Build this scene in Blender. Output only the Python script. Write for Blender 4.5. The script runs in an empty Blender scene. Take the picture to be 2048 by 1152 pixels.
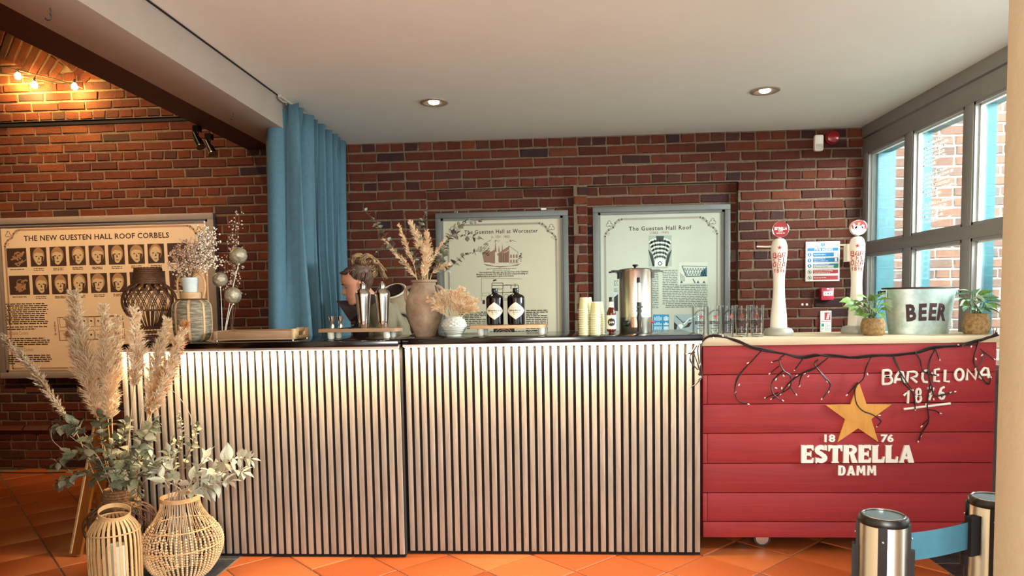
import bpy, bmesh, math, random
from mathutils import Vector, Matrix, Euler
random.seed(7)
PI = math.pi
scene = bpy.context.scene
COL = scene.collection

# ------------------------------------------------------------------ camera
# pose and focal length were solved from the photograph's vanishing lines
FPX, CXP, CYP, EYE = 1397.58, 1024.0, 691.67, 1.33
def _rot(yaw, pitch, roll):
    cy, sy, cp, sp = math.cos(yaw), math.sin(yaw), math.cos(pitch), math.sin(pitch)
    cr, sr = math.cos(roll), math.sin(roll)
    fw = Vector((sy*cp, cy*cp, sp)); r = Vector((cy, -sy, 0)); d = fw.cross(r)
    return cr*r + sr*d, -sr*r + cr*d, fw
RT, DN, FW = _rot(-0.0642335, -0.0659787, 0.0178523)
EYEP = Vector((0, 0, EYE))
def ray(x, y): return RT*((x-CXP)/FPX) + DN*((y-CYP)/FPX) + FW
def P(x, y, Y):
    r = ray(x, y); return EYEP + r*(Y/r.y)
def PZ(x, y, Z):
    r = ray(x, y); return EYEP + r*((Z-EYE)/r.z)
def PX(x, y, X):
    r = ray(x, y); return EYEP + r*(X/r.x)
def PROJ(p):
    v = Vector(p)-EYEP; z = v.dot(FW)
    return (FPX*v.dot(RT)/z+CXP, FPX*v.dot(DN)/z+CYP, z)

cam = bpy.data.cameras.new('camera'); camo = bpy.data.objects.new('camera', cam); COL.objects.link(camo)
cam.sensor_fit = 'HORIZONTAL'; cam.sensor_width = 36; cam.lens = FPX/2048*36
cam.shift_y = (CYP-576)/2048; cam.clip_start = 0.02; cam.clip_end = 100
m = Matrix.Identity(4)
for i in range(3):
    m[i][0] = RT[i]; m[i][1] = -DN[i]; m[i][2] = -FW[i]; m[i][3] = EYEP[i]
camo.matrix_world = m
scene.camera = camo

# ------------------------------------------------------------------ light and exposure
scene.view_settings.view_transform = 'Standard'; scene.view_settings.look = 'None'
scene.view_settings.gamma = 1.0; scene.view_settings.use_curve_mapping = False
scene.view_settings.exposure = 0.0
w = bpy.data.worlds.new('overcast_sky'); scene.world = w; w.use_nodes = True
bg = w.node_tree.nodes['Background']; bg.inputs[0].default_value = (0.84, 0.93, 1.0, 1); bg.inputs[1].default_value = 3.0

def light(name, kind, loc, rot, energy, color, **kw):
    l = bpy.data.lights.new(name, kind); o = bpy.data.objects.new(name, l); COL.objects.link(o)
    o.location = loc; o.rotation_euler = rot; l.energy = energy; l.color = color
    for k, v in kw.items(): setattr(l, k, v)
    return o
# daylight from the glazed entrance behind the camera
light('entrance_daylight', 'AREA', (0.0, -1.7, 1.75), (math.radians(99), 0, 0), 150, (1.0, 0.92, 0.80), shape='RECTANGLE', size=1.1, size_y=1.5)
# daylight coming through the window wall on the right (at the courtyard side of the glass)
light('window_daylight', 'AREA', (4.3, 3.2, 2.75), (0, 0, 0), 820, (0.88, 0.97, 1.0), shape='RECTANGLE', size=1.3, size_y=1.3).rotation_euler = (Vector((1.5, 5.3, 1.5))-Vector((4.3, 3.2, 2.75))).to_track_quat('-Z', 'Y').to_euler()
light('window_skylight', 'AREA', (3.3, 2.6, 1.9), (0, math.radians(80), 0), 70, (0.88, 0.97, 1.0), shape='RECTANGLE', size=2.2, size_y=2.4)

# ------------------------------------------------------------------ materials
def s2l(c): return c/12.92 if c <= 0.04045 else ((c+0.055)/1.055)**2.4
def rgb(h):
    h = h.lstrip('#'); return tuple(s2l(int(h[i:i+2], 16)/255) for i in (0, 2, 4)) + (1,)
MATS = {}
def mat(name, color, rough=0.6, metal=0.0, noise=0.0, nscale=20, bump=0.0, bscale=60, color2=None, spec=None, emit=None, estr=0, trans=0, ior=1.45, rnd=0.0, alpha=None, stretch=None, sss=0, aniso=None):
    """one procedural material: base colour, optional second colour mixed by noise, per-object variation, bump"""
    if name in MATS: return MATS[name]
    mt = bpy.data.materials.new(name); mt.use_nodes = True; nt = mt.node_tree; N = nt.nodes; L = nt.links
    b = N['Principled BSDF']
    c = rgb(color) if isinstance(color, str) else tuple(color)+(1,)
    b.inputs['Base Color'].default_value = c
    b.inputs['Roughness'].default_value = rough; b.inputs['Metallic'].default_value = metal
    if spec is not None: b.inputs['Specular IOR Level'].default_value = spec
    if trans: b.inputs['Transmission Weight'].default_value = trans; b.inputs['IOR'].default_value = ior
    if sss: b.inputs['Subsurface Weight'].default_value = sss; b.inputs['Subsurface Radius'].default_value = (0.02, 0.008, 0.004)
    if emit: b.inputs['Emission Color'].default_value = rgb(emit); b.inputs['Emission Strength'].default_value = estr
    if alpha is not None: b.inputs['Alpha'].default_value = alpha
    out = None
    if noise or bump or color2:
        tc = N.new('ShaderNodeTexCoord'); src = tc.outputs['Object']
        if rnd or True:
            oi = N.new('ShaderNodeObjectInfo'); ad = N.new('ShaderNodeVectorMath'); ad.operation = 'ADD'
            sc = N.new('ShaderNodeMath'); sc.operation = 'MULTIPLY'; sc.inputs[1].default_value = 37.0
            L.new(oi.outputs['Random'], sc.inputs[0]); L.new(src, ad.inputs[0]); L.new(sc.outputs[0], ad.inputs[1]); src = ad.outputs[0]
        if stretch:
            mp = N.new('ShaderNodeMapping'); mp.inputs['Scale'].default_value = stretch; L.new(src, mp.inputs[0]); src = mp.outputs[0]
        if noise or color2:
            n = N.new('ShaderNodeTexNoise'); n.inputs['Scale'].default_value = nscale; n.inputs['Detail'].default_value = 5; n.inputs['Roughness'].default_value = 0.65
            L.new(src, n.inputs['Vector'])
            mx = N.new('ShaderNodeMix'); mx.data_type = 'RGBA'
            c2 = rgb(color2) if color2 else tuple(max(0, v*(1-noise)) for v in c[:3])+(1,)
            mr = N.new('ShaderNodeMapRange'); mr.inputs[1].default_value = 0.35; mr.inputs[2].default_value = 0.65
            L.new(n.outputs['Fac'], mr.inputs[0]); L.new(mr.outputs[0], mx.inputs['Factor'])
            mx.inputs['A'].default_value = c; mx.inputs['B'].default_value = c2; out = mx.outputs['Result']
        if bump:
            n2 = N.new('ShaderNodeTexNoise'); n2.inputs['Scale'].default_value = bscale; n2.inputs['Detail'].default_value = 4
            L.new(src, n2.inputs['Vector'])
            bp = N.new('ShaderNodeBump'); bp.inputs['Strength'].default_value = bump; bp.inputs['Distance'].default_value = 0.01
            L.new(n2.outputs['Fac'], bp.inputs['Height']); L.new(bp.outputs[0], b.inputs['Normal'])
    if rnd:
        oi = N.new('ShaderNodeObjectInfo'); hs = N.new('ShaderNodeHueSaturation')
        m2 = N.new('ShaderNodeMapRange'); m2.inputs[3].default_value = 1-rnd; m2.inputs[4].default_value = 1+rnd
        L.new(oi.outputs['Random'], m2.inputs[0]); L.new(m2.outputs[0], hs.inputs['Value'])
        if out: L.new(out, hs.inputs['Color'])
        else: hs.inputs['Color'].default_value = c
        out = hs.outputs[0]
    if out: L.new(out, b.inputs['Base Color'])
    MATS[name] = mt; return mt

def ramp_mat(name, stops, island=False, rough=0.85, mottle='#2a1512', mottle_amt=0.45, bump=0.5):
    """fired clay: one colour of a ramp per piece, mottled"""
    mt = bpy.data.materials.new(name); mt.use_nodes = True; nt = mt.node_tree; N = nt.nodes; L = nt.links
    b = N['Principled BSDF']; b.inputs['Roughness'].default_value = rough; b.inputs['Specular IOR Level'].default_value = 0.25
    if island: r = N.new('ShaderNodeNewGeometry').outputs['Random Per Island']
    else: r = N.new('ShaderNodeObjectInfo').outputs['Random']
    cr = N.new('ShaderNodeValToRGB'); cr.color_ramp.interpolation = 'LINEAR'
    e = cr.color_ramp.elements
    e[0].position = stops[0][0]; e[0].color = rgb(stops[0][1]); e[1].position = stops[-1][0]; e[1].color = rgb(stops[-1][1])
    for p, c in stops[1:-1]:
        x = e.new(p); x.color = rgb(c)
    L.new(r, cr.inputs[0])
    tc = N.new('ShaderNodeTexCoord'); ad = N.new('ShaderNodeVectorMath'); ad.operation = 'ADD'
    sc = N.new('ShaderNodeMath'); sc.operation = 'MULTIPLY'; sc.inputs[1].default_value = 53.0
    L.new(r, sc.inputs[0]); L.new(tc.outputs['Object'], ad.inputs[0]); L.new(sc.outputs[0], ad.inputs[1])
    n = N.new('ShaderNodeTexNoise'); n.inputs['Scale'].default_value = 14; n.inputs['Detail'].default_value = 6; n.inputs['Roughness'].default_value = 0.7
    L.new(ad.outputs[0], n.inputs['Vector'])
    mr = N.new('ShaderNodeMapRange'); mr.inputs[1].default_value = 0.48; mr.inputs[2].default_value = 0.75; mr.inputs[4].default_value = mottle_amt
    L.new(n.outputs['Fac'], mr.inputs[0])
    mx = N.new('ShaderNodeMix'); mx.data_type = 'RGBA'; L.new(mr.outputs[0], mx.inputs['Factor'])
    L.new(cr.outputs[0], mx.inputs['A']); mx.inputs['B'].default_value = rgb(mottle)
    L.new(mx.outputs['Result'], b.inputs['Base Color'])
    n2 = N.new('ShaderNodeTexNoise'); n2.inputs['Scale'].default_value = 90; n2.inputs['Detail'].default_value = 5; L.new(ad.outputs[0], n2.inputs['Vector'])
    bp = N.new('ShaderNodeBump'); bp.inputs['Strength'].default_value = bump; bp.inputs['Distance'].default_value = 0.008
    L.new(n2.outputs['Fac'], bp.inputs['Height']); L.new(bp.outputs[0], b.inputs['Normal'])
    MATS[name] = mt; return mt

def wood_mat(name, c1, c2, axis='Z', rough=0.55, rnd=0.12, ring=3.0, grain=1.0, bump=0.15):
    mt = bpy.data.materials.new(name); mt.use_nodes = True; nt = mt.node_tree; N = nt.nodes; L = nt.links
    b = N['Principled BSDF']; b.inputs['Roughness'].default_value = rough
    tc = N.new('ShaderNodeTexCoord'); oi = N.new('ShaderNodeObjectInfo')
    sc = N.new('ShaderNodeMath'); sc.operation = 'MULTIPLY'; sc.inputs[1].default_value = 61.0; L.new(oi.outputs['Random'], sc.inputs[0])
    ad = N.new('ShaderNodeVectorMath'); L.new(tc.outputs['Object'], ad.inputs[0]); L.new(sc.outputs[0], ad.inputs[1])
    mp = N.new('ShaderNodeMapping'); s = [ring*12]*3; s['XYZ'.index(axis)] = ring*0.9; mp.inputs['Scale'].default_value = s
    L.new(ad.outputs[0], mp.inputs[0])
    n = N.new('ShaderNodeTexNoise'); n.inputs['Scale'].default_value = 1.6; n.inputs['Detail'].default_value = 6; n.inputs['Roughness'].default_value = 0.6; n.inputs['Distortion'].default_value = 0.6
    L.new(mp.outputs[0], n.inputs['Vector'])
    mr = N.new('ShaderNodeMapRange'); mr.inputs[1].default_value = 0.5-0.22/grain; mr.inputs[2].default_value = 0.5+0.22/grain; L.new(n.outputs['Fac'], mr.inputs[0])
    mx = N.new('ShaderNodeMix'); mx.data_type = 'RGBA'; mx.inputs['A'].default_value = rgb(c1); mx.inputs['B'].default_value = rgb(c2); L.new(mr.outputs[0], mx.inputs['Factor'])
    hs = N.new('ShaderNodeHueSaturation'); m2 = N.new('ShaderNodeMapRange'); m2.inputs[3].default_value = 1-rnd; m2.inputs[4].default_value = 1+rnd
    L.new(oi.outputs['Random'], m2.inputs[0]); L.new(m2.outputs[0], hs.inputs['Value']); L.new(mx.outputs['Result'], hs.inputs['Color']); L.new(hs.outputs[0], b.inputs['Base Color'])
    bp = N.new('ShaderNodeBump'); bp.inputs['Strength'].default_value = bump; bp.inputs['Distance'].default_value = 0.004
    L.new(n.outputs['Fac'], bp.inputs['Height']); L.new(bp.outputs[0], b.inputs['Normal'])
    MATS[name] = mt; return mt

BR = [(0, '#2f2122'), (0.12, '#462017'), (0.4, '#5d2a19'), (0.65, '#4e2216'), (0.85, '#67341d'), (1, '#3e2523')]
BRICK = ramp_mat('brick_clay', BR); BRICK_S = ramp_mat('brick_clay_far', BR, island=True)
BO = [(0, '#80695f'), (0.3, '#9a7362'), (0.6, '#a37964'), (0.85, '#8f7466'), (1, '#80716b')]
BRICKO = ramp_mat('brick_clay_outside', BO, mottle='#6b5a50'); BRICKO_S = ramp_mat('brick_clay_outside_far', BO, island=True, mottle='#6b5a50')
MORTAR = mat('lime_mortar', '#79634f', 0.95, noise=0.35, nscale=40, bump=0.6, bscale=120)
MORTARO = mat('lime_mortar_outside', '#cfc6b8', 0.95, noise=0.2, nscale=40, bump=0.6, bscale=120)
TILE = ramp_mat('terracotta_tile', [(0, '#964922'), (0.4, '#a45228'), (0.7, '#9c4d24'), (1, '#ac5f33')], rough=0.38, mottle='#8f4a26', mottle_amt=0.35, bump=0.12)
TILE_S = ramp_mat('terracotta_tile_far', [(0, '#964922'), (1, '#a45228')], island=True, rough=0.38, mottle='#8f4a26', mottle_amt=0.35, bump=0.12)
SLATE = mat('dark_slate_tile', '#1f1d1f', 0.6, noise=0.5, nscale=25, bump=0.6, bscale=30, color2='#333436', spec=.3)
GROUT = mat('floor_grout', '#7a6a58', 0.95, noise=0.4, nscale=50)
PLASTER = mat('ceiling_plaster', '#e8ece2', 0.9, noise=0.03, nscale=3, bump=0.05, bscale=8)
BEAMW = mat('beam_paint', '#a99b8d', 0.6, noise=0.05, nscale=6)
BROWNP = mat('brown_painted_timber', '#4c1a0a', 0.7, noise=0.15, nscale=8)
GREYP = mat('grey_window_paint', '#8f8e89', 0.5, noise=0.06, nscale=8)
TEALP = mat('teal_outer_frame_paint', '#44828a', 0.4, noise=0.1, nscale=10)
PALEP = mat('pale_glazing_bead', '#dfe3da', 0.5)
BEIGEP = mat('beige_wall_paint', '#c2b398', 0.85, noise=0.03, nscale=5, bump=0.08, bscale=60)
FRAMEP = mat('grey_blue_board_frame', '#63655f', 0.45, noise=0.08, nscale=12)
FRAMEW = mat('taupe_board_frame', '#8d7f78', 0.45, noise=0.08, nscale=12)
PAPER = mat('poster_paper', '#bdb599', 0.6, noise=0.04, nscale=4)
PAPER2 = mat('poster_paper_warm', '#dcc3a6', 0.6, noise=0.05, nscale=4)
INK = mat('black_ink', '#2a1a14', 0.7)
INKB = mat('brown_ink', '#86634c', 0.7)
INKG = mat('grey_ink', '#8f8878', 0.7)
INKT = mat('teal_ink', '#24505a', 0.7)
INKBL = mat('blue_ink', '#1d7fa8', 0.7)
PALEINK = mat('pale_ink', '#c2aa86', 0.7)
MIDINK = mat('middle_brown_ink', '#9d7652', 0.7)
SLAT = wood_mat('oak_slat', '#afa08e', '#897b6d', 'Z', rnd=0.07, ring=2.2)
FELT = mat('black_felt', '#120808', 0.95)
BLACKTOP = mat('black_gloss_worktop', '#0c0506', 0.12)
ALU = mat('brushed_aluminium', '#c9b7ae', 0.35, 0.8)
REDW = wood_mat('red_painted_plank', '#a0282b', '#8b2125', 'X', rough=0.68, rnd=0.05, ring=1.2, bump=0.5)
OAKTOP = wood_mat('limed_wood_worktop', '#d9c7a4', '#bda785', 'X', rough=0.5, rnd=0.03, ring=1.6)
PINE = wood_mat('pale_wood', '#d3ae80', '#b98d5e', 'X', rough=0.5, rnd=0.06, ring=2)
MANGO = wood_mat('mango_wood', '#b08c68', '#8a6748', 'X', rough=0.55, rnd=0.1, ring=2)
AMBERW = wood_mat('amber_varnished_wood', '#9a5a22', '#74400f', 'Z', rough=0.4, rnd=0.1, ring=2)
STARW = wood_mat('golden_star_wood', '#d79b45', '#c98a38', 'Z', rough=0.5, rnd=0.02, ring=2)
WHITEP = mat('white_gloss_paint', '#eeeadd', 0.4)
CURT = mat('blue_grey_cloth', '#4c6e7c', 0.85, noise=0.12, nscale=40, bump=0.25, bscale=600)
STEEL = mat('polished_steel', '#d6d2cc', 0.12, 1.0)
STEELB = mat('satin_steel', '#cfc4b4', 0.28, 1.0)
CHROME = mat('chrome', '#dddddd', 0.06, 1.0)
BLACKP = mat('black_plastic', '#0b0708', 0.35)
BLACKR = mat('black_rubber', '#120c0c', 0.8)
BELT = mat('blue_grey_webbing', '#3a6f83', 0.8, noise=0.1, nscale=60)
GALV = mat('galvanised_zinc', '#9fb3ac', 0.42, 0.75, noise=0.3, nscale=18, color2='#c4cfc6', bump=0.05, bscale=20)
GALVRIM = mat('dark_worn_rim', '#3a2b27', 0.5, 0.6)
TAPW = mat('white_ceramic', '#efe9d8', 0.22)
TAPB = mat('stone_grey_base', '#a7a59a', 0.45, 0.2)
REDINK = mat('red_ink', '#b3151f', 0.45)
DARKRED = mat('dark_red_badge', '#8e1219', 0.35)
CREAM = mat('cream_card', '#efe9d6', 0.6)
GLASS = mat('clear_glass', (1, 1, 1), 0.0, trans=1.0, ior=1.45)
PANE = mat('window_glass', (1, 1, 1), 0.0, trans=1.0, ior=1.02)
TERRA = mat('weathered_earthenware', '#ab9074', 0.85, noise=0.5, nscale=7, color2='#6f5744', bump=0.3, bscale=60)
CERAM = mat('glazed_white_ceramic', '#b9b8ad', 0.25)
RATTAN = mat('dark_rattan', '#6b4326', 0.6, noise=0.4, nscale=60, rnd=0.1)
SEAGR = mat('seagrass_weave', '#a3764a', 0.75, noise=0.5, nscale=80, color2='#704a2a', bump=0.5, bscale=120)
BAMBOO = mat('pale_bamboo', '#d5a873', 0.5, noise=0.2, nscale=30)
BEAD = mat('wooden_bead', '#e0b98c', 0.5, noise=0.15, nscale=40)
WICKERG = mat('grey_woven_paper', '#a89a80', 0.8, noise=0.7, nscale=18, color2='#544635', stretch=(1, 1, 7), bump=0.4, bscale=90)
POTW = mat('pale_blue_grey_pot', '#c5cfc9', 0.6, noise=0.1, nscale=30)
CANDLE = mat('ivory_candle_wax', '#e6ddc2', 0.5, sss=0.2)
PLUME = mat('pampas_plume', '#eed9b9', 0.9, noise=0.25, nscale=25, color2='#d3ab7b', rnd=0.08)
STALK = mat('straw_stalk', '#cfae7c', 0.7)
EUC = mat('eucalyptus_leaf', '#82815f', 0.6, noise=0.35, nscale=12, color2='#4b4c39', rnd=0.35)
EUCP = mat('pale_eucalyptus_leaf', '#bab392', 0.6, noise=0.25, nscale=12, rnd=0.3)
LAMB = mat('silver_leaf', '#a3aa99', 0.75, noise=0.25, nscale=15, color2='#c4bb9e', rnd=0.2)
TWIG = mat('brown_twig', '#6e5238', 0.8)
TWIGP = mat('pale_twig', '#bcae98', 0.8)
GREENL = mat('glossy_green_leaf', '#4e7a3a', 0.35, noise=0.4, nscale=14, color2='#8aa552', rnd=0.25)
GREENL2 = mat('blue_green_leaf', '#5f9a78', 0.4, noise=0.4, nscale=14, color2='#9cc7a8', rnd=0.25)
BASK = mat('seagrass_pot_basket', '#b08d5c', 0.85, noise=0.5, nscale=60, color2='#7a5c38', bump=0.7, bscale=90)
SOIL = mat('dark_soil', '#2a1c14', 0.95)
BOTTLEG = mat('dark_brown_bottle_glass', '#0d0506', 0.08)
WHISKY = mat('amber_whisky', '#5a1c0a', 0.08, trans=0.25)
LABELC = mat('cream_label', '#e6dec3', 0.6)
CUPS = mat('green_cream_paper', '#c9c48c', 0.6)
CUPR = mat('cream_cup_rim', '#ece6c6', 0.5)
WIRE = mat('black_cable', '#1a0e0c', 0.6)
WIREB = mat('bronze_cable', '#241310', 0.45)
LEDW = mat('frosted_bulb_tip', '#f1d9d0', 0.3)
SKIN = mat('skin', '#c98a6b', 0.55, noise=0.08, nscale=30, sss=0.1)
LIPM = mat('lips', '#a35a4b', 0.45)
HAIR = mat('dark_blonde_hair', '#5a3d2a', 0.55, noise=0.5, nscale=30, color2='#a58457')
HAIRD = mat('brown_hair', '#3a231a', 0.5, noise=0.4, nscale=40, color2='#5e4230')
EYEW = mat('eye_white', '#8d7f76', 0.2)
KHAKI = mat('khaki_jacket_cloth', '#82765c', 0.85, noise=0.15, nscale=20, bump=0.2, bscale=200)
DARKC = mat('dark_brown_cloth', '#2a1613', 0.85, noise=0.2, nscale=20)
JEANS = mat('dark_denim', '#27303c', 0.85)
SIGNBL = mat('sign_blue', '#0f78ad', 0.4)
SIGNRED = mat('sign_red', '#b3242b', 0.4)
SIGNGR = mat('sign_green', '#2c8a74', 0.4)
SIGNW = mat('sign_white', '#f0eadb', 0.4)
CALLRED = mat('alarm_red_plastic', '#b52f3f', 0.35)
SOUNDER = mat('dark_alarm_red', '#6e0d12', 0.35)
BULB = mat('warm_bulb_glow', '#ffe3b0', 0.3, emit='#ffd48a', estr=45)
SPOTG = mat('downlight_glow', '#fff0d0', 0.3, emit='#ffe9c4', estr=25)
LEDG = mat('led_strip_glow', '#fff0d0', 0.3, emit='#ffe2ac', estr=10)
WINTXT = mat('white_glass_lettering', '#f4f2ea', 0.5)

# ------------------------------------------------------------------ geometry helpers
class G:
    """collects shapes (world or local coordinates) that become ONE mesh object"""
    def __init__(s): s.v = []; s.f = []; s.m = []; s.mi = 0
    def add(s, vs, fs):
        n = len(s.v); s.v += [Vector(v) for v in vs]
        for f in fs: s.f.append(tuple(i+n for i in f)); s.m.append(s.mi)
        return s
    def box(s, x0, x1, y0, y1, z0, z1):
        return s.add([(x0,y0,z0),(x1,y0,z0),(x1,y1,z0),(x0,y1,z0),(x0,y0,z1),(x1,y0,z1),(x1,y1,z1),(x0,y1,z1)],
                     [(0,3,2,1),(4,5,6,7),(0,1,5,4),(1,2,6,5),(2,3,7,6),(3,0,4,7)])
    def bbox(s, x0, x1, y0, y1, z0, z1, b=0.003):
        bm = bmesh.new(); bmesh.ops.create_cube(bm, size=1)
        for v in bm.verts: v.co = Vector((x0+(v.co.x+.5)*(x1-x0), y0+(v.co.y+.5)*(y1-y0), z0+(v.co.z+.5)*(z1-z0)))
        bmesh.ops.bevel(bm, geom=bm.edges[:], offset=b, segments=2, affect='EDGES', profile=0.5)
        bm.verts.index_update(); s.add([v.co.copy() for v in bm.verts], [[v.index for v in f.verts] for f in bm.faces]); bm.free(); return s
    def obox(s, c, ux, uy, uz, hx, hy, hz):
        c, ux, uy, uz = Vector(c), Vector(ux).normalized(), Vector(uy).normalized(), Vector(uz).normalized()
        vs = [c+ux*hx*a+uy*hy*b+uz*hz*d for d in (-1,1) for a, b in ((-1,-1),(1,-1),(1,1),(-1,1))]
        return s.add(vs, [(0,3,2,1),(4,5,6,7),(0,1,5,4),(1,2,6,5),(2,3,7,6),(3,0,4,7)])
    def tube(s, pts, r, n=8, closed=False, cap=True, flat=1.0, up=None):
        pts = [Vector(p) for p in pts]; k = len(pts)
        rs = r if isinstance(r, (list, tuple)) else [r]*k
        prev = None; vs = []
        for i in range(k):
            if closed: t = pts[(i+1)%k]-pts[i-1]
            else: t = pts[min(i+1,k-1)]-pts[max(i-1,0)]
            if t.length < 1e-9: t = Vector((0,0,1))
            t.normalize()
            if prev is None:
                a = Vector(up) if up else (Vector((0,0,1)) if abs(t.z) < 0.9 else Vector((0,1,0)))
            else: a = prev
            u = (a - t*a.dot(t))
            if u.length < 1e-6: u = t.orthogonal()
            u.normalize(); prev = u; w_ = t.cross(u)
            for j in range(n):
                an = 2*PI*j/n; vs.append(pts[i]+(u*math.cos(an)*flat+w_*math.sin(an))*rs[i])
        fs = []
        for i in range(k if closed else k-1):
            i2 = (i+1)%k
            for j in range(n): fs.append((i*n+j, i*n+(j+1)%n, i2*n+(j+1)%n, i2*n+j))
        if cap and not closed: fs.append(tuple(range(n-1,-1,-1))); fs.append(tuple((k-1)*n+j for j in range(n)))
        return s.add(vs, fs)
    def cyl(s, p0, p1, r0, r1=None, n=16): return s.tube([p0, p1], [r0, r0 if r1 is None else r1], n)
    def lathe(s, c, prof, n=32, sx=1.0, sy=1.0, cap0=True, cap1=True):
        c = Vector(c); vs = []; fs = []
        for r, z in prof:
            for j in range(n):
                a = 2*PI*j/n; vs.append(c+Vector((r*math.cos(a)*sx, r*math.sin(a)*sy, z)))
        for i in range(len(prof)-1):
            for j in range(n): fs.append((i*n+j, i*n+(j+1)%n, (i+1)*n+(j+1)%n, (i+1)*n+j))
        if cap0: fs.append(tuple(range(n-1,-1,-1)))
        if cap1: fs.append(tuple((len(prof)-1)*n+j for j in range(n)))
        return s.add(vs, fs)
    def sphere(s, c, r, n=12, k=8, sx=1, sy=1, sz=1):
        prof = [(max(1e-4, r*math.sin(PI*i/k)), -r*math.cos(PI*i/k)*sz) for i in range(k+1)]
        return s.lathe(c, prof, n, sx, sy)
    def ico(s, c, r):
        t = 0.85065*r; u = 0.52573*r; c = Vector(c)
        vs = [(-u,t,0),(u,t,0),(-u,-t,0),(u,-t,0),(0,-u,t),(0,u,t),(0,-u,-t),(0,u,-t),(t,0,-u),(t,0,u),(-t,0,-u),(-t,0,u)]
        return s.add([c+Vector(v) for v in vs], [(0,11,5),(0,5,1),(0,1,7),(0,7,10),(0,10,11),(1,5,9),(5,11,4),(11,10,2),(10,7,6),(7,1,8),(3,9,4),(3,4,2),(3,2,6),(3,6,8),(3,8,9),(4,9,5),(2,4,11),(6,2,10),(8,6,7),(9,8,1)])
    def prism(s, poly, o, ux, uy, d):
        """polygon (2D list) on plane o+ux*x+uy*y, extruded along vector d"""
        o, ux, uy, d = Vector(o), Vector(ux), Vector(uy), Vector(d); n = len(poly)
        a = [o+ux*x+uy*y for x, y in poly]; vs = a+[p+d for p in a]
        fs = [tuple(range(n)), tuple(range(2*n-1, n-1, -1))]+[(i, i+n, (i+1)%n+n, (i+1)%n) for i in range(n)]
        return s.add(vs, fs)
    def quad(s, a, b, c, d): return s.add([a,b,c,d], [(0,1,2,3)])
    def merge(s, g):
        n = len(s.v); s.v += g.v; s.f += [tuple(i+n for i in f) for f in g.f]; s.m += [s.mi]*len(g.f); return s
    def xf(s, fn): s.v = [Vector(fn(v)) for v in s.v]; return s

WLOC = {}
def _fix(me):
    bm = bmesh.new(); bm.from_mesh(me); bmesh.ops.recalc_face_normals(bm, faces=bm.faces[:]); bm.to_mesh(me); bm.free()
def mesh(name, g, mats, fix=True, angle=38, off=None):
    me = bpy.data.meshes.new(name)
    off = off or Vector((0,0,0))
    me.from_pydata([v-off for v in g.v], [], g.f)
    for mt in (mats if isinstance(mats, (list, tuple)) else [mats]): me.materials.append(mt)
    if any(g.m): me.polygons.foreach_set('material_index', g.m)
    if fix: _fix(me)
    me.polygons.foreach_set('use_smooth', [True]*len(me.polygons)); me.set_sharp_from_angle(angle=math.radians(angle))
    me.update(); return me
def obj(name, g, mats, parent=None, label=None, kind=None, fix=True, angle=38, loc=None):
    """g in world coordinates; becomes a child of parent when given"""
    if parent: base = WLOC[parent.name]
    else: base = Vector(loc) if loc is not None else (sum(g.v, Vector())/len(g.v) if g.v else Vector())
    me = mesh(name, g, mats, fix, angle, base)
    o = bpy.data.objects.new(name, me); COL.objects.link(o)
    if parent: o.parent = parent; WLOC[o.name] = base
    else: o.location = base; WLOC[o.name] = base
    if label: o['label'] = label
    if kind: o['kind'] = kind
    return o
def inst(name, me, M4, parent):
    o = bpy.data.objects.new(name, me); COL.objects.link(o); o.parent = parent
    base = WLOC[parent.name]; o.matrix_local = Matrix.Translation(-base) @ M4; WLOC[o.name] = M4.to_translation(); return o
def thing(name, label, cat, loc=(0,0,0), group=None):
    o = bpy.data.objects.new(name, None); COL.objects.link(o); o.location = loc; o.empty_display_size = 0.1
    o['label'] = label; o['category'] = cat
    if group: o['group'] = group
    WLOC[o.name] = Vector(loc); return o
def tag(o, label, cat, group=None):
    o['label'] = label; o['category'] = cat
    if group: o['group'] = group
    return o
def structure(name, loc=(0,0,0)):
    o = bpy.data.objects.new(name, None); COL.objects.link(o); o.location = loc; o['kind'] = 'structure'; WLOC[o.name] = Vector(loc); return o
def dup(root, loc, label=None, group=None, rotz=None):
    def cp(o, par):
        c = o.copy(); COL.objects.link(c)
        if par: c.parent = par
        for ch in o.children: cp(ch, c)
        return c
    r = cp(root, None); r.location = loc
    if rotz is not None: r.rotation_euler = (0,0,rotz)
    if label: r['label'] = label
    if group: r['group'] = group
    WLOC[r.name] = Vector(loc); return r

def text(s, size=1.0, ext=0.0, align='CENTER', bold=0.0, spacing=1.0, res=2):
    """flat lettering in the XY plane as a G"""
    cu = bpy.data.curves.new('lettering', 'FONT'); cu.body = s; cu.size = size; cu.extrude = ext; cu.align_x = align
    cu.offset = bold; cu.space_character = spacing; cu.resolution_u = res; cu.fill_mode = 'BOTH' if ext else 'FRONT'
    o = bpy.data.objects.new('lettering', cu); me = o.to_mesh()
    g = G(); g.add([v.co.copy() for v in me.vertices], [tuple(p.vertices) for p in me.polygons])
    o.to_mesh_clear(); bpy.data.objects.remove(o); bpy.data.curves.remove(cu); return g
def strip(poly, w, n0=0):
    """2D thick polyline as quads (list of 4-point polygons) with round-ish joints"""
    out = []
    for (x0,y0),(x1,y1) in zip(poly[:-1], poly[1:]):
        L_ = math.hypot(x1-x0, y1-y0) or 1e-6; dx, dy = (x1-x0)/L_, (y1-y0)/L_; h = w/2
        e = h*0.35
        out.append([(x0-dx*e-dy*h, y0-dy*e+dx*h), (x0-dx*e+dy*h, y0-dy*e-dx*h), (x1+dx*e+dy*h, y1+dy*e-dx*h), (x1+dx*e-dy*h, y1+dy*e+dx*h)])
    return out
def arc(cx, cy, rx, ry, a0, a1, n=10): return [(cx+rx*math.cos(math.radians(a0+(a1-a0)*i/n)), cy+ry*math.sin(math.radians(a0+(a1-a0)*i/n))) for i in range(n+1)]
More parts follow.
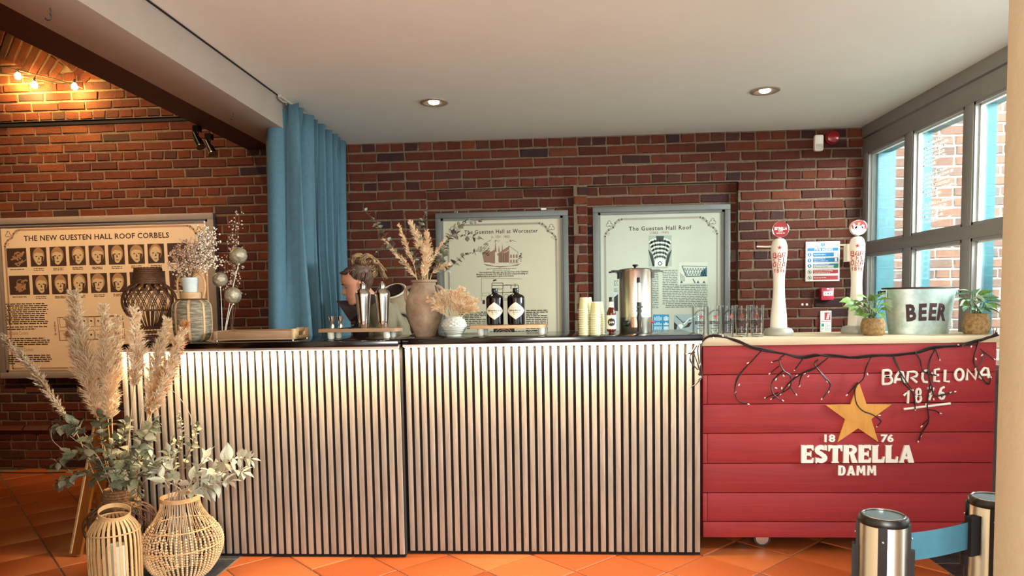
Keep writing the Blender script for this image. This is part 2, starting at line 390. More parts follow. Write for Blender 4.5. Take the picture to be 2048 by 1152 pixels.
# hand lettering as strokes on a unit box
STROKE = {
 'B': [[(0.05,0),(0.05,1)], [(0.0,0.97)]+[(0.4,1)]+arc(0.42,0.77,0.25,0.22,80,-80,6)+[(0.15,0.55)], [(0.2,0.55)]+arc(0.42,0.28,0.32,0.27,85,-85,7)+[(0,0)]],
 'A': [[(0,0),(0.12,0.62),(0.35,0.98),(0.6,0.92),(0.68,0.55),(0.7,0)], [(0,0.3),(0.8,0.3)]],
 'R': [[(0,0),(0.08,0.98),(0.5,1)]+arc(0.5,0.76,0.22,0.23,70,-70,6)+[(0.3,0.5),(0.72,0.05)]],
 'C': [[(0.7,0.95),(0.35,0.92),(0.08,0.7),(0.05,0.35),(0.22,0.06),(0.6,0.03)]],
 'E': [[(0.62,1),(0.1,0.95),(0.08,0.04),(0.66,0.02)], [(0.1,0.5),(0.55,0.52)]],
 'L': [[(0.08,1),(0.05,0.03),(0.62,0)]],
 'O': [arc(0.37,0.5,0.34,0.47,0,360,16)],
 'N': [[(0,0),(0.03,0.98),(0.62,0.08),(0.68,0.98)]],
 '1': [[(0.0,0.6),(0.42,1),(0.38,0)]],
 '8': [arc(0.35,0.74,0.24,0.25,-90,270,12), arc(0.35,0.26,0.3,0.25,90,450,12)],
 '7': [[(0,0.95),(0.62,0.98),(0.2,0)], [(0.12,0.48),(0.58,0.48)]],
 '6': [[(0.6,0.98),(0.25,0.85),(0.06,0.45)]+arc(0.34,0.27,0.28,0.25,150,510,12)],
 'S': [[(0.62,0.92)]+arc(0.36,0.74,0.26,0.22,40,240,8)+arc(0.36,0.27,0.28,0.24,70,-150,8)],
 'T': [[(0,0.97),(0.74,0.97)], [(0.37,0.97),(0.37,0)]],
 'D': [[(0.08,0),(0.08,1)], [(0,1)]+arc(0.3,0.5,0.36,0.49,85,-85,10)+[(0,0.01)]],
 'M': [[(0.02,0),(0.06,1),(0.42,0.3),(0.78,1),(0.82,0)]],
}
def star_poly(r, ri=None, rot=90):
    ri = ri or r*0.382
    return [((r if i%2 == 0 else ri)*math.cos(math.radians(rot+36*i)), (r if i%2 == 0 else ri)*math.sin(math.radians(rot+36*i))) for i in range(10)]
def spline(pts, n=6):
    """Catmull-Rom through points"""
    p = [Vector(q) for q in pts]; out = []
    for i in range(len(p)-1):
        a = p[max(i-1,0)]; b = p[i]; c = p[i+1]; d = p[min(i+2,len(p)-1)]
        for k in range(n):
            t = k/n; out.append(0.5*((2*b)+(c-a)*t+(2*a-5*b+4*c-d)*t*t+(3*b-a-3*c+d)*t**3))
    out.append(p[-1]); return out
def pxprof(cx, Y, rows, zbase):
    """silhouette rows (half width px, y px) measured at depth Y -> lathe profile with its lowest row on zbase"""
    s = (P(cx+10, 600, Y)-P(cx, 600, Y)).x/10
    zs = [P(cx, y, Y).z for _, y in rows]; z0 = min(zs)
    x_ = P(cx, 640, Y).x; s *= math.cos(math.atan2(x_, Y))     # a round thing off to the side looks wider than it is
    return [(hw*s, z-z0) for (hw, _), z in zip(rows, zs)], Vector((x_, Y, zbase))

# thin window glass: lets light straight through, with a faint reflection
def thin_glass(name, tint=(0.95,0.98,0.97), refl=0.06):
    mt = bpy.data.materials.new(name); mt.use_nodes = True; nt = mt.node_tree; N = nt.nodes; L = nt.links
    N.remove(N['Principled BSDF']); t = N.new('ShaderNodeBsdfTransparent'); t.inputs[0].default_value = tint+(1,)
    g = N.new('ShaderNodeBsdfGlossy'); g.inputs['Roughness'].default_value = 0.0
    fr = N.new('ShaderNodeFresnel'); fr.inputs[0].default_value = 1.45; mx = N.new('ShaderNodeMixShader')
    ml = N.new('ShaderNodeMath'); ml.operation = 'MULTIPLY'; ml.inputs[1].default_value = refl/0.04; L.new(fr.outputs[0], ml.inputs[0])
    L.new(ml.outputs[0], mx.inputs[0]); L.new(t.outputs[0], mx.inputs[1]); L.new(g.outputs[0], mx.inputs[2]); L.new(mx.outputs[0], N['Material Output'].inputs[0]); return mt
PANE = thin_glass('window_pane_glass', refl=0.03)
TUMB = thin_glass('tumbler_glass', (0.965,0.98,0.975), 0.022)

# ------------------------------------------------------------------ room shell
YW = 5.5; ZC = 2.575; XW = 2.32
def brick_mesh(L_, Hh=0.061, D=0.05, seed=0, ch=0.004):
    """one brick, front face towards -Y, origin at front centre"""
    r = random.Random(seed); j = lambda a: r.uniform(-a, a)
    hx, hz = L_/2, Hh/2; g = G()
    fr = [(-hx+ch+j(.004), j(.002), -hz+ch+j(.003)), (hx-ch+j(.004), j(.002), -hz+ch+j(.003)), (hx-ch+j(.004), j(.002), hz-ch+j(.003)), (-hx+ch+j(.004), j(.002), hz-ch+j(.003))]
    md = [(-hx+j(.004), ch+.002, -hz+j(.003)), (hx+j(.004), ch+.002, -hz+j(.003)), (hx+j(.004), ch+.002, hz+j(.003)), (-hx+j(.004), ch+.002, hz+j(.003))]
    bk = [(-hx, D, -hz), (hx, D, -hz), (hx, D, hz), (-hx, D, hz)]
    fs = [(0,1,2,3)]+[(i, i+4, (i+1)%4+4, (i+1)%4) for i in range(4)]+[(i+4, i+8, (i+1)%4+8, (i+1)%4+4) for i in range(4)]+[(11,10,9,8)]
    return g.add(fr+md+bk, fs)
class BrickSet:
    def __init__(s, mat_, mat_far):
        s.g = {}; s.me = {}; s.mat = mat_; s.far = mat_far
    def get(s, L_, v):
        k = (round(L_, 3), v)
        if k not in s.me:
            s.g[k] = brick_mesh(L_, seed=v*13+int(L_*1000)); s.me[k] = mesh('brick', s.g[k], s.mat, fix=True, angle=20)
        return k
def lay(bs, parent, places, limit, key):
    """places: (L, matrix). The best-seen ones become brick objects, the rest one joined part"""
    places = sorted(places, key=lambda q: -key(q[1].to_translation()))
    rest = G()
    for i, (L_, M4) in enumerate(places):
        k = bs.get(L_, random.randrange(6))
        if i < limit and key(M4.to_translation()) > 0: inst('brick', bs.me[k], M4, parent)
        else:
            n = len(rest.v); g = bs.g[k]; rest.v += [M4 @ v for v in g.v]; rest.f += [tuple(a+n for a in f) for f in g.f]; rest.m += [0]*len(g.f)
    if rest.v: obj('brickwork', rest, bs.far, parent, kind='stuff', angle=20)
def courses(x0, x1, z0, z1, ztop, yfn, skip=None, hdr=4, ph=0):
    """English garden wall bond rows counted down from ztop"""
    out = []; k = 0; z = ztop-0.0375
    while z > z0:
        if z < z1+0.04:
            header = (k+ph) % hdr == 0; L_ = 0.1 if header else 0.2125; pitch = L_+0.012525
            x = x0 - (0.0 if (k % 2 == 0) else pitch/2) - (random.random()*0.02)
            while x < x1:
                a, b = max(x, x0), min(x+L_, x1)
                if b-a > 0.03:
                    segs = [(a, b)]
                    if skip:
                        for (sx0, sx1, sz0, sz1) in skip:
                            if sz0 < z < sz1:
                                ns = []
                                for (p, q) in segs:
                                    if q <= sx0 or p >= sx1: ns.append((p, q))
                                    else:
                                        if p < sx0-0.03: ns.append((p, sx0))
                                        if q > sx1+0.03: ns.append((sx1, q))
                                segs = ns
                    for p, q in segs:
                        ln = q-p; ln = 0.2125 if abs(ln-0.2125) < 0.02 else (0.1 if abs(ln-0.1) < 0.012 else round(ln/0.02)*0.02)
                        if ln < 0.025: continue
                        rot = Matrix.Rotation(random.uniform(-.006,.006), 4, 'Y') @ Matrix.Rotation(random.uniform(-.01,.01), 4, 'Z')
                        out.append((ln, Matrix.Translation(((p+q)/2, yfn((p+q)/2, z)+random.uniform(-.003,.002), z+random.uniform(-.002,.002))) @ rot))
                x += pitch
        z -= 0.075; k += 1
    return out
BS = BrickSet(BRICK, BRICK_S)
# --- right-hand back wall with its two blind recesses
REC = [(-1.012, 0.145, 0.5, 2.2), (0.25, 1.40, 0.5, 2.2)]; RD = 0.07
wb = structure('wall_back')
g = G()
for a, b, c, d in ((-1.95, 2.45, 2.2, ZC+.1), (-1.95, -1.012, 0, 2.2), (0.145, 0.25, 0, 2.2), (1.40, 2.45, 0, 2.2), (-1.012, 0.145, 0, 0.5), (0.25, 1.40, 0, 0.5)): g.box(a, b, YW+.007, YW+.25, c, d)
for a, b, c, d in REC: g.box(a, b, YW+RD+.007, YW+.25, c, d)
obj('mortar', g, MORTAR, wb)
pl = courses(-1.95, 2.40, 0.0, ZC, ZC, lambda x, z: YW, skip=REC)
for r in REC: pl += courses(r[0], r[1], r[2], r[3], ZC, lambda x, z: YW+RD)
POST = [(-0.93, 0.11, 0.5, 2.0), (0.29, 1.34, 0.5, 2.0)]
def keyR(p):
    x, y, z = PROJ(p)
    if p.z < 1.02 or x < 690 or x > 1735 or any(a < p.x < b and c < p.z < d for a, b, c, d in POST): return 0
    return p.z+random.random()*.01+ (1 if p.z > 1.9 else 0)
lay(BS, wb, pl, 300, keyR)
# --- left hall wall in the same plane, its upper part standing proud above a shadow gap
wl = structure('wall_left')
ZS = 2.83
g = G(); g.box(-6.2, -1.95, YW+.007, YW+.25, 0.36, ZS-.03); g.box(-6.2, -1.95, YW+.05, YW+.25, ZS-.03, ZS); g.box(-6.2, -1.95, YW-.018, YW+.25, ZS, 4.6); g.box(-6.2, -1.95, YW-.04, YW+.25, 0, 0.33)
obj('mortar', g, MORTAR, wl); obj('gap_shadow_strip', G().box(-6.2, -1.95, YW-.004, YW+.06, ZS-.030, ZS-.008), mat('gap_shadow_dark', '#1d1412', .8), wl)  # dark strip paints in the shadow cast under the proud upper wall
pl = courses(-6.2, -1.95, 0.36, ZS-.03, ZS-.03, lambda x, z: YW, ph=1)
up = courses(-6.2, -1.95, ZS, 4.6, ZS+0.075*22, lambda x, z: YW-.025, hdr=4, ph=3)
AC, AR = Vector((-5.05, 0, 1.95)), 1.52
def in_arch(p): return p.z > 3.17 and AR+.04 < math.hypot(p.x-AC.x, p.z-AC.z) < AR+0.40
pl += [q for q in up if not in_arch(q[1].to_translation())]
for ring in range(2):
    rad = AR+0.115+ring*0.225; n = 0; th = 20
    while th < 100:
        a = math.radians(th+ (ring*1.2)); c = Vector((AC.x+rad*math.cos(a), YW-.026, AC.z+rad*math.sin(a)))
        if c.z > 3.15: pl.append((0.215, Matrix.Translation(c) @ Matrix.Rotation(-a, 4, 'Y')))
        th += math.degrees(0.076/rad)
# cant (plinth) course and the wall below it
x = -6.2
while x < -1.95:
    pl.append((0.1025 if random.random() < .5 else 0.215, Matrix.Translation((x+.1, YW-.045, 0.345)) @ Matrix.Rotation(-0.9, 4, 'X'))); x += 0.225
pl += courses(-6.2, -1.95, 0.0, 0.31, 0.31, lambda x, z: YW-.047)
def keyL(p):
    x, y, z = PROJ(p)
    if x < -40 or x > 570 or y < 20 or (-4.6 < p.x < -2.72 and 0.76 < p.z < 2.04): return 0
    if y > 925: return 0
    if y < 300 and x > 487 - (298-y)/0.4846 + 30: return 0
    return p.z*.3+2+random.random()*.01
lay(BS, wl, pl, 300, keyL)
# hall enclosure out of frame
hw = structure('wall_far_left'); g = G(); g.box(-6.4, -6.2, -2.2, 5.75, 0, 4.6); obj('plaster', g, BEIGEP, hw)
hp_ = structure('wall_light_blocker'); obj('plaster', G().box(-1.80, -1.655, -2.3, 1.86, 0, 2.395), BEIGEP, hp_)  # unseen wall added under the beam to shade the hall from entrance light
hf = structure('wall_front'); g = G(); g.box(-6.4, -1.15, -2.4, -2.2, 0, 4.6); g.box(-1.15, 0.8, -2.4, -2.2, 2.4, 4.6); obj('plaster', g, BEIGEP, hf)
# --- wall end at the right of the camera (beige)
wr = structure('wall_right'); g = G(); g.bbox(0.606, 0.76, 0.86, 1.0, 0, ZC, 0.004); obj('plaster', g, BEIGEP, wr)
# --- ceilings
ce = structure('ceiling'); g = G(); g.box(-1.645, 2.5, -2.4, YW+.25, ZC, ZC+.2); obj('plasterboard', g, PLASTER, ce)
ch = structure('ceiling_hall'); g = G(); g.box(-6.4, -1.64, -2.4, YW+.25, 4.6, 4.8); obj('boarding', g, BROWNP, ch)
# --- beam between bar and hall
bm_ = structure('trim_beam'); g = G(); g.bbox(-1.925, -1.645, -2.3, YW, 2.395, 2.62, 0.004); obj('beam_casing', g, BEAMW, bm_)
g = G(); g.box(-2.42, -1.93, -2.3, YW, 2.552, 4.6); obj('brown_timber_face', g, BROWNP, bm_)
g = G(); g.box(-1.645, -1.638, -2.3, YW, ZC-.007, ZC-.001); obj('shadow_gap', g, FELT, bm_)
# --- floor
fl = structure('floor'); g = G(); g.box(-6.4, 5.5, -2.4, 7, -0.2, -0.006); obj('grout_bed', g, GROUT, fl)
D_ = 0.44; X0, Y0 = -0.362, 3.345; s_ = D_/math.sqrt(2)
tg = G(); hs = s_/2-.0035
def tile_geo(seed, m=None):
    r = random.Random(seed); g = G(); b = .004; z = r.uniform(-.001, .001)
    a = [(-hs+b,-hs+b,z),(hs-b,-hs+b,z),(hs-b,hs-b,z),(-hs+b,hs-b,z)]; c = [(-hs,-hs,-.003),(hs,-hs,-.003),(hs,hs,-.003),(-hs,hs,-.003)]; d = [(-hs,-hs,-.02),(hs,-hs,-.02),(hs,hs,-.02),(-hs,hs,-.02)]
    return g.add(a+c+d, [(0,1,2,3)]+[(i,i+4,(i+1)%4+4,(i+1)%4) for i in range(4)]+[(i+4,i+8,(i+1)%4+8,(i+1)%4+4) for i in range(4)])
tgs = [tile_geo(i) for i in range(4)]; tms = [mesh('tile', q, TILE) for q in tgs]; tsl = mesh('slate_tile', G().bbox(-.21, .21, -.21, .21, -.02, .004, .003), SLATE)
cand = []
for i in range(-26, 26):
    for j in range(-26, 26):
        cx, cy = X0+(i-j)*D_/2, Y0+(i+j)*D_/2+D_/2
        if -6.2 < cx < 2.3 and -2.0 < cy < 5.4: cand.append((cx, cy))
rest = G()
for cx, cy in sorted(cand, key=lambda c: -c[1]):
    x, y, z = PROJ((cx, cy, 0)); vis = cy > 2.9 and -150 < x < 2200 and z > 0 and not (-2.15 < cx < 2.1 and cy > 3.95)
    M4 = Matrix.Translation((cx, cy, 0)) @ Matrix.Rotation(PI/4, 4, 'Z')
    if (-2.1 < cx < -1.7) or cx > 2.06: continue
    k = random.randrange(4)
    if vis: inst('tile', tms[k], M4, fl)
    else:
        n = len(rest.v); rest.v += [M4 @ v for v in tgs[k].v]; rest.f += [tuple(a+n for a in f) for f in tgs[k].f]; rest.m += [0]*len(tgs[k].f)
obj('tiling', rest, TILE_S, fl, kind='stuff')
obj('slate_bed', G().box(-2.115, -1.677, -2.2, 5.44, -.02, .001).box(1.842, 2.32, -2.2, 5.44, -.02, .001), GROUT, fl)
for k in range(18):
    for x_, w_ in ((-1.896, 1.0), (2.077, 1.1)): inst('slate_tile', tsl, Matrix.Translation((x_, -2.0+.43*k+.10, random.uniform(-.001,.0005))) @ Matrix.Diagonal((w_, 1, 1, 1)), fl)
# --- window wall
wn = structure('window_1')
post_y = [(5.43, 5.52), (4.77, 4.865), (4.105, 4.19), (3.44, 3.53), (2.78, 2.87), (2.12, 2.21), (1.0, 1.55)]
for a, b in post_y: obj('mullion', G().bbox(XW, XW+.05, a, b, 0.2, 2.385, .004), GREYP, wn)
obj('header_board', G().bbox(XW-.004, XW+.06, 1.0, 5.5, 2.375, 2.487, .003), GREYP, wn); obj('header_board', G().bbox(XW-.014, XW+.06, 1.0, 5.5, 2.494, ZC, .003), GREYP, wn)
obj('transom', G().bbox(XW-.002, XW+.05, 1.0, 5.45, 1.625, 1.70, .004), GREYP, wn)
obj('sill', G().bbox(XW-.03, XW+.06, 1.0, 5.5, 0.86, 0.92, .004), GREYP, wn); obj('lower_panel', G().box(XW, XW+.05, 1.0, 5.5, 0, 0.86), GREYP, wn)
for i in range(6):
    y1 = post_y[i][0]; y0 = post_y[i+1][1]
    for z0, z1 in ((1.70, 2.375), (0.92, 1.625)):
        if i > 2: 
            obj('pane', G().box(XW+.034, XW+.038, y0, y1, z0, z1), PANE, wn); continue
        g = G()   # sash moulding around the pane
        for a, b, c, d in ((y0, y0+.016, z0, z1), (y1-.016, y1, z0, z1), (y0, y1, z0, z0+.016), (y0, y1, z1-.016, z1)): g.box(XW+.004, XW+.03, a, b, c, d)
        obj('sash_moulding', g, GREYP, wn)
        obj('glazing_bead', G().box(XW+.0295, XW+.05, y1-.024, y1-.016, z0+.016, z1-.016).box(XW+.0295, XW+.05, y0+.016, y1-.016, z1-.024, z1-.016), PALEP, wn)
        obj('pane', G().box(XW+.034, XW+.038, y0+.016, y1-.024, z0+.016, z1-.016), PANE, wn)
        t = 0.125 if i == 0 else 0.065
        obj('outer_frame', G().box(XW+.052, XW+.052+t, y1-.06 if i == 0 else y1-.02, y1-.02 if i == 0 else y1+.03, z0-.02, z1+.02), TEALP, wn)
obj('outer_head', G().box(XW+.052, XW+.14, 1.0, 5.5, 2.36, 2.45), TEALP, wn)
# courtyard wall seen through the panes
wo = structure('wall_outside'); YO = 5.40
obj('mortar', G().box(2.385, 5.4, YO+.007, YO+.3, -0.2, 4.2), MORTARO, wo)
BSO = BrickSet(BRICKO, BRICKO_S)
pl = courses(2.385, 5.4, 0.0, 4.2, 4.2, lambda x, z: YO)
lay(BSO, wo, pl, 300, lambda p: (1+random.random()*.01 if (p.x < 3.5 and 0.95 < p.z < 2.75) else 0))
cg = structure('ground_outside'); obj('paving', G().box(2.5, 9, -3, 5.3, -0.25, -0.1), MORTARO, cg)
# white lettering on the middle upper pane
lines = ['THIS WINDOW IS A', 'MEMORIAL TO A GENERAL', 'LOVER OF THIS MUSEUM', 'BENEFACTOR AND ITS', 'FIRST CHAIRMAN UNTIL', 'MARCH 1995', '', 'DESIGNED AND MADE BY', 'ALEXANDER BELESCHENKO TO', 'REPRESENT A MEDIEVAL SKY', 'DERIVED FROM LOOKING AT', 'MEDIEVAL ILLUMINATIONS AND', 'THEIR COLOURING', '', 'THIS WINDOW ASSEMBLED ON', 'TUESDAY 18TH JUNE 1996', 'WAS GENEROUSLY DONATED BY', 'FAMILY, FRIENDS AND', 'COLLEAGUES OF PHILIP HARRIS']
g = G()
for k, s in enumerate(lines):
    if s:
        t = text(s, 0.0225, align='LEFT', bold=0.0004); g.merge(t.xf(lambda v, k=k: (XW+.0325, 4.695-v.x*0.98, 2.262-k*0.0272+v.y)))
obj('white_lettering', g, WINTXT, wn, fix=False)
# notice board and taped sheet seen outside through the last lower pane
t = tag(obj('notice_sheet', G().bbox(2.56, 2.575, 3.30, 3.98, -0.1, 1.57, .002), SIGNW), 'white sheet board standing outside behind the last lower window pane', 'board')

# ------------------------------------------------------------------ slatted counter, two units
def counter(name, label, x0, x1, yf, ytop, zt, gap_right):
    t = thing(name, label, 'bar counter', ((x0+x1)/2, yf+.3, 0))
    zb = zt-0.030
    obj('carcass', G().box(x0+.004, x1-.004, yf+.012, yf+.53, 0.0, zb-.004), FELT, t)
    obj('worktop', G().bbox(x0-.0, x1+.0, ytop, yf+.56, zb, zt, .003), BLACKTOP, t, label='thin black gloss worktop')
    obj('led_profile', G().box(x0+.004, x1-.004, ytop+.004, yf-.001, zb-.012, zb), ALU, t)
    obj('led_strip', G().box(x0+.01, x1-.01, ytop+.008, yf-.008, zb-.0145, zb-.012), LEDG, t, label='glowing warm white strip')
    n = round((x1-x0)/0.04); pit = (x1-x0)/n; sw = pit*0.64
    sm = mesh('slat', G().bbox(-sw/2, sw/2, 0, .011, 0.0, zb-.016-.018, .0012), SLAT)
    for i in range(n): inst('slat', sm, Matrix.Translation((x0+pit*(i+.5), yf, 0.018)), t)
    # real strip light behind the edge of the worktop
    l = light('led_light', 'AREA', ((x0+x1)/2, ytop+.010, zb-.017), (math.radians(6), 0, 0), 15*(x1-x0), (1.0, 0.77, 0.47), shape='RECTANGLE', size=x1-x0-.04, size_y=0.012)
    return t
ZT1, ZT2 = 1.135, 1.139
counter('slatted_counter', 'left half of the pale slatted bar counter with a black top, behind the pampas vases', -2.285, -0.797, 3.51, 3.47, ZT1, 0)
counter('slatted_counter', 'right half of the pale slatted bar counter with black top, beside the red bar', -0.793, 0.727, 3.565, 3.53, ZT2, 1)

# ------------------------------------------------------------------ red plank bar on castors
bar = thing('plank_bar', 'red painted plank bar on castors with a pale wooden top and raised lettering', 'bar counter', (1.47, 3.95, 0))
bx0, bx1, by = 0.752, 2.205, 3.65
zs = [1.074, 0.924, 0.77, 0.618, 0.46, 0.304]
for a, b in zip(zs[1:]+[0.152], zs): obj('plank', G().bbox(bx0+.0235 if zs.index(b) in (1, 3, 5) else bx0, bx1, by, by+.022, a+.0018, b-.0018, .002), REDW, bar)
obj('base_board', G().bbox(bx0, bx1, by-.004, by+.03, 0.068, 0.150, .004), REDW, bar)
for a, b in ((0.772, 0.922), (0.462, 0.616), (0.154, 0.302)): obj('end_block', G().bbox(bx0-.001, bx0+.021, by-.0015, by+.02, a, b, .002), REDW, bar)
obj('bar_body', G().box(bx0+.01, bx1-.01, by+.024, by+.52, 0.092, 1.072), mat('dark_red_side', '#6a1a20', 0.7), bar)
obj('side_panel', G().bbox(bx0, bx0+.02, by+.024, by+.54, 0.07, 1.072, .002), REDW, bar); obj('side_panel', G().bbox(bx1-.02, bx1, by+.024, by+.54, 0.07, 1.072, .002), REDW, bar)
obj('wooden_top', G().bbox(0.737, 2.225, by-.008, by+.56, 1.0735, 1.108, .003), OAKTOP, bar, label='limed pale wooden top')
ZB = 1.108
for x, y in ((1.071, 3.715), (2.061, 3.715), (1.071, 4.10), (2.061, 4.10)):
    # wheel disc faces the room
    g = G(); g.tube([(x, y-.014, .045), (x, y+.014, .045)], .0445, 28); o = obj('castor', g, mat('dark_castor_tyre', '#2a2420', 0.5), bar)
    h = G(); h.tube([(x, y-.016, .045), (x, y-.0145, .045)], .033, 24); h.tube([(x, y-.021, .045), (x, y-.015, .045)], .012, 14); obj('hub', h, STEELB, o)
    h = G(); h.box(x-.022, x+.022, y-.010, y+.03, .078, .0815); h.box(x-.014, x+.014, y+.016, y+.02, .035, .08); obj('fork', h, STEELB, o)
# lettering, star, dates
fy = by-.001
def on_bar(cx, cy): q = P(cx, cy, fy); return q
def thick_letters(word, x_px0, x_px1, ytop, ybot, wv, wh, depth, mat_, name, serif=True, gap=0.12):
    """bold flared capitals from strokes, standing on the planks"""
    a, b = on_bar(x_px0, ybot), on_bar(x_px1, ytop); Wt, Ht = b.x-a.x, b.z-a.z
    GL = {
     'E': (0.62, [[(0,0),(.27,0),(.27,1),(0,1)], [(.2,0),(.6,0),(.62,.28),(.55,.28),(.5,.17),(.2,.17)], [(.2,.83),(.5,.83),(.54,.72),(.61,.72),(.6,1),(.2,1)], [(.2,.42),(.42,.42),(.46,.34),(.5,.34),(.5,.68),(.46,.68),(.42,.59),(.2,.59)]]),
     'T': (0.70, [[(.22,0),(.48,0),(.48,1),(.22,1)], [(0,1),(0,.66),(.07,.66),(.12,.83),(.58,.83),(.63,.66),(.70,.66),(.70,1)], [(.16,0),(.54,0),(.50,.08),(.20,.08)]]),
     'L': (0.60, [[(0,0),(.27,0),(.27,1),(0,1)], [(.2,0),(.58,0),(.61,.34),(.54,.34),(.48,.18),(.2,.18)], [(-.04,1),(.32,1),(.27,.92),(0,.92)]]),
     'R': (0.68, [[(0,0),(.26,0),(.26,1),(0,1)], [(.2,1)]+[(.4,1)]+arc(.4,.74,.25,.26,80,-80,7)+[(.36,.48),(.2,.48),(.2,.62),(.34,.62)]+arc(.36,.74,.07,.11,-70,70,5)+[(.2,.86)], [(.3,.52),(.52,.5),(.70,0),(.42,0)], [(-.04,0),(.30,0),(.26,.08),(0,.08)]]),
     'A': (0.74, [[(.27,1),(.47,1),(.20,0),(.02,0)], [(.27,1),(.47,1),(.74,0),(.46,0)], [(.2,.2),(.55,.2),(.52,.36),(.22,.36)], [(-.02,0),(.26,0),(.22,.08),(.02,.08)]]),
     'D': (0.66, [[(0,0),(.26,0),(.26,1),(0,1)], [(.2,1),(.34,1)]+arc(.34,.5,.31,.5,85,-85,10)+[(.34,0),(.2,0),(.2,.17),(.32,.17)]+arc(.32,.5,.09,.33,-80,80,8)+[(.32,.83),(.2,.83)]]),
     'M': (0.84, [[(0,0),(.2,0),(.24,1),(.05,1)], [(.8,0),(.58,0),(.56,1),(.76,1)], [(.08,1),(.26,1),(.46,.3),(.36,.2)], [(.72,1),(.55,1),(.34,.3),(.46,.2)]]),
     'S': (0.60, [[p for p in o_] for o_ in strip([(.52,.84)]+arc(.30,.72,.19,.17,50,245,8)+[(.30,.52)]+arc(.30,.29,.19,.17,65,-130,8)+[(.07,.18)], .235)]+[[(.48,1),(.57,1),(.57,.70),(.50,.74)], [(.02,0),(.1,0),(.1,.26),(.02,.30)]]),
    }
    tot = sum(GL[c][0] for c in word)+gap*(len(word)-1); sx = Wt/tot; x = 0
    for c in word:
        g = G()
        for pi_, poly in enumerate(GL[c][1]): g.prism([((x+p[0])*sx, p[1]*Ht) for p in poly], (a.x, fy+pi_*.0002, a.z), (1,0,0), (0,0,1), (0,-depth-pi_*.0004,0))
        obj(name, g, mat_, bar); x += GL[c][0]+gap
thick_letters('ESTRELLA', 1601, 1827, 889, 925, .25, .2, .012, WHITEP, 'letter', gap=.06)
thick_letters('DAMM', 1675, 1752, 930, 950, .25, .2, .010, WHITEP, 'letter', gap=.10)
for s, cx in (('18', 1656.5), ('76', 1773)):
    q = on_bar(cx, 883); t = text(s, 0.052, .004, bold=.0016); t.xf(lambda v: (q.x+v.x*1.25, fy-.004+v.z*-1, q.z+v.y)); obj('numeral', t, WHITEP, bar)
q = on_bar(1715, 829.5)
obj('star', G().prism([(x, z) for x, z in star_poly(0.172, 0.068)], (q.x, fy, q.z), (1,0,0), (0,0,1), (0,-.010,0)), STARW, bar, label='golden yellow wooden star')
# white tube-like hand lettering BARCELONA 1876 with its underline
def tube_word(word, px, sz, rad):
    for c, (x0, x1, yt, yb) in zip(word, px):
        a, b = on_bar(x0, yb), on_bar(x1, yt); g = G()
        for st in STROKE[c]: g.tube([(a.x+p[0]/0.7*(b.x-a.x), fy-.006, a.z+p[1]*(b.z-a.z)) for p in st], rad, 6)
        obj('letter', g, WHITEP, bar)
bl = [(1763,1782,740,768),(1788,1806,742,766),(1812,1832,743,766),(1842,1856,739,765),(1866,1879,738,763),(1887,1899,739,763),(1908,1925,737,761),(1932,1952,738,760),(1958,1976,735,756)]
tube_word('BARCELONA', bl, 1, .0068)
tube_word('1876', [(1806,1822,781,806),(1829,1842,777,804),(1853,1867,775,800),(1876,1889,773,798)], 1, .0065)
a, b = on_bar(1806, 818), on_bar(1899, 806.5); obj('underline', G().tube([(a.x, fy-.006, a.z), (b.x, fy-.006, b.z)], .0062, 8), WHITEP, bar)

# ------------------------------------------------------------------ wall boards
def board(name, label, x0, x1, z0, z1, yb, frame, paper, fw=.042):
    t = thing(name, label, 'display board', ((x0+x1)/2, yb, z0)); yf = yb-.05
    for a, b, c, d in ((x0, x1, z1-fw, z1), (x0, x1, z0, z0+fw), (x0, x0+fw, z0+fw, z1-fw), (x1-fw, x1, z0+fw, z1-fw)):
        obj('frame_rail', G().bbox(a, b, yf, yb-.002, c, d, .003), frame, t)
    g = G()
    for a, b, c, d in ((x0+fw, x1-fw, z1-fw-.018, z1-fw), (x0+fw, x1-fw, z0+fw, z0+fw+.018), (x0+fw, x0+fw+.018, z0+fw, z1-fw), (x1-fw-.018, x1-fw, z0+fw, z1-fw)): g.box(a, b, yf+.012, yb-.004, c, d)
    obj('inner_moulding', g, frame, t)
    obj('paper', G().box(x0+fw, x1-fw, yf+.024, yb-.006, z0+fw, z1-fw), paper, t)
    return t, yf+.0235
def flat(g, poly, y): return g.add([(x, y, z) for x, z in poly], [tuple(range(len(poly)))])
def line(g, pts, w_, y):
    for q in strip(pts, w_): flat(g, q, y)
def words(g, rng, x0, x1, z, h, y, last=1.0):
    """one line of print too small to read: dark words with gaps"""
    x = x0; xe = x0+(x1-x0)*last
    while x < xe-.002:
        w_ = min(rng.uniform(1.2, 6)*h*.8, xe-x); flat(g, [(x, z), (x+w_, z), (x+w_, z+h*.62), (x, z+h*.62)], y)
        if rng.random() < .5: flat(g, [(x+w_*.2, z), (x+w_*.2+h*.2, z), (x+w_*.2+h*.2, z+h), (x+w_*.2, z+h)], y)
        x += w_+h*.5
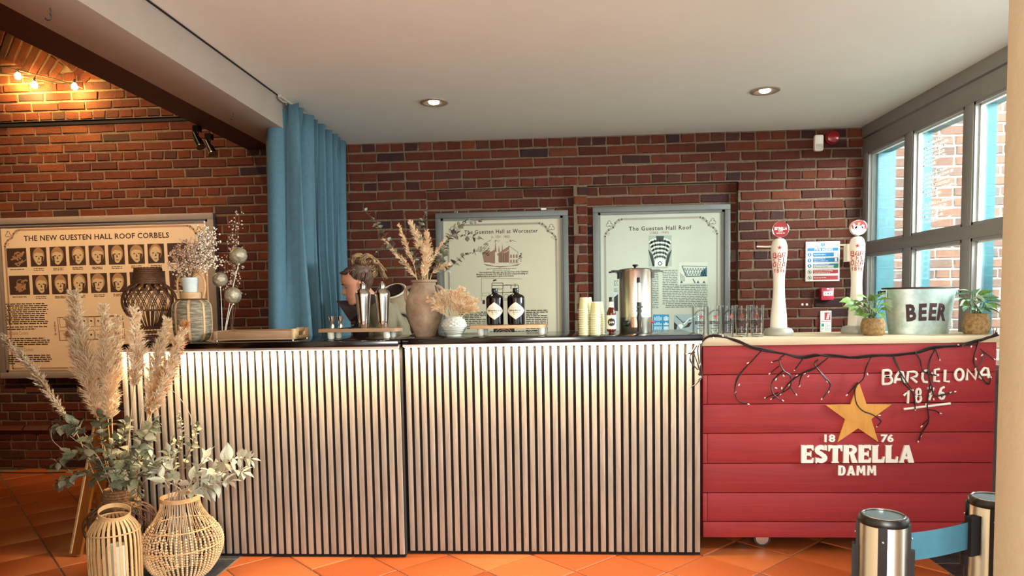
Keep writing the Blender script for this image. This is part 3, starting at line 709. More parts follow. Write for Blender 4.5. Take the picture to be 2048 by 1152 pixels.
def border(t, x0, x1, z0, z1, y, mats_):
    """printed grey double line with gothic scooped corners and trefoils"""
    i = .035; a = .13; g = G(); pts = []
    X0, X1, Z0, Z1 = x0+i, x1-i, z0+i, z1-i
    for cx, cz, sx, sz in ((X0, Z1, 1, -1), (X1, Z1, -1, -1)):
        c = [(cx+sx*a, cz), (cx+sx*a*.82, cz+sz*.005), (cx+sx*a*.62, cz+sz*a*.22), (cx+sx*a*.5, cz+sz*a*.48), (cx+sx*a*.22, cz+sz*a*.62), (cx+sx*a*.05, cz+sz*a*.82), (cx, cz+sz*a)]
        pts.append(c)
    loop = [(X0, Z0)]+pts[0][::-1]+pts[1]+[(X1, Z0)]+[(X0, Z0)]
    line(g, loop, .016, y)
    for cx, cz, s in ((X0+.035, Z1-.035, 1), (X1-.035, Z1-.035, -1)):
        for k in range(3): line(g, [(cx+.013*math.cos(math.radians(90+120*k))+u, cz+.013*math.sin(math.radians(90+120*k))+v) for u, v in arc(0, 0, .013, .013, 90+120*k-130, 90+120*k+130, 8)], .005, y-.0002)
        for dx, dz in ((.07, .02), (-.012, -.075)):
            c0 = (cx+s*dx, cz+dz); line(g, [(c0[0]-.014, c0[1]), (c0[0]+.014, c0[1]+.006), (c0[0]+.004, c0[1]-.014), (c0[0]-.014, c0[1])], .003, y-.0002)
    obj('printed_border', g, mats_, t, fix=False)
def title(t, s, cx, cz, width, size, y, m, name='title', spacing=1.15, bold=0.0006):
    g = text(s, size, bold=bold, spacing=spacing, align='LEFT'); x1 = max(v.x for v in g.v); x0 = min(v.x for v in g.v); k = width/(x1-x0) if width else 1; pre = ''
    for w_ in s.split(' '):         # every word of a heading is a part of its own
        a = text(pre+w_, size, bold=bold, spacing=spacing, align='LEFT'); b = text(w_, size, bold=bold, spacing=spacing, align='LEFT'); dx = max(v.x for v in a.v)-max(v.x for v in b.v)
        obj(name, b.xf(lambda v: (cx+(v.x+dx-(x0+x1)/2)*k, y, cz+v.y)), m, t, fix=False); pre += w_+' '
rng = random.Random(3)
# board 1
b1, y1 = board('display_board', 'grey framed history board titled The Guesten Hall at Worcester, behind the gin bottles', -0.945, 0.10, 0.70, 2.02, YW+RD, FRAMEP, PAPER)
def bp(x, y): q = P(x, y, y1); return q.x, q.z
border(b1, -0.945+.06, 0.10-.06, 0.76, 2.02-.06, y1, INKG)
c = bp(1002, 466.5); title(b1, 'The Guesten Hall at Worcester', c[0], c[1], bp(1076,460)[0]-bp(929,460)[0], .044, y1, INK)
c = bp(1001, 475.5); title(b1, '(c. 1320 - 1862)', c[0], c[1], bp(1020,460)[0]-bp(983,460)[0], .026, y1, INKB, 'date_line')
# engraving of the hall
g = G(); gd = G()
def bq(pts): return [bp(*p) for p in pts]
flat(g, bq([(966,527),(990,532),(1020,532),(1041,527),(1036,531),(1000,535),(972,531)]), y1)
flat(g, bq([(964,505),(972,500),(980,501),(980,525),(968,525)]), y1)
flat(g, bq([(980,504),(990,499),(990,527),(980,526)]), y1-.0001)
flat(g, bq([(994,508),(1018,492),(1017,500),(996,512)]), y1); flat(g, bq([(997,511),(1018,501),(1018,525),(997,525)]), y1-.0001)
for x, top, w_ in ((991,482,2.2),(998,490,1.6),(1004.5,486,1.4)): flat(g, bq([(x,top),(x+w_,504),(x-w_,504)]), y1-.0002)
line(gd, bq([(1018,492),(1036,504),(1036,526),(1018,526),(1018,492)]), .0025, y1-.0002)
for x in (1022,1027.5,1033): 
    for z0, z1 in ((509,516),(519,525)): flat(g, bq([(x-1.6,z1),(x+1.6,z1),(x+1.6,z0+1),(x,z0-.5),(x-1.6,z0+1)]), y1-.0003)
for x in (1000,1003.5,1007,1010.5,1014): line(gd, bq([(x,506),(x,525)]), .004, y1-.0004)
for k in range(26):
    x, z = rng.uniform(964,976), rng.uniform(488,512) ; line(gd, bq([(x,z),(x+rng.uniform(2,5),z-rng.uniform(1,4))]), .003, y1-.0003)
for k in range(14):
    x, z = rng.uniform(1037,1043), rng.uniform(508,524); line(gd, bq([(x,z),(x+rng.uniform(1,3),z-rng.uniform(1,3))]), .004, y1-.0003)
for k in range(16):
    x = rng.uniform(972,1030); line(gd, bq([(x,482+rng.uniform(-2,3)),(x+4,481+rng.uniform(-2,3))]), .002, y1-.0003)
obj('engraving', g, INKB, b1, fix=False); obj('engraving_lines', gd, INK, b1, fix=False, kind='stuff')
for k, s in enumerate(['     One hundred and fifty years ago, the then Dean of the Cathedral', 'Monastery at Worcester, Prior Wulstan de Bransford ordered the building of a', 'magnificent hall for the reception of guests to the monastery.']):
    a = bp(953, 546.5+k*3.9); t_ = text(s, .0185, align='LEFT', bold=.0004); w0 = max(v.x for v in t_.v); kk = (bp(1056,546)[0]-a[0])/w0 if k < 2 else (bp(1028,546)[0]-a[0])/w0
    t_.xf(lambda v: (a[0]+v.x*kk, y1, a[1]+v.y)); obj('paragraph', t_, INK, b1, fix=False)
g = G(); words(g, rng, *(bp(973,538)[0], bp(1033,538)[0]), bp(1000,538)[1], .006, y1); words(g, rng, bp(985,540)[0], bp(1020,540)[0], bp(1000,541)[1], .005, y1)
for col0, col1, r0, r1 in ((918,972,626,672),(1052,1096,622,664)):
    z = r0
    while z < r1:
        if not (col0 < 1000 and z > 660) : words(g, rng, bp(col0,z)[0], bp(col1,z)[0], bp(col0,z)[1], .011, y1, 1.0 if rng.random() < .8 else rng.uniform(.4,.9))
        z += 3.6
for z in (664,667.6,671): words(g, rng, bp(980,z)[0], bp(1090,z)[0], bp(980,z)[1], .009, y1)
obj('body_text', g, INK, b1, fix=False, kind='stuff')
g = G()   # floor plan of the cloister
for pts in ([(963,556),(963,602)],[(963,556),(1044,558)],[(984,566),(984,578),(1006,578),(1006,566),(984,566)],[(1010,570),(1022,570),(1022,578)],[(984,571),(1036,570)],[(1037,571),(1037,584),(1020,584)],[(965,586),(978,586),(978,592),(965,592),(965,586)],[(1006,580),(1004,600),(1016,600)],[(1030,567),(1030,575)],[(986,586),(1034,584)]): line(g, bq(pts), .005 if pts[0][0] > 970 else .002, y1)
line(g, [(bp(1012,593)[0]+u, bp(1012,593)[1]+v) for u, v in arc(0,0,.018,.018,0,360,14)], .003, y1)
flat(g, bq([(986,560),(993,558),(993,561),(986,563)]), y1); flat(g, bq([(965,600),(970,600),(970,608),(965,608)]), y1); obj('printed_plan', g, INK, b1, fix=False)
g = G(); flat(g, bq([(987,657),(1029,656),(1029,666),(987,667)]), y1); obj('printed_photograph', g, INK, b1, fix=False)
g = G()
for r_ in (.02,.035,.05): line(g, [(bp(1007,668)[0]+u, bp(1007,668)[1]+v) for u, v in arc(0,0,r_*1.3,r_,10,170,12)], .006, y1-.0003)
obj('photograph_arches', g, MIDINK, b1, fix=False)
# board 2
b2, y1 = board('display_board', 'grey framed history board titled The Guesten Hall Roof, behind the steel urn', 0.292, 1.345, 0.70, 2.035, YW+RD, FRAMEP, mat('poster_paper_cool', '#adb09d', .6, noise=.04, nscale=4))
border(b2, 0.292+.06, 1.345-.06, 0.76, 2.035-.06, y1, INKG)
c = bp(1320, 460); title(b2, 'The Guesten Hall Roof', c[0], c[1], bp(1383,460)[0]-bp(1258,460)[0], .044, y1, INK)
c = bp(1319, 467.5); title(b2, '(1862 - 1989)', c[0], c[1], bp(1338,460)[0]-bp(1302,460)[0], .026, y1, INKB, 'date_line')
# vaulted roof photograph
g = G(); flat(g, bq([(1297,471),(1343.5,470.5),(1343.5,532.5),(1297,533)]), y1); obj('printed_photograph', g, mat('photo_grey', '#8f9a8c', .7), b2, fix=False)
g = G(); gl = G(); cx = 1320
for k in range(7):
    yy = 480+k*7.2; rx = 22-k*2.4; ry = 9-k*.7
    line(gl, bq([(cx+u, yy+6-v) for u, v in arc(0,0,rx,ry,8,172,10)]), .010-k*.0008, y1-.0004)
    line(g, bq([(cx+u, yy+9.5-v) for u, v in arc(0,0,rx*.96,ry*.9,15,165,10)]), .012-k*.0011, y1-.0003)
    for a in (35,60,90,120,145):
        u, v = rx*.98*math.cos(math.radians(a)), ry*math.sin(math.radians(a)); line(g, bq([(cx+u, yy+6-v),(cx+u*.9, yy+13-v)]), .008-k*.0008, y1-.0003)
flat(g, bq([(1312,472),(1328,472),(1327,480),(1313,480)]), y1-.0005)
flat(gl, bq([(1309,532.5)]+[(1320+u,527-v) for u, v in arc(0,0,10.5,10,0,180,12)][::-1]+[(1331,532.5)]), y1-.0006)
line(g, [(bp(1320,527)[0]+u, bp(1320,527)[1]+v) for u, v in arc(0,0,.014,.014,0,360,12)], .006, y1-.0008)
for s_ in (-1, 1):
    for k in range(4): line(g, bq([(cx+s_*(22.5-k*2.4),500+k*3),(cx+s_*(14-k),532.5)]), .006, y1-.0004)
obj('photograph_shadows', g, mat('photo_dark', '#2c302a', .7), b2, fix=False); obj('photograph_ribs', gl, mat('photo_pale', '#d8dcc8', .7), b2, fix=False)
# drawing of the roof truss
g = G(); gp = G(); flat(gp, bq([(1358,525),(1415,524),(1415,566),(1358,567)]), y1); obj('printed_drawing', gp, mat('pale_wash', '#b6b9a6', .7), b2, fix=False)
flat(g, bq([(1401,545),(1414,533),(1414,552),(1402,552)]), y1-.0002)
line(g, bq([(1364,532),(1414,533)]), .005, y1-.0002); line(g, bq([(1364,532),(1373,553),(1414,552)]), .007, y1-.0002); line(g, bq([(1386,558),(1390,566)]), .008, y1-.0002)
for k in range(8):
    for r_ in range(2):
        x = 1370+k*5.3+r_*2; yy = 543+r_*8; line(g, bq([(x-2.6,yy),(x,yy-7),(x+2.6,yy)]), .004, y1-.0002)
for x in (1363,1396,1408): flat(g, bq([(x-3,566),(x+3,566),(x,561)]), y1-.0003)
for k in range(9): line(g, bq([(1360+k*1.1,545+k),(1361+k*1.1,563)]), .0015, y1-.0002)
obj('roof_drawing', g, INKT, b2, fix=False)
g = G()
z = 542
while z < 573: words(g, rng, bp(1325,z)[0], bp(1355,z)[0], bp(1325,z)[1], .010, y1); z += 3.5
while z < 618:
    words(g, rng, bp(1325 if rng.random() > .15 else 1331,z)[0], bp(1415,z)[0], bp(1325,z)[1], .010, y1, .3 if rng.random() < .12 else 1); z += 3.5
for z in range(0, 22): words(g, rng, bp(1304,542+z*3.5)[0], bp(1317,542)[0], bp(1304,543+z*3.5)[1], .010, y1)
for z in (563,567,571,579,583): words(g, rng, bp(1228,z)[0], bp(1236,z)[0], bp(1228,z)[1], .010, y1)
words(g, rng, bp(1297,536)[0], bp(1336,536)[0], bp(1297,536.5)[1], .006, y1); words(g, rng, bp(1360,570)[0], bp(1412,570)[0], bp(1360,570)[1], .005, y1)
obj('body_text', g, mat('grey_green_ink', '#55625a', .7), b2, fix=False, kind='stuff')
c = bp(1235, 547); title(b2, 'D', c[0], c[1], 0, .034, y1, INK, 'drop_capital')
g = G(); flat(g, bq([(1306,629),(1338,629),(1338,660),(1306,660)]), y1); obj('printed_photograph', g, INKBL, b2, fix=False)
g = G()
for x0, x1 in ((1308,1324),(1327,1337)):
    for k in range(4):
        x = x0+(x1-x0)*(k+.5)/4; line(g, bq([(x,632+abs(k-1.5)*1.5),(x,642-abs(k-1.5))]), .006, y1-.0003); line(g, bq([(x,644+abs(k-1.5)*2),(x,650)]), .007, y1-.0003); line(g, bq([(x,653),(x,659)]), .007, y1-.0003)
obj('photograph_windows', g, mat('pale_blue_print', '#cfe6e4', .7), b2, fix=False)
g = G(); flat(g, bq([(1348,629),(1400,628),(1400,662),(1348,659)]), y1); obj('printed_photograph', g, mat('grey_photo', '#8ea3a0', .7), b2, fix=False)
g = G(); flat(g, bq([(1348,644),(1355,650),(1353,659),(1348,659)]), y1-.0003); flat(g, bq([(1366,656),(1374,650),(1376,646),(1384,644),(1378,654)]), y1-.0003); flat(g, bq([(1228,595),(1236,588),(1236,622),(1229,622)]), y1-.0003); line(g, bq([(1352,632),(1366,645),(1380,640)]), .006, y1-.0003); obj('photograph_shadows', g, INK, b2, fix=False, kind='stuff')
g = G(); flat(g, bq([(1356,650),(1362,647),(1367,652),(1362,659)]), y1-.0004); line(g, bq([(1368,648),(1378,638),(1390,633)]), .01, y1-.0004); obj('photograph_lights', g, mat('pale_print', '#d3ddd2', .7), b2, fix=False)
g = G(); flat(g, bq([(1227,585),(1236,585),(1236,600),(1227,606)]), y1); flat(g, bq([(1228,622),(1236,622),(1236,665),(1228,665)]), y1+.0001); obj('printed_photograph', g, mat('pale_grey_print', '#aab5ac', .7), b2, fix=False)
# board 3 (left hall)
b3, y1 = board('display_board', 'large framed board of carved roof corbel portraits on the warm lit brick wall', -4.58, -2.715, 0.755, 2.062, YW, FRAMEW, PAPER2, .05)
border(b3, -4.58+.06, -2.715-.06, 0.80, 2.062-.06, y1, mat('taupe_ink', '#a5836a', .7))
c = bp(192, 478.5); title(b3, 'THE NEW GUESTEN HALL ROOF CORBELS', c[0], c[1], bp(338,470)[0]-bp(47,470)[0], .060, y1, INK, spacing=1.05, bold=.0012)
def portrait(x0, x1, yt, yb, seed, relief=False):
    r = random.Random(seed); a = bp(x0, yb); b = bp(x1, yt); W, H = b[0]-a[0], b[1]-a[1]
    g = G(); g.mi = 0; flat(g, [(a[0], a[1]), (b[0], a[1]), (b[0], b[1]), (a[0], b[1])], y1)
    L = lambda u, v: (a[0]+u*W, a[1]+v*H)
    if relief:
        g.mi = 1
        for k in range(9):
            u, v = r.uniform(.15,.6), r.uniform(.15,.7); line(g, [L(u, v), L(u+r.uniform(.1,.3), v+r.uniform(-.15,.2)), L(u+r.uniform(.2,.4), v+r.uniform(-.2,.2))], .006+.010*r.random(), y1-.0002-k*.00005)
        line(g, [L(.55+.17*math.cos(t/8*2*PI), .65+.15*math.sin(t/8*2*PI)) for t in range(9)], .006, y1-.0008)
    else:
        du = r.uniform(-.05,.05); wd = r.uniform(.29,.35)
        g.mi = 1; flat(g, [L(.5+du+u, .52+v+.05) for u, v in arc(0,0,wd+.06,.42,0,360,18)[:-1]], y1-.0002)              # hair and ears
        g.mi = 2; flat(g, [L(.5+du+(u*(1 if v > 0 else .92+v*.5)), .47+v) for u, v in arc(0,0,wd,.40,0,360,20)[:-1]], y1-.0004)   # face
        g.mi = 0
        for s_ in (-1, 1): flat(g, [L(.5+du+s_*.14+u, .53+v) for u, v in arc(0,0,.065,.028,0,360,8)[:-1]], y1-.0006)
        flat(g, [L(.5+du+r.choice((-1,1))*.03, .54), L(.5+du+.055, .37), L(.5+du-.045, .36)], y1-.0006); flat(g, [L(.5+du-.1,.25), L(.5+du+.1,.25), L(.5+du+.08,.215), L(.5+du-.08,.215)], y1-.0006)
        s_ = r.choice((-1,1)); flat(g, [L(.5+du+s_*wd, .5), L(.5+du+s_*wd*.62, .55), L(.5+du+s_*wd*.5, .2), L(.5+du+s_*wd*.75, .22)], y1-.0005)
        if r.random() < .6:
            g.mi = 1; flat(g, [L(.5+du-wd*.95,.66), L(.5+du-.1,.74), L(.5+du+.2,.70), L(.5+du+wd*.95,.66), L(.5+du+wd*.6,.90), L(.5+du-wd*.6,.91)], y1-.0005)
    obj('printed_portrait', g, [mat('photo_brown_dark', '#3b2217', .7), MIDINK, PALEINK], b3, fix=False)
top = [(15,52,496,535,1),(62,92,494.5,533.5,0),(101,131,493,532.5,0),(139.5,170,492,531,0),(179,209,490.5,530.5,0),(218,248,489,529.5,0),(257,288,488.5,528,0),(296.5,327.5,487,527,0),(336,373,485.5,525.5,1)]
bot = [(20,58,551,590,1),(66.5,96.5,549.5,589.5,0),(104.5,135,548.5,588.5,0),(143.5,174,547,587,0),(182.5,213.5,546,586,0),(221.5,253,545,584.5,0),(261,291,543.5,583,0),(299,330,542,582,0),(340,376,541,580,1)]
for k, (a, b, c, d, rl) in enumerate(top+bot): portrait(a, b, c, d, 100+k, rl)
g = G()
for (a, b, c, d, rl) in top+bot:
    for k in range(1 if rl else 2): words(g, rng, bp(a+5,d)[0], bp(b-4,d)[0], bp((a+b)/2, d+4.6+k*3.2)[1], .009, y1)
for k in range(11): words(g, rng, bp(6+k*.3,608)[0], bp(92+rng.uniform(-6,4),608)[0], bp(8, 609.5+k*3.95)[1]+.0, .0135, y1)
for k in range(2): words(g, rng, bp(11,655)[0], bp(95-k*24,655)[0], bp(11, 655.5+k*4.4)[1], .0135, y1)
for k in range(5): words(g, rng, bp(14,680)[0], bp(101-rng.uniform(0,14)-(50 if k == 4 else 0),680)[0], bp(14, 678.5+k*4)[1], .0135, y1)
for k in range(5): words(g, rng, bp(16,712)[0], bp(104-rng.uniform(0,6)-(68 if k == 4 else 0),712)[0], bp(16, 712.5+k*4)[1], .0135, y1)
obj('body_text', g, mat('dark_brown_ink', '#3a2014', .7), b3, fix=False, kind='stuff')
for s, x0, y_, x1, sz in (('The Stone Corbels', 12, 670, 57, .040), ('Timber Wall Corbels', 14.5, 703, 67, .040)):
    c0 = bp(x0, y_); t_ = text(s, sz, align='LEFT', spacing=1.1); w0 = max(v.x for v in t_.v); k = (bp(x1, y_)[0]-c0[0])/w0; t_.xf(lambda v: (c0[0]+v.x*k, y1, c0[1]+v.y)); obj('heading', t_, INKB, b3, fix=False)
for s, x0, y_ in (('M', 5, 609.5), ('L', 10, 656), ('T', 15.5, 713)): c0 = bp(x0, y_); title(b3, s, c0[0], c0[1], 0, .034, y1, INK, 'drop_capital')
c = bp(207, 627.5); title(b3, 'WEST', c[0], c[1], 0, .030, y1, INK, 'plan_label')
for k, s in enumerate('SOUTH'): c = bp(109.5+k*.5, 648+k*5.6); title(b3, s, c[0], c[1], 0, .026, y1, INK, 'plan_label')
g = G()
line(g, bq([(115,635),(245,631)]), .004, y1); line(g, bq([(115,635),(119,681),(250,676)]), .004, y1); line(g, bq([(245,631),(250,676)]), .004, y1)
for k in range(9):
    x = 119+k*14.2
    for a, b in ((635.5,654.5),(662,681)): line(g, bq([(x,a-k*.4),(x+12,a-k*.4-.4),(x+13.3,b-k*.4-.4),(x+1.3,b-k*.4),(x,a-k*.4)]), .003, y1)
    for yy in ((642.5,670) if k else ()): line(g, [(bp(x+6.5,yy)[0]+u, bp(x+6.5,yy-k*.4+1)[1]+v) for u, v in arc(0,0,.004,.004,0,360,8)], .009, y1-.0002)
obj('printed_plan', g, mat('dark_brown_ink', '#3a2014', .7), b3, fix=False)
# hanging eyes on top of the two small boards
for x, y_ in ((912,424),(1228,417),(1411,410)):
    c = P(x, y_, YW+.03); tag(obj('hanging_eye', G().tube([(c.x+.009*math.cos(a*PI/5), c.y, c.z+.009*math.sin(a*PI/5)) for a in range(10)], .0035, 6, closed=True).box(c.x-.004, c.x+.004, c.y, YW+RD, c.z-.022, c.z-.006), STEELB), {912:'small metal hanging eye above the left grey board', 1228:'small metal hanging eye above the left part of the roof board', 1411:'small metal hanging eye above the right part of the roof board'}[x], 'hook')
c = P(1095, 420, YW+.03); tag(obj('latch_bolt', G().tube([(c.x-.05, c.y, c.z), (c.x+.05, c.y, c.z)], .007, 8).box(c.x-.05, c.x-.01, c.y-.004, YW+RD, c.z-.012, c.z+.012), STEELB), 'small steel bolt on top of the left grey board', 'bolt')

# ------------------------------------------------------------------ curtain on the beam
def curtain():
    path = [(-1.86, 4.62), (-1.90, 4.46), (-1.885, 4.36), (-1.80, 4.27), (-1.70, 4.275), (-1.675, 4.36), (-1.60, 4.40), (-1.555, 4.33), (-1.60, 4.27), (-1.655, 4.32)]
    g = G(); t = thing('curtain', 'tall blue-grey curtain hanging in folds from the beam beside the woman', 'curtain', (-1.68, 4.8, 1.16))
    rr = random.Random(5)
    # folds run from the front edge back to the wall; rows of the plan path from the rail down to the hem
    N = 150; rows = 14; pts = []
    ph = [rr.uniform(-.25, .25) for _ in range(40)]
    def plan(u, s):       # u along the cloth 0..1, s 0 top .. 1 bottom
        if u < 0.16:      # free front edge turned round towards the hall
            k = u/0.16; x = -1.80-0.05*s+0.17*k*(1-.15*s)+.012*math.sin(k*9+s*2); y = 4.36-.05*s-.14*math.sin(k*2.6)+.03*math.sin(k*7)*(0.3+s); return x, y
        k = (u-0.16)/0.84; n = 9; a = (k*n+.18*math.sin(k*17))*2*PI
        amp = (0.045+0.065*min(1, s*1.8))*(1-.45*k)*(.8+.45*math.sin(k*23+1)**2)
        y = 4.23+k*1.18+0.02*math.sin(a*2+1)*s; x = -1.60-.035*min(1,s*3)+amp*math.sin(a+0.5*math.sin(k*9)+s*.5)-0.02*s+.03*(1-s)*0
        x -= .19*math.exp(-((k-.125)/.036)**2)*min(1, s*1.8)
        return x, y+.019*math.sin(2*a+.6)*(.5+.5*s)
    for r in range(rows+1):
        s = r/rows
        for i in range(N+1):
            u = i/N; x, y = plan(u, s); top = 2.548 if u > .17 else 2.548-0.11*(1-u/.17)**.7
            z = top+(0.03-top)*s; g.v.append(Vector((x, y, z)))
    for r in range(rows):
        for i in range(N):
            a = r*(N+1)+i; g.f.append((a, a+1, a+N+2, a+N+1)); g.m.append(0)
    o = obj('cloth', g, CURT, t, angle=180)
    md = o.modifiers.new('thickness', 'SOLIDIFY'); md.thickness = 0.004
    obj('curtain_rail', G().bbox(-1.637, -1.617, 4.15, 5.44, 2.556, 2.573, .002), BEAMW, t)
    g = G()
    for k in range(7): g.tube([(-1.627, 4.26+k*.18, 2.558), (-1.627, 4.26+k*.18, 2.542)], .004, 6)
    g.tube([(-1.627, 4.17, 2.563), (-1.63, 4.14, 2.55), (-1.625, 4.19, 2.543), (-1.62, 4.24, 2.548)], .006, 6)
    obj('curtain_hooks', g, BEAMW, t, kind='stuff')
curtain()

# ------------------------------------------------------------------ ceiling fittings
for x, y, lb in ((868, 204, 'round recessed downlight in the ceiling left of centre, lit'), (1530, 181, 'round recessed downlight in the ceiling near the window, lit')):
    c = PZ(x, y, ZC); t = thing('downlight', lb, 'ceiling light', (c.x, c.y, ZC), 'recessed ceiling downlights')
    g = G(); g.lathe((c.x, c.y, ZC), [(.088,-.0005),(.088,-.005),(.082,-.008),(.066,-.008),(.058,-.004),(.034,-.0015)], 32, cap1=False); obj('trim_ring', g, mat('worn_steel_ring', '#b3aa98', .35, .6), t)
    obj('lamp', G().lathe((c.x, c.y, ZC), [(.032,-.001),(.032,-.006),(.024,-.011),(.010,-.013)], 24), SPOTG, t, label='glowing lamp')
    light('downlight_beam', 'SPOT', (c.x, c.y, ZC-.02), (0, 0, 0), 22, (1, .88, .68), spot_size=1.9, spot_blend=.8, shadow_soft_size=.04)
for x, y, lb in ((100, 22, 'open steel hook screwed under the beam near the camera'), (466, 232, 'bent steel hook under the beam near the curtain')):
    c = PZ(x, y+ (-6), 2.395); s = .75 if x < 200 else .55; g = G(); g.tube([(c.x, c.y, 2.40), (c.x+.002, c.y, 2.385)]+[(c.x-.012*s+.016*s*math.cos(math.radians(a)), c.y, 2.372-.01*s+.016*s*math.sin(math.radians(a))) for a in range(60, -170, -25)], .0022, 6)
    tag(obj('hook', g, mat('dark_steel', '#3a302a', .5, .5)), lb, 'hook')
# spotlights under the brown timber
for k, (x, y, lb) in enumerate(((394, 262, 'black spotlight under the brown beam, left of the pair'), (418, 278, 'black spotlight under the brown beam, right of the pair'))):
    c = PZ(x, y-10, 2.552); c.y = min(c.y, 5.25); t = thing('spotlight', lb, 'spotlight', (c.x, c.y, 2.552), 'black spotlights under the beam')
    obj('bracket', G().box(c.x-.022, c.x+.022, c.y-.022, c.y+.022, 2.512, 2.552).cyl((c.x, c.y, 2.52), (c.x, c.y, 2.48), .008, n=8), BLACKP, t)
    a = Vector((c.x-.02, c.y, 2.50)); b = Vector((c.x+.035, c.y-.03, 2.405)); d = (b-a).normalized()
    obj('lamp_body', G().tube([a, a+d*.05, a+d*.055, a+d*.115], [.02,.02,.028,.03], 16), BLACKP, t); obj('lamp_rim', G().tube([a+d*.112, a+d*.117], [.031,.031], 16), STEELB, t)
for x_ in (-4.3, -3.1):
    v_ = Vector((-3.7+.5*(x_+3.7), 5.5, 1.95))-Vector((x_, 3.4, 4.3)); light('display_spot', 'SPOT', (x_, 3.4, 4.3), v_.to_track_quat('-Z', 'Y').to_euler(), 360, (1, .67, .36), spot_size=math.radians(52), spot_blend=.9, shadow_soft_size=.06)
# string lights on the hall side
t = thing('string_lights', 'string of glowing warm bulbs on black cable before the lit brick wall', 'string lights', P(90, 160, 5.2))
Ybl = 5.42
def cable(pts, r=.0045): return G().tube(spline([P(x, y, Ybl) for x, y in pts], 5), r, 6)
obj('cable', cable([(-260, 120), (-120, 128), (0, 134), (30, 139), (70, 149), (110, 158), (150, 171), (166, 177)]), WIRE, t)
obj('cable', G().tube(spline([P(-260,120,Ybl), P(-340,116,Ybl), P(-420,112,Ybl)], 6), .0045, 6), WIRE, t)
obj('cable', cable([(-260, 132), (-100, 138), (0, 146), (60, 156), (110, 165), (140, 169), (150, 166)]), WIRE, t)
for x, y, *Yo in ((36, 152), (69, 170), (149, 173)):
    c = P(x, y, Yo[0] if Yo else Ybl); b = obj('bulb', G().lathe((c.x, c.y, c.z), [(.006,.03),(.012,.024),(.022,.006),(.024,-.006),(.018,-.02),(.006,-.027)], 16), BULB, t)
    obj('lamp_holder', G().cyl((c.x, c.y, c.z+.028), (c.x, c.y, c.z+.056), .011, .009, 10), BLACKP, b)
    light('bulb_light', 'POINT', (c.x, c.y-.035, c.z-.03), (0, 0, 0), 19, (1, .64, .16), shadow_soft_size=.03)

# ------------------------------------------------------------------ things on the back wall
c = P(1634, 288, YW); t = thing('motion_sensor', 'small white motion sensor under the ceiling on the brick wall', 'sensor', (c.x, YW, c.z))
obj('sensor_body', G().bbox(c.x-.034, c.x+.034, YW-.05, YW-.004, c.z-.06, c.z+.06, .014), SIGNW, t); obj('sensor_lens', G().bbox(c.x-.024, c.x+.024, YW-.054, YW-.049, c.z-.05, c.z-.012, .004), mat('milky_lens', '#cfcbbd', .3), t)
obj('wall_mount', G().box(c.x-.015, c.x+.015, YW-.006, YW+.004, c.z-.02, c.z+.03), SIGNW, t)
c = P(1661, 277, YW); t = thing('alarm_sounder', 'round dark red alarm sounder in the corner beside the white sensor', 'alarm', (c.x, YW, c.z))
obj('sounder_base', G().tube([(c.x, YW+.005, c.z), (c.x, YW-.04, c.z)], .052, 24), SOUNDER, t); obj('sounder_dome', G().tube([(c.x, YW-.04, c.z), (c.x, YW-.055, c.z), (c.x, YW-.062, c.z)], [.046,.04,.022], 24), mat('alarm_red_dome', '#8a0f16', .25), t)
# fire action notice
ys = YW-.012
def sp(x, y): q = P(x, y, ys); return q.x, q.z
t = thing('fire_action_sign', 'white Fire action notice with blue and red instruction bars on brick', 'sign', P(1646, 522, ys))
a, b = sp(1611, 563), sp(1680, 482)
obj('sign_plate', G().bbox(a[0], b[0], ys, YW+.004, a[1], b[1], .001), SIGNW, t)
def srect(g, x0, x1, y0, y1, d=.0006): p, q = sp(x0, y1), sp(x1, y0); return g.box(p[0], q[0], ys-d, ys+.0005, p[1], q[1])
g = srect(G(), 1615, 1676.5, 495, 502.5)
for y0, y1 in ((504.5, 513.5), (515, 524.5), (527, 531)): srect(g, 1626, 1676.5, y0, y1)
for y in (489, 509.5, 521, 532): p = sp(1646 if y < 495 else 1619, y); g.tube([(p[0], ys-.0006, p[1]), (p[0], ys+.0004, p[1])], .0145, 16)
obj('blue_bars', g, SIGNBL, t, kind='stuff')
obj('green_bar', srect(srect(G(), 1626, 1676.5, 531, 536), 1668, 1676.5, 527, 536, .0009), SIGNGR, t)
obj('red_bars', srect(srect(G(), 1626, 1676, 539, 547.5), 1626, 1676, 551, 560), SIGNRED, t, kind='stuff')
g = srect(srect(srect(G(), 1627.5, 1667, 531.5, 535.5, .0012), 1667.5, 1675.5, 505.5, 512.5, .0012), 1669.5, 1674, 516, 523, .0012)
for y in (489, 509.5, 521, 532): p = sp(1646 if y < 495 else 1619, y); g.box(p[0]-.0025, p[0]+.0025, ys-.0012, ys, p[1]-.008, p[1]+.009)
obj('white_symbols', g, SIGNW, t, kind='stuff')
g = G()
for y in (544, 555.5): 
    p = sp(1619, y); g.tube([(p[0]+.0135*math.cos(k*PI/8), ys-.0008, p[1]+.0135*math.sin(k*PI/8)) for k in range(16)], .0013, 5, closed=True); line(g, [(p[0]-.009, p[1]+.009), (p[0]+.009, p[1]-.009)], .003, ys-.001); line(g, [(p[0]-.002, p[1]-.008), (p[0]+.001, p[1]+.006)], .004, ys-.001)
obj('prohibition_symbols', g, INK, t, fix=False, kind='stuff')
def label_text(t, s, x0, yb, x1, size, m, name='lettering', dy=-.0012):
    p, q = sp(x0, yb), sp(x1, yb); tx = text(s, size, align='LEFT', bold=size*.02); k = (q[0]-p[0])/max(v.x for v in tx.v); tx.xf(lambda v: (p[0]+v.x*k, ys+dy, p[1]+v.y)); obj(name, tx, m, t, fix=False)
label_text(t, 'Fire action', 1628.5, 501, 1665, .030, SIGNW, 'heading')
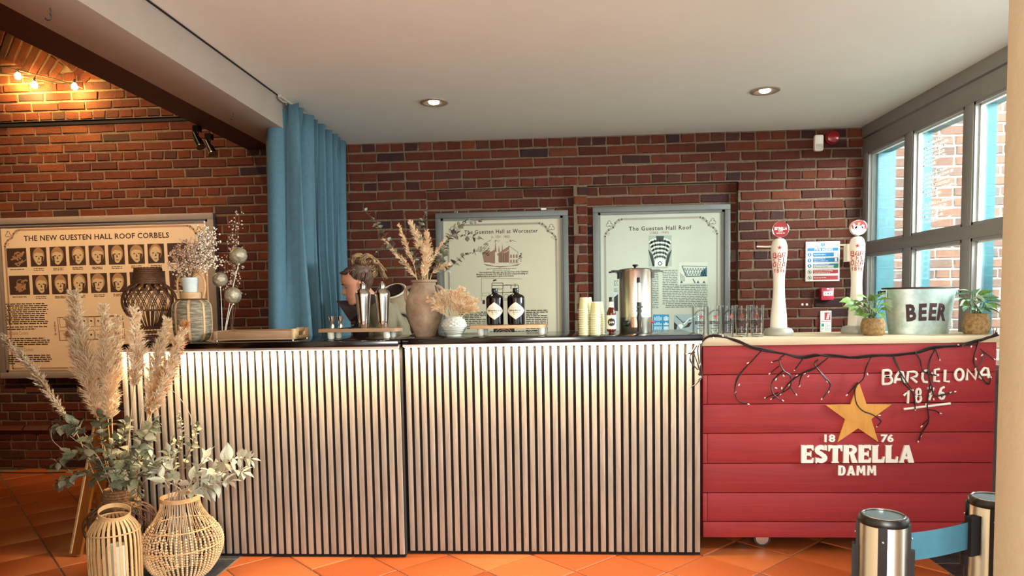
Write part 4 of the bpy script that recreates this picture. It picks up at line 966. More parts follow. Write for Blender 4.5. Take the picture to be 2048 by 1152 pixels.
for s, x1, y in (('Sound the alarm', 1651, 510.5), ('Leave building by', 1651, 519), ('nearest available exit', 1656, 523.2), ('Report to assembly point', 1658, 530), ('Do not return to the building', 1665, 543), ('until authorised to do so', 1660, 546.8), ('Do not use the lifts', 1652, 556.5)): label_text(t, s, 1627.5, y, x1, .0125, SIGNW)
label_text(t, 'Museum Car Park', 1629, 535, 1655, .012, INK)
# call point and extinguisher notice
c = P(1650, 588, YW); t = thing('fire_call_point', 'red square fire alarm call point on the brick wall', 'alarm', (c.x, YW, c.z)); hx = .047
obj('call_point_box', G().bbox(c.x-hx, c.x+hx, YW-.055, YW+.003, c.z-hx, c.z+hx, .006), CALLRED, t); yb_ = YW-.0555
obj('white_element', G().bbox(c.x-hx*.72, c.x+hx*.82, yb_-.002, yb_+.002, c.z-hx*.28, c.z+hx*.42, .001), SIGNW, t); obj('key_tab', G().box(c.x-.008, c.x+.010, yb_-.0015, yb_+.002, c.z+hx*.7, c.z+hx*.93), SIGNW, t)
obj('black_markings', G().ico((c.x+.002, yb_-.0025, c.z+.003), .005).box(c.x-.02, c.x-.01, yb_-.003, yb_, c.z+.001, c.z+.005).box(c.x+.013, c.x+.023, yb_-.003, yb_, c.z+.001, c.z+.005), INK, t)
t = thing('extinguisher_sign', 'small white fire extinguisher sign with red pictogram low on the wall', 'sign', P(1652, 641, ys))
a, b = sp(1640.5, 664), sp(1663, 621.5); obj('sign_plate', G().bbox(a[0], b[0], ys, YW+.004, a[1], b[1], .001), SIGNW, t)
obj('red_panel', srect(srect(G(), 1643, 1661, 624.5, 640), 1642, 1661.5, 642, 643.5), SIGNRED, t)
g = srect(G(), 1643.2, 1649, 624.8, 640, .001); obj('grey_field', g, mat('sign_pale_grey', '#d9d5c8', .5), t)
g = G(); p = sp(1647, 632); g.box(p[0]-.006, p[0]+.006, ys-.0016, ys, p[1]-.02, p[1]+.012); line(g, [(p[0]-.002, p[1]+.012), (p[0]+.002, p[1]+.02)], .005, ys-.0016)
for k in range(3): p = sp(1655+k, 637-k*4); flat(g, [(p[0]-.012, p[1]-.004), (p[0]-.004, p[1]+.012), (p[0], p[1]+.002), (p[0]+.008, p[1]+.016), (p[0]+.009, p[1]-.004)], ys-.0016)
obj('white_pictogram', g, SIGNW, t, fix=False)
obj('green_symbol', srect(G(), 1643, 1648, 647, 653, .001), SIGNGR, t); g = G()
for k in range(5): words(g, random.Random(k), sp(1650,650)[0], sp(1661,650)[0], sp(1650,648.5+k*3)[1], .006, ys-.0008)
line(g, [(sp(1645,657)[0]+u, sp(1645,657)[1]+v) for u, v in arc(0,0,.006,.006,0,360,8)], .002, ys-.0008); obj('grey_print', g, INKG, t, fix=False, kind='stuff')
for x, lb in ((1604, 'left of two small white plugs in the brick wall beside the tap'), (1613, 'right of two small white plugs in the brick wall beside the tap')): c = P(x, 609, YW); tag(obj('wall_plug', G().tube([(c.x, YW+.004, c.z), (c.x, YW-.006, c.z), (c.x, YW-.009, c.z)], [.009,.009,.004], 10), SIGNW), lb, 'wall plug')

# ------------------------------------------------------------------ woman behind the counter
def evaluated(o):
    dg = bpy.context.evaluated_depsgraph_get(); me = bpy.data.meshes.new_from_object(o.evaluated_get(dg)); return me
def skin_geo(chains, sub=1):
    """chains of (point, radius): skinned into one tapering surface; the first point of the first chain is the root. Shared points join."""
    vs = []; es = []; rad = []; key = {}
    def vid(p, r):
        k = tuple(round(c, 4) for c in p)
        if k not in key: key[k] = len(vs); vs.append(p); rad.append(r)
        return key[k]
    for ch in chains:
        ids = [vid(p, r) for p, r in ch]; es += [(a, b) for a, b in zip(ids[:-1], ids[1:])]
    me = bpy.data.meshes.new('skeleton'); me.from_pydata([tuple(v) for v in vs], es, []); o = bpy.data.objects.new('skeleton', me); COL.objects.link(o)
    o.modifiers.new('skin', 'SKIN')
    for i, r in enumerate(rad):
        sv = me.skin_vertices[0].data[i]; rr = r if isinstance(r, tuple) else (r, r); sv.radius = rr; sv.use_root = (i == 0)
    sb = o.modifiers.new('sub', 'SUBSURF'); sb.levels = sub; sb.render_levels = sub
    m2 = evaluated(o); g = G().add([v.co.copy() for v in m2.vertices], [tuple(p.vertices) for p in m2.polygons]); bpy.data.objects.remove(o); bpy.data.meshes.remove(m2); return g
def fuse(g, vox):
    me = bpy.data.meshes.new('fuse'); me.from_pydata(g.v, [], g.f); o = bpy.data.objects.new('fuse', me); COL.objects.link(o)
    _fix(me); r = o.modifiers.new('r', 'REMESH'); r.mode = 'VOXEL'; r.voxel_size = vox; s = o.modifiers.new('s', 'SMOOTH'); s.iterations = 3; s.factor = .5
    m2 = evaluated(o); q = G().add([v.co.copy() for v in m2.vertices], [tuple(p.vertices) for p in m2.polygons]); bpy.data.objects.remove(o); bpy.data.meshes.remove(m2); return q
HEADP = [(-.118,.080,.045,.020),(-.110,.090,.030,.034),(-.098,.093,.0,.046),(-.082,.088,-.030,.055),(-.070,.094,-.045,.060),(-.060,.092,-.055,.063),(-.045,.088,-.066,.067),(-.020,.087,-.083,.071),(.0,.083,-.091,.073),(.022,.094,-.097,.074),(.045,.095,-.100,.075),(.070,.086,-.098,.073),(.092,.066,-.086,.064),(.108,.040,-.064,.048),(.118,.0,-.03,.022)]
def headprof(z):
    for a, b in zip(HEADP[:-1], HEADP[1:]):
        if a[0] <= z <= b[0]:
            t = (z-a[0])/(b[0]-a[0]); t = t*t*(3-2*t)*.5+t*.5; return [a[i]+(b[i]-a[i])*t for i in range(1, 4)]
    return HEADP[-1][1:] if z > 0 else HEADP[0][1:]
def head_pt(z, a, off=0.0):
    xf, xb, w_ = headprof(z); mid = (xf+xb)/2; rx = (xf-xb)/2+off; ca, sa = math.cos(a), math.sin(a)
    e = 0.85 if ca > 0 else 1.0
    x = mid+rx*math.copysign(abs(ca)**e, ca); y = (w_+off)*math.copysign(abs(sa)**.92, sa)
    if off == 0 and ca > 0:
        gy = math.exp(-(y/.0125)**2)
        if -.05 < z < .028: k = (0.028-z)/.066; k = max(0, min(1, k)); x += gy*(.030*k if z > -.038 else .030*max(0, (z+.05)/.012))
        x -= .010*math.exp(-((abs(y)-.032)/.014)**2)*math.exp(-((z-.002)/.012)**2)
        x += .006*math.exp(-(y/.022)**2)*(math.exp(-((z+.066)/.005)**2)+math.exp(-((z+.080)/.006)**2))
        x -= .004*math.exp(-(y/.03)**2)*math.exp(-((z+.073)/.003)**2)
    return Vector((x, y, z))
HC = P(716, 567, 4.42)                                             # head centre
HR = Matrix.Rotation(math.radians(197), 4, 'Z') @ Matrix.Rotation(math.radians(16), 4, 'Y') @ Matrix.Rotation(math.radians(-4), 4, 'X')
HM = Matrix.Translation(HC) @ HR @ Matrix.Diagonal((1.04, 1.04, 1.04, 1))
def woman():
    t = thing('person', 'woman in a khaki hooded jacket with hair tied up, looking down behind the shakers', 'person', (-1.12, 4.5, 0))
    NK = HM @ Vector((-.035, 0, -.10)); nb = Vector((-1.155, 4.49, 1.325)); ch = Vector((-1.10, 4.52, 1.16)); wa = Vector((-1.07, 4.55, .98)); pe = Vector((-1.06, 4.56, .88))
    hg = G(); n = 44; zs_ = [(-.118+.236*i/46) for i in range(47)]
    vs = [head_pt(z, 2*PI*j/n) for z in zs_ for j in range(n)]; fs = [(i*n+j, i*n+(j+1)%n, (i+1)*n+(j+1)%n, (i+1)*n+j) for i in range(46) for j in range(n)]
    fs += [tuple(range(n-1, -1, -1)), tuple(46*n+j for j in range(n))]; hg.add([HM @ v for v in vs], fs)
    for s in (-1, 1):
        e = G(); e.sphere((-.012, s*.074, -.012), .03, 10, 8, .62, .35, 1.05); hg.add([HM @ v for v in e.v], e.f)
    # the body faces left and a little away from the counter; both arms reach down to the work surface behind it
    fwd = Vector((-.93, -.20, 0)).normalized(); side = Vector((.20, -.93, 0)).normalized()
    shl, shr = nb+side*.17+Vector((.03,0,-.05)), nb-side*.17+Vector((.03,0,-.05))
    ell, elr = shl+Vector((.03,-.03,-.27)), shr+Vector((.02,.03,-.27)); wrl, wrr = ell+fwd*.20+Vector((0,0,-.11)), elr+fwd*.20+Vector((0,0,-.11))
    chains = [[(pe,.13),(wa,(.115,.14)),(ch,(.12,.155)),(nb,.075),((nb+NK)/2,.052),(NK,.052),(HM @ Vector((-.02,0,-.04)),.05)],
              [(ch,(.12,.155)),(shl,.062),(ell,.045),(wrl,.028)], [(ch,(.12,.155)),(shr,.062),(elr,.045),(wrr,.028)]]
    for s, k in ((1, 0), (-1, 1)):
        hip = pe+side*.085*s+Vector((0,0,-.06)); kn = hip+Vector((.01,0,-.38)); an = kn+Vector((.02,0,-.37)); to = an+fwd*.16+Vector((0,0,-.05)); chains.append([(pe,.13),(hip,.085),(kn,.055),(an,.038),(to,.03)])
    hands = []
    for s, wr in ((1, wrl), (-1, wrr)):
        pm = wr+fwd*.075+Vector((0,0,-.025)); chains[1 if s == 1 else 2].append((pm, .030))
        for q in range(4):
            r0 = pm+side*(.024-.016*q)+fwd*.015; L_ = (.062,.072,.068,.052)[q]; hands.append([(pm+side*(.012-.008*q),.012),(r0,.010),(r0+fwd*L_*.55+Vector((0,0,-.02)),.0085),(r0+fwd*L_*.75+Vector((0,0,-.045)),.0075)])
        th = pm+side*.028*s-fwd*.02; hands.append([(pm,.012),(th,.011),(th+fwd*.035+side*.016*s+Vector((0,0,-.012)),.009),(th+fwd*.06+Vector((0,0,-.03)),.008)])
    bg_ = skin_geo(chains, 2)
    for h in hands: bg_.merge(skin_geo([h], 1))
    low = min(v.z for v in bg_.v); bg_.xf(lambda v: Vector((v.x, v.y, v.z-low*max(0, min(1, (0.9-v.z)/.9)))))
    bg_.merge(hg); body = fuse(bg_, .0055); obj('body', body, SKIN, t, angle=80)
    # face details
    g = G()
    for s in (-1, 1):
        e = G().sphere((.0655, s*.032, .0), .0125, 12, 8); g.add([HM @ v for v in e.v], e.f)
    obj('eyes', g, EYEW, t); g = G()
    for s in (-1, 1):
        g.tube([HM @ Vector((.0835-abs(k)*.0030-(.004 if k*s > 0 else 0), s*.032+k*.0075, -.0005-abs(k)*.002)) for k in (-2,-1,0,1,2)], .0022, 6)          # lowered lashes
        g.tube([HM @ (head_pt(.024-abs(k)*.0012, math.atan2(s*(.032+k*.009*s), .075))+Vector((.004,0,0))) for k in (-2,-1,0,1,2)], .0028, 6)
    obj('brows_and_lashes', g, HAIRD, t); g = G()
    for z0, r_ in ((-.066,.0042),(-.079,.0052)): g.tube([HM @ Vector((.097-abs(k)*.0032-k*k*.0006, k*.0068, z0-abs(k)*.0012)) for k in (-3,-2,-1,0,1,2,3)], [r_*.3,r_*.7,r_,r_*.9,r_,r_*.7,r_*.3], 8)
    obj('lips', g, LIPM, t)
    # hair: cap following the skull, combed back strands and a loose bun
    n = 40; vs = []; rows = 16; hg = G()
    for i in range(rows+1):
        for j in range(n):
            a = 2*PI*j/n; ca = math.cos(a); lo = .070 if ca > .35 else (.070-(.35-ca)/.75*.115 if ca > -.4 else -.045-(-.4-ca)/.6*.02)
            z = lo+(.1178-lo)*i/rows; p = head_pt(z, a, (-.003 if ca > .35 else .001)+.012*(i/rows)+.003*math.sin(j*2.3)); vs.append(HM @ p)
    hg.add(vs, [(i*n+j, i*n+(j+1)%n, (i+1)*n+(j+1)%n, (i+1)*n+j) for i in range(rows) for j in range(n)]+[tuple(rows*n+j for j in range(n))])
    rr = random.Random(11); bun = Vector((-.075, 0, .085))
    for k in range(90):
        a = rr.uniform(-2.2, 2.2); ca = math.cos(a); lo = .072 if ca > .35 else (.070-(.35-ca)/.75*.11 if ca > -.4 else -.04)
        fr = .010 if abs(a) < .8 else 0; p0 = head_pt(lo+fr+rr.uniform(0,.012), a, -.002 if fr else .003); p1 = head_pt(lo+(.112-lo)*.5, a*1.12, (.008 if fr else .014)+rr.uniform(0,.004)); p2 = Vector((bun.x+rr.uniform(-.02,.02), rr.uniform(-.03,.03), bun.z+rr.uniform(-.012,.012)))
        if (p2-p1).length > .15: p1 = (p0+p2)/2+(p0+p2).normalized()*.02
        hg.tube(spline([HM @ p0, HM @ p1, HM @ p2], 5), [.002,.003,.004]+[.0052]*7+[.004], 5)
    hair = obj('hair', hg, HAIRD, t, angle=80)
    g = G()
    bcs = [(-.045, .0, .128, .042), (-.095, .020, .112, .050), (-.115, -.018, .080, .048), (-.07, -.03, .110, .042), (-.10, .0, .055, .04)]
    for bx, by_, bz, br in bcs:
        for k in range(15):
            ax = Vector((rr.uniform(-.5,.5), 1, rr.uniform(-.6,.6))).normalized(); u = ax.orthogonal().normalized(); w_ = ax.cross(u); a0 = rr.uniform(0, 6); ln = rr.uniform(3, 5.2); q = br*rr.uniform(.62, 1.0); sh = ax*rr.uniform(-.022,.022)
            g.tube([HM @ (Vector((bx, by_, bz))+sh+u*q*math.cos(a0+ln*i/9)+w_*q*math.sin(a0+ln*i/9)) for i in range(10)], [.003]+[.0065]*8+[.002], 5)
    for k in range(26):      # ends that fall from the bun behind the head
        p = Vector((-.115+rr.uniform(-.02,.01), rr.uniform(-.03,.03), .095)); L_ = rr.uniform(.06,.13)
        g.tube(spline([HM @ p, HM @ (p+Vector((-.035,rr.uniform(-.015,.015),-.025))), HM @ (p+Vector((-.045+rr.uniform(-.02,.01),rr.uniform(-.02,.02),-L_)))], 4), [.005]*6+[.003,.003,.001], 5)
    obj('hair_bun', g, HAIR, t, label='loose dark blonde bun', angle=80)
    # jacket over the torso and arms, hood lying on the back, dark collar standing up in front
    jc = [[(wa+Vector((0,0,-.16)),(.155,.185)),(wa,(.150,.18)),(ch,(.150,.185)),(nb+Vector((.015,0,-.05)),.105),(nb+Vector((.008,0,.0)),.088)],
          [(ch,(.150,.185)),(shl,.088),(ell,.070),(wrl,.050)], [(ch,(.150,.185)),(shr,.088),(elr,.070),(wrr,.050)]]
    jk = fuse(skin_geo(jc, 2), .008); rn = random.Random(4)
    def crease(v):
        d = Vector((v.x+1.1, v.y-4.5, 0)); k = .006*math.sin(v.z*58+v.x*31+1.3*math.sin(v.y*40))*max(0, min(1, (1.27-v.z)*6)); return v+d.normalized()*k if d.length > .02 else v
    obj('jacket', jk.xf(crease), KHAKI, t, angle=80)
    # hood: a folded rim behind the neck
    g = G(); hc = nb+Vector((.095, .02, .020)); rim = []; rows = 9; n = 28
    for i in range(rows):
        k = i/(rows-1); r_ = .080+.055*k+.012*math.sin(k*PI)+.006*math.sin(k*9); dz = .052-.105*k-.03*k*k
        for j in range(n):
            a = 2*PI*j/n; lean = .06*math.cos(a); g.v.append(hc+Vector((r_*math.cos(a)*1.0+.01*k, r_*.95*math.sin(a), dz+(.010*math.cos(a)+.045*math.sin(a))*(1-k)-.02*math.cos(a)*k)))
    for i in range(rows-1):
        for j in range(n): g.f.append((i*n+j, i*n+(j+1)%n, (i+1)*n+(j+1)%n, (i+1)*n+j)); g.m.append(0)
    ho = obj('hood', g, KHAKI, t, angle=80); md = ho.modifiers.new('thick', 'SOLIDIFY'); md.thickness = .012
    gi = G(); gi.v = [hc+(v-hc)*1.0+Vector((-(v.x-hc.x)*.24, -(v.y-hc.y)*.24, .004)) for v in g.v]; gi.f = list(g.f); gi.m = list(g.m); obj('hood_lining', gi, DARKC, ho, angle=80)
    obj('hood_edge', G().tube([g.v[j]+Vector((0,0,.002)) for j in range(n)], .007, 8, closed=True), mat('pale_hood_lining', '#b3ad93', .9), ho)
    g = G(); n = 22; rows = 5
    for i in range(rows):
        k = i/(rows-1)
        for j in range(n):
            a = math.radians(-112+224*j/(n-1)); d = fwd*math.cos(a)+side*math.sin(a); r_ = .092+.045*k*max(.2, math.cos(a)); g.v.append(nb+fwd*.03+d*r_+Vector((0,0,-.060+.115*k+.012*k*math.cos(a))))
    for i in range(rows-1):
        for j in range(n-1): g.f.append((i*n+j, i*n+j+1, (i+1)*n+j+1, (i+1)*n+j)); g.m.append(0)
    co = obj('collar', g, DARKC, t, angle=80); md = co.modifiers.new('thick', 'SOLIDIFY'); md.thickness = .010
    fr_ = fuse(skin_geo([[(wa+fwd*.09+Vector((0,0,-.12)),(.10,.13)),(wa+fwd*.11,(.10,.13)),(ch+fwd*.14+Vector((0,0,-.02)),(.095,.125)),(nb+fwd*.07+Vector((0,0,-.07)),.072)]], 2), .009)
    obj('scarf_and_top', fr_, DARKC, t, angle=80)
    g = G(); fl_ = [(674,602),(686,601),(698,608),(709,612),(718,628),(704,642),(689,622)]; pts = [P(x, y, 4.40) for x, y in fl_]; n = len(pts)
    for dy in (-.02, .05):
        for i, p in enumerate(pts): g.v.append(p+Vector((.035*(dy > 0), dy+.03*math.sin(i), 0)))
    g.f = [tuple(range(n)), tuple(range(2*n-1, n-1, -1))]+[(i, i+n, (i+1) % n+n, (i+1) % n) for i in range(n)]; g.m = [0]*len(g.f)
    obj('collar_flap', g, DARKC, co)
    # trousers and shoes below the counter
    tc = []
    for s in (1, -1):
        hip = pe+side*.085*s+Vector((0,0,-.06)); kn = hip+Vector((.01,0,-.38)); an = kn+Vector((.02,0,-.33)); tc.append([(pe+Vector((0,0,.03)),(.145,.15)),(hip,.105),(kn,.075),(an,.062)])
    obj('trousers', fuse(skin_geo(tc, 2), .012), JEANS, t, angle=80)
    g = G()
    for s in (1, -1):
        f0 = pe+side*.085*s+Vector((.03,0,0)); b_ = G().bbox(-.10,.16,-.048,.048,.0,.085,.032); b_.xf(lambda v: Vector((f0.x, f0.y, 0))+fwd*v.x+side*v.y+Vector((0,0,v.z))); g.merge(b_)
    obj('shoes', g, BLACKR, t)
woman()

# ------------------------------------------------------------------ plant helpers
def leaf_mesh(name, mat_, L_=1.0, W_=0.8, cup=.12, tip=.0, wob=.06, seed=0):
    """a single leaf from its stalk at the origin along +X, upper side +Z, gently cupped"""
    r = random.Random(seed); g = G(); n = 7; rows = [(0, 0)]
    prof = [0, .55, .86, 1, .93, .68, .30, 0.04]
    for i in range(8):
        t = i/7; wd = W_/2*prof[i]*(1-tip*t*.5)
        x = t*L_; zc = -.10*L_*t*t+.03*L_*math.sin(t*PI)
        for s in (-1, -.5, 0, .5, 1): g.v.append(Vector((x+ (-.02 if s == 0 else 0), s*wd, zc+cup*abs(s)**1.6*wd+r.uniform(-wob, wob)*wd*abs(s))))
    for i in range(7):
        for k in range(4): g.f.append((i*5+k, i*5+k+1, i*5+5+k+1, i*5+5+k)); g.m.append(0)
    return mesh(name, g, mat_, fix=False, angle=180)
EUCL = [leaf_mesh('leaf', EUC, 1, .92, .25, seed=i) for i in range(3)]+[leaf_mesh('leaf', EUCP, 1, .85, .3, seed=7)]
EUCD = [leaf_mesh('leaf', mat('dark_eucalyptus_leaf', '#453a2e', .6, noise=.3, nscale=12, color2='#5d5a4b', rnd=.3), 1, .8, .3, seed=i) for i in range(2)]+[EUCL[0], leaf_mesh('leaf', mat('grey_green_leaf', '#8f9a8a', .6, noise=.2, nscale=12, rnd=.2), 1, .8, .3, seed=4)]
SPIRE = [leaf_mesh('leaf', EUCP, 1, .7, .35, seed=i) for i in range(3)]+[EUCL[1]]
LAMBL = [leaf_mesh('leaf', LAMB, 1, .50, .22, seed=i, tip=.1) for i in range(4)]
LAMBR = [leaf_mesh('leaf', LAMB, 1, .66, .22, seed=i+9) for i in range(2)]
GRNL = [leaf_mesh('leaf', GREENL, 1, .60, .35, tip=.5, seed=i) for i in range(3)]
GRNL2 = [leaf_mesh('leaf', GREENL2, 1, .55, .3, tip=.4, seed=i) for i in range(2)]+[GRNL[0]]
def place_leaf(me, parent, p, d, size, roll, wscale=1.0):
    d = Vector(d).normalized(); up = Vector((0, 0, 1)) if abs(d.z) < .95 else Vector((0, 1, 0)); y = up.cross(d).normalized(); z = d.cross(y)
    R_ = Matrix((d, y, z)).transposed().to_4x4()
    inst('leaf', me, Matrix.Translation(p) @ R_ @ Matrix.Rotation(roll, 4, 'X') @ Matrix.Diagonal((size, size*wscale, size, 1)), parent)
def branch(name, label, cat, pts, leaves, n, size, stem_mat, r0=.003, t0=.3, group=None, seed=1, spread=1.0, face=.7, pairs=True):
    """pts: world points from foot to tip; n leaf stations, opposite leaves"""
    r = random.Random(seed); sp_ = spline(pts, 8); t = thing(name, label, cat, pts[0], group)
    obj('stem', G().tube(sp_, [r0*(1-.6*i/len(sp_)) for i in range(len(sp_))], 6), stem_mat, t)
    for k in range(n):
        u = t0+(1-t0)*(k+.5)/n; i = min(int(u*(len(sp_)-1)), len(sp_)-2); p = sp_[i].lerp(sp_[i+1], u*(len(sp_)-1)-i); tan = (sp_[i+1]-sp_[i]).normalized()
        sd = tan.cross(Vector((0, -1, 0)));
        if sd.length < .1: sd = Vector((1, 0, 0))
        sd.normalize(); ang = r.uniform(0, PI)
        for s in ((1, -1) if pairs else (r.choice((1, -1)),)):
            dr = (sd*math.cos(ang)*s + Vector((0, -1, 0))*math.sin(ang)*s*.8)*spread + tan*r.uniform(.2, .7)+Vector((r.uniform(-.2,.2), r.uniform(-.3,.1), r.uniform(-.2,.2)))
            place_leaf(r.choice(leaves), t, p, dr, size*r.uniform(.7, 1.15)*(1-.35*max(0, u-.7)/.3), r.uniform(-1.2, 1.2)*face, r.uniform(.75, 1.05))
    place_leaf(r.choice(leaves), t, sp_[-1], (sp_[-1]-sp_[-3]), size*.7, 0)
    return t
def plume_geo(axis, width, n, seed, th=.0013):
    """branchlets leave the axis and carry the hairs, which gives the feathered edge"""
    r = random.Random(seed); g = G(); sp_ = spline(axis, 10); m = len(sp_)-1; per = 16; nbr = max(14, int(n*2.6/per))
    def hair(p, d1, L_, w_):
        o = Vector((r.gauss(0,1), r.gauss(0,1), r.gauss(0,1))); sdv = d1.cross(o)
        if sdv.length < 1e-4: return
        sdv = sdv.normalized()*w_; p1 = p+d1*L_*.55; p2 = p1+(d1+Vector((r.uniform(-.25,.25), r.uniform(-.25,.25), -.15))).normalized()*L_*.5; nb = len(g.v)
        g.v += [p-sdv*.6, p+sdv*.6, p1+sdv, p1-sdv, p2]; g.f += [(nb, nb+1, nb+2, nb+3), (nb+3, nb+2, nb+4)]; g.m += [0, 0]
    for b in range(nbr):
        u = ((b+r.random())/nbr)*.97; i = min(int(u*m), m-1); p = sp_[i].lerp(sp_[i+1], u*m-i); tan = (sp_[i+1]-sp_[i]).normalized()
        env = (.40+.60*min(1, u/.40))*(1-u*.86)**.62; a = r.uniform(0, 2*PI); o = tan.orthogonal().normalized(); q = tan.cross(o); rad = o*math.cos(a)+q*math.sin(a)
        L_ = width*env*r.uniform(.75, 1.25)*2.45; d0 = (rad+tan*r.uniform(1.2, 2.2)).normalized()
        for k in range(per):
            t_ = r.random(); pp = p+d0*L_*t_*.8+Vector((0,0,-L_*.12*t_*t_)); dd = (d0+Vector((r.gauss(0,.33), r.gauss(0,.33), r.gauss(0,.33)))).normalized(); hair(pp, dd, L_*r.uniform(.28,.5), th*r.uniform(.6,1.4))
        hair(p, d0, L_, th*1.2)
    return g
def pampas(label, foot, pts, width, n, seed, m=None, group=None, name='pampas_grass', th=.0013):
    t = thing(name, label, 'dried grass', foot, group)
    obj('plume', plume_geo(pts, width, n, seed, th), m or PLUME, t, fix=False, kind='stuff', angle=180)
    obj('stem', G().tube(spline([foot, (Vector(foot)+pts[0])*.5+Vector((0,-.004,0)), pts[0], pts[len(pts)//2], pts[-1]], 5), .0022, 6), STALK, t)
    return t
def S(x, y, Y): return P(x, y, Y)

# ------------------------------------------------------------------ rattan vases
def rattan_vase(label, c, prof_neck, prof_body, prof_base, ncane=15, seed=0):
    if not seed: prof_neck, prof_body, prof_base = [[(r*.92, z) for r, z in q] for q in (prof_neck, prof_body, prof_base)]
    t = thing('rattan_vase', label, 'vase', c); c = Vector(c)
    def ringstack(prof, rows, r_, mt, name):
        g = G()
        for i in range(rows):
            u = i/(rows-1)*(len(prof)-1); k = min(int(u), len(prof)-2); rr_ = prof[k][0]+(prof[k+1][0]-prof[k][0])*(u-k); zz = prof[k][1]+(prof[k+1][1]-prof[k][1])*(u-k)
            n = max(16, int(2*PI*rr_/.016))
            g.tube([c+Vector((rr_*math.cos(2*PI*j/(2*n)), rr_*math.sin(2*PI*j/(2*n)), zz)) for j in range(2*n)], [r_*(1.15 if (j+i) % 2 else .72) for j in range(2*n)], 6, closed=True)
        obj(name, g, mt, t, angle=80)
    ringstack(prof_neck, 8, .0085, SEAGR if seed else RATTAN, 'woven_neck'); ringstack(prof_base, 5, .0075, RATTAN, 'woven_base')
    body = spline([Vector((r, 0, z)) for r, z in prof_body], 6); g = G(); n = ncane
    for k in range(n):
        for sgn in (1, -1):
            for off in (0, .07):
                pts = []
                for i, q in enumerate(body):
                    u = i/(len(body)-1); a = 2*PI*k/n+sgn*(.62*math.sin(min(1, u*1.45)*PI/2)-.31)+off
                    pts.append(c+Vector((q.x*math.cos(a), q.x*math.sin(a), q.z)))
                g.tube(pts, .0026, 5)
    for fr in (.66, .99): q = body[int(fr*(len(body)-1))]; g.tube([c+Vector((q.x*math.cos(2*PI*j/40), q.x*math.sin(2*PI*j/40), q.z)) for j in range(40)], .004, 6, closed=True)
    obj('cane_lattice', g, RATTAN, t, kind='stuff', angle=80)
    return t
c = P(302, 660, 3.70); k = 3.70/FPX*1.003
z = lambda y: P(302, y, 3.70).z
rattan_vase('tall dark rattan vase with woven neck on the left end of the counter', (c.x, 3.70, ZT1), [(.083, z(566)-ZT1), (.073, z(553)-ZT1), (.067, z(538)-ZT1)], [(.086, z(567)-ZT1), (.130, z(581)-ZT1), (.148, z(599)-ZT1), (.140, z(617)-ZT1), (.105, z(638)-ZT1), (.062, z(656)-ZT1)], [(.056, .008), (.057, .03), (.056, .075)])
cv = Vector((P(242, 1040, 3.25).x, 3.25, 0))
rattan_vase('rattan floor vase with seagrass neck holding pampas, behind the bamboo lantern', cv, [(.088, .352), (.072, .385), (.064, .432)], [(.090, .355), (.140, .325), (.165, .275), (.150, .215), (.105, .135), (.075, .075)], [(.068, .008), (.070, .03), (.072, .07)], seed=1)

# ------------------------------------------------------------------ pampas and eucalyptus in the floor vase
mouth = lambda dx=0, dy=0: Vector((cv.x+dx, cv.y+dy, .30))
PB = mat('pampas_plume_amber', '#d59a5e', .9, noise=.25, nscale=25, color2='#b87b45', rnd=.06)
PL = [('leftmost pampas plume leaning far out to the left', [(140,842),(95,782),(45,715),(2,668)], .028, 900, 3.10, PLUME),
      ('tallest pampas plume, just left of the rattan floor vase', [(193,832),(178,760),(160,680),(146,586)], .052, 2200, 3.20, PLUME),
      ('amber pampas plume half hidden behind the tallest plume', [(196,836),(180,770),(160,700),(141,640)], .048, 1500, 3.30, PB),
      ('pampas plume in the middle of the bunch with a narrow tip', [(216,838),(215,770),(211,700),(207,612)], .044, 1800, 3.24, PLUME),
      ('pampas plume right of the middle one with a blunt tip', [(224,838),(228,770),(232,700),(235,634)], .038, 1300, 3.30, PLUME),
      ('single pampas plume on a long bare stem before the rattan vase', [(267,775),(272,735),(274,690),(268,617)], .042, 1400, 3.16, PLUME),
      ('second pampas plume from the right, leaning right', [(296,832),(305,770),(318,705),(333,640)], .040, 1400, 3.22, PLUME),
      ('rightmost pampas plume leaning right before the lantern', [(300,832),(320,775),(345,715),(372,645)], .040, 1500, 3.18, PB),
      ('rightmost pale pampas plume beside the amber one', [(303,826),(326,770),(350,705),(366,660)], .034, 900, 3.14, PLUME)]
for i, (lb, px, w_, n, Y, m_) in enumerate(PL): pampas(lb, mouth((i-4)*.006, (i % 3-1)*.012), [P(x, y, Y) for x, y in px], w_, n, 40+i, m_, 'pampas plumes in the floor vase')
EB = [('upper left', [(171,870),(141,849),(113,855)], 9), ('middle left', [(181,916),(141,907),(112,926)], 9), ('lower left', [(171,950),(141,953),(120,970)], 8), ('upright, directly under the tallest plume', [(212,900),(203,860),(199,832)], 8),
      ('upright, in the centre', [(239,907),(246,875),(252,846)], 10), ('upper right', [(270,905),(292,870),(312,842)], 10), ('right of the centre', [(266,928),(284,895),(300,872)], 10), ('drooping over the lantern', [(262,962),(275,992),(252,1034)], 8),
      ('short, on the left of the bunch', [(205,945),(190,915),(178,885)], 10), ('short, on the right of the bunch', [(250,950),(272,930),(292,905)], 10), ('short, in front', [(232,950),(222,915),(228,880)], 10), ('low, on the right', [(262,960),(290,945),(318,930)], 8)]
for i, (lb, px, n) in enumerate(EB):
    Y = 3.08+.035*(i % 5); branch('eucalyptus_branch', 'grey-green eucalyptus branch in the rattan floor vase, '+lb, 'plant', [mouth((i % 5-2)*.008, -.01), mouth((i % 5-2)*.012, -.02)+Vector((0,0,.15))]+[P(x, y, Y) for x, y in px], EUCL, int(n*1.5), .058, TWIG, t0=.34, seed=i+3)
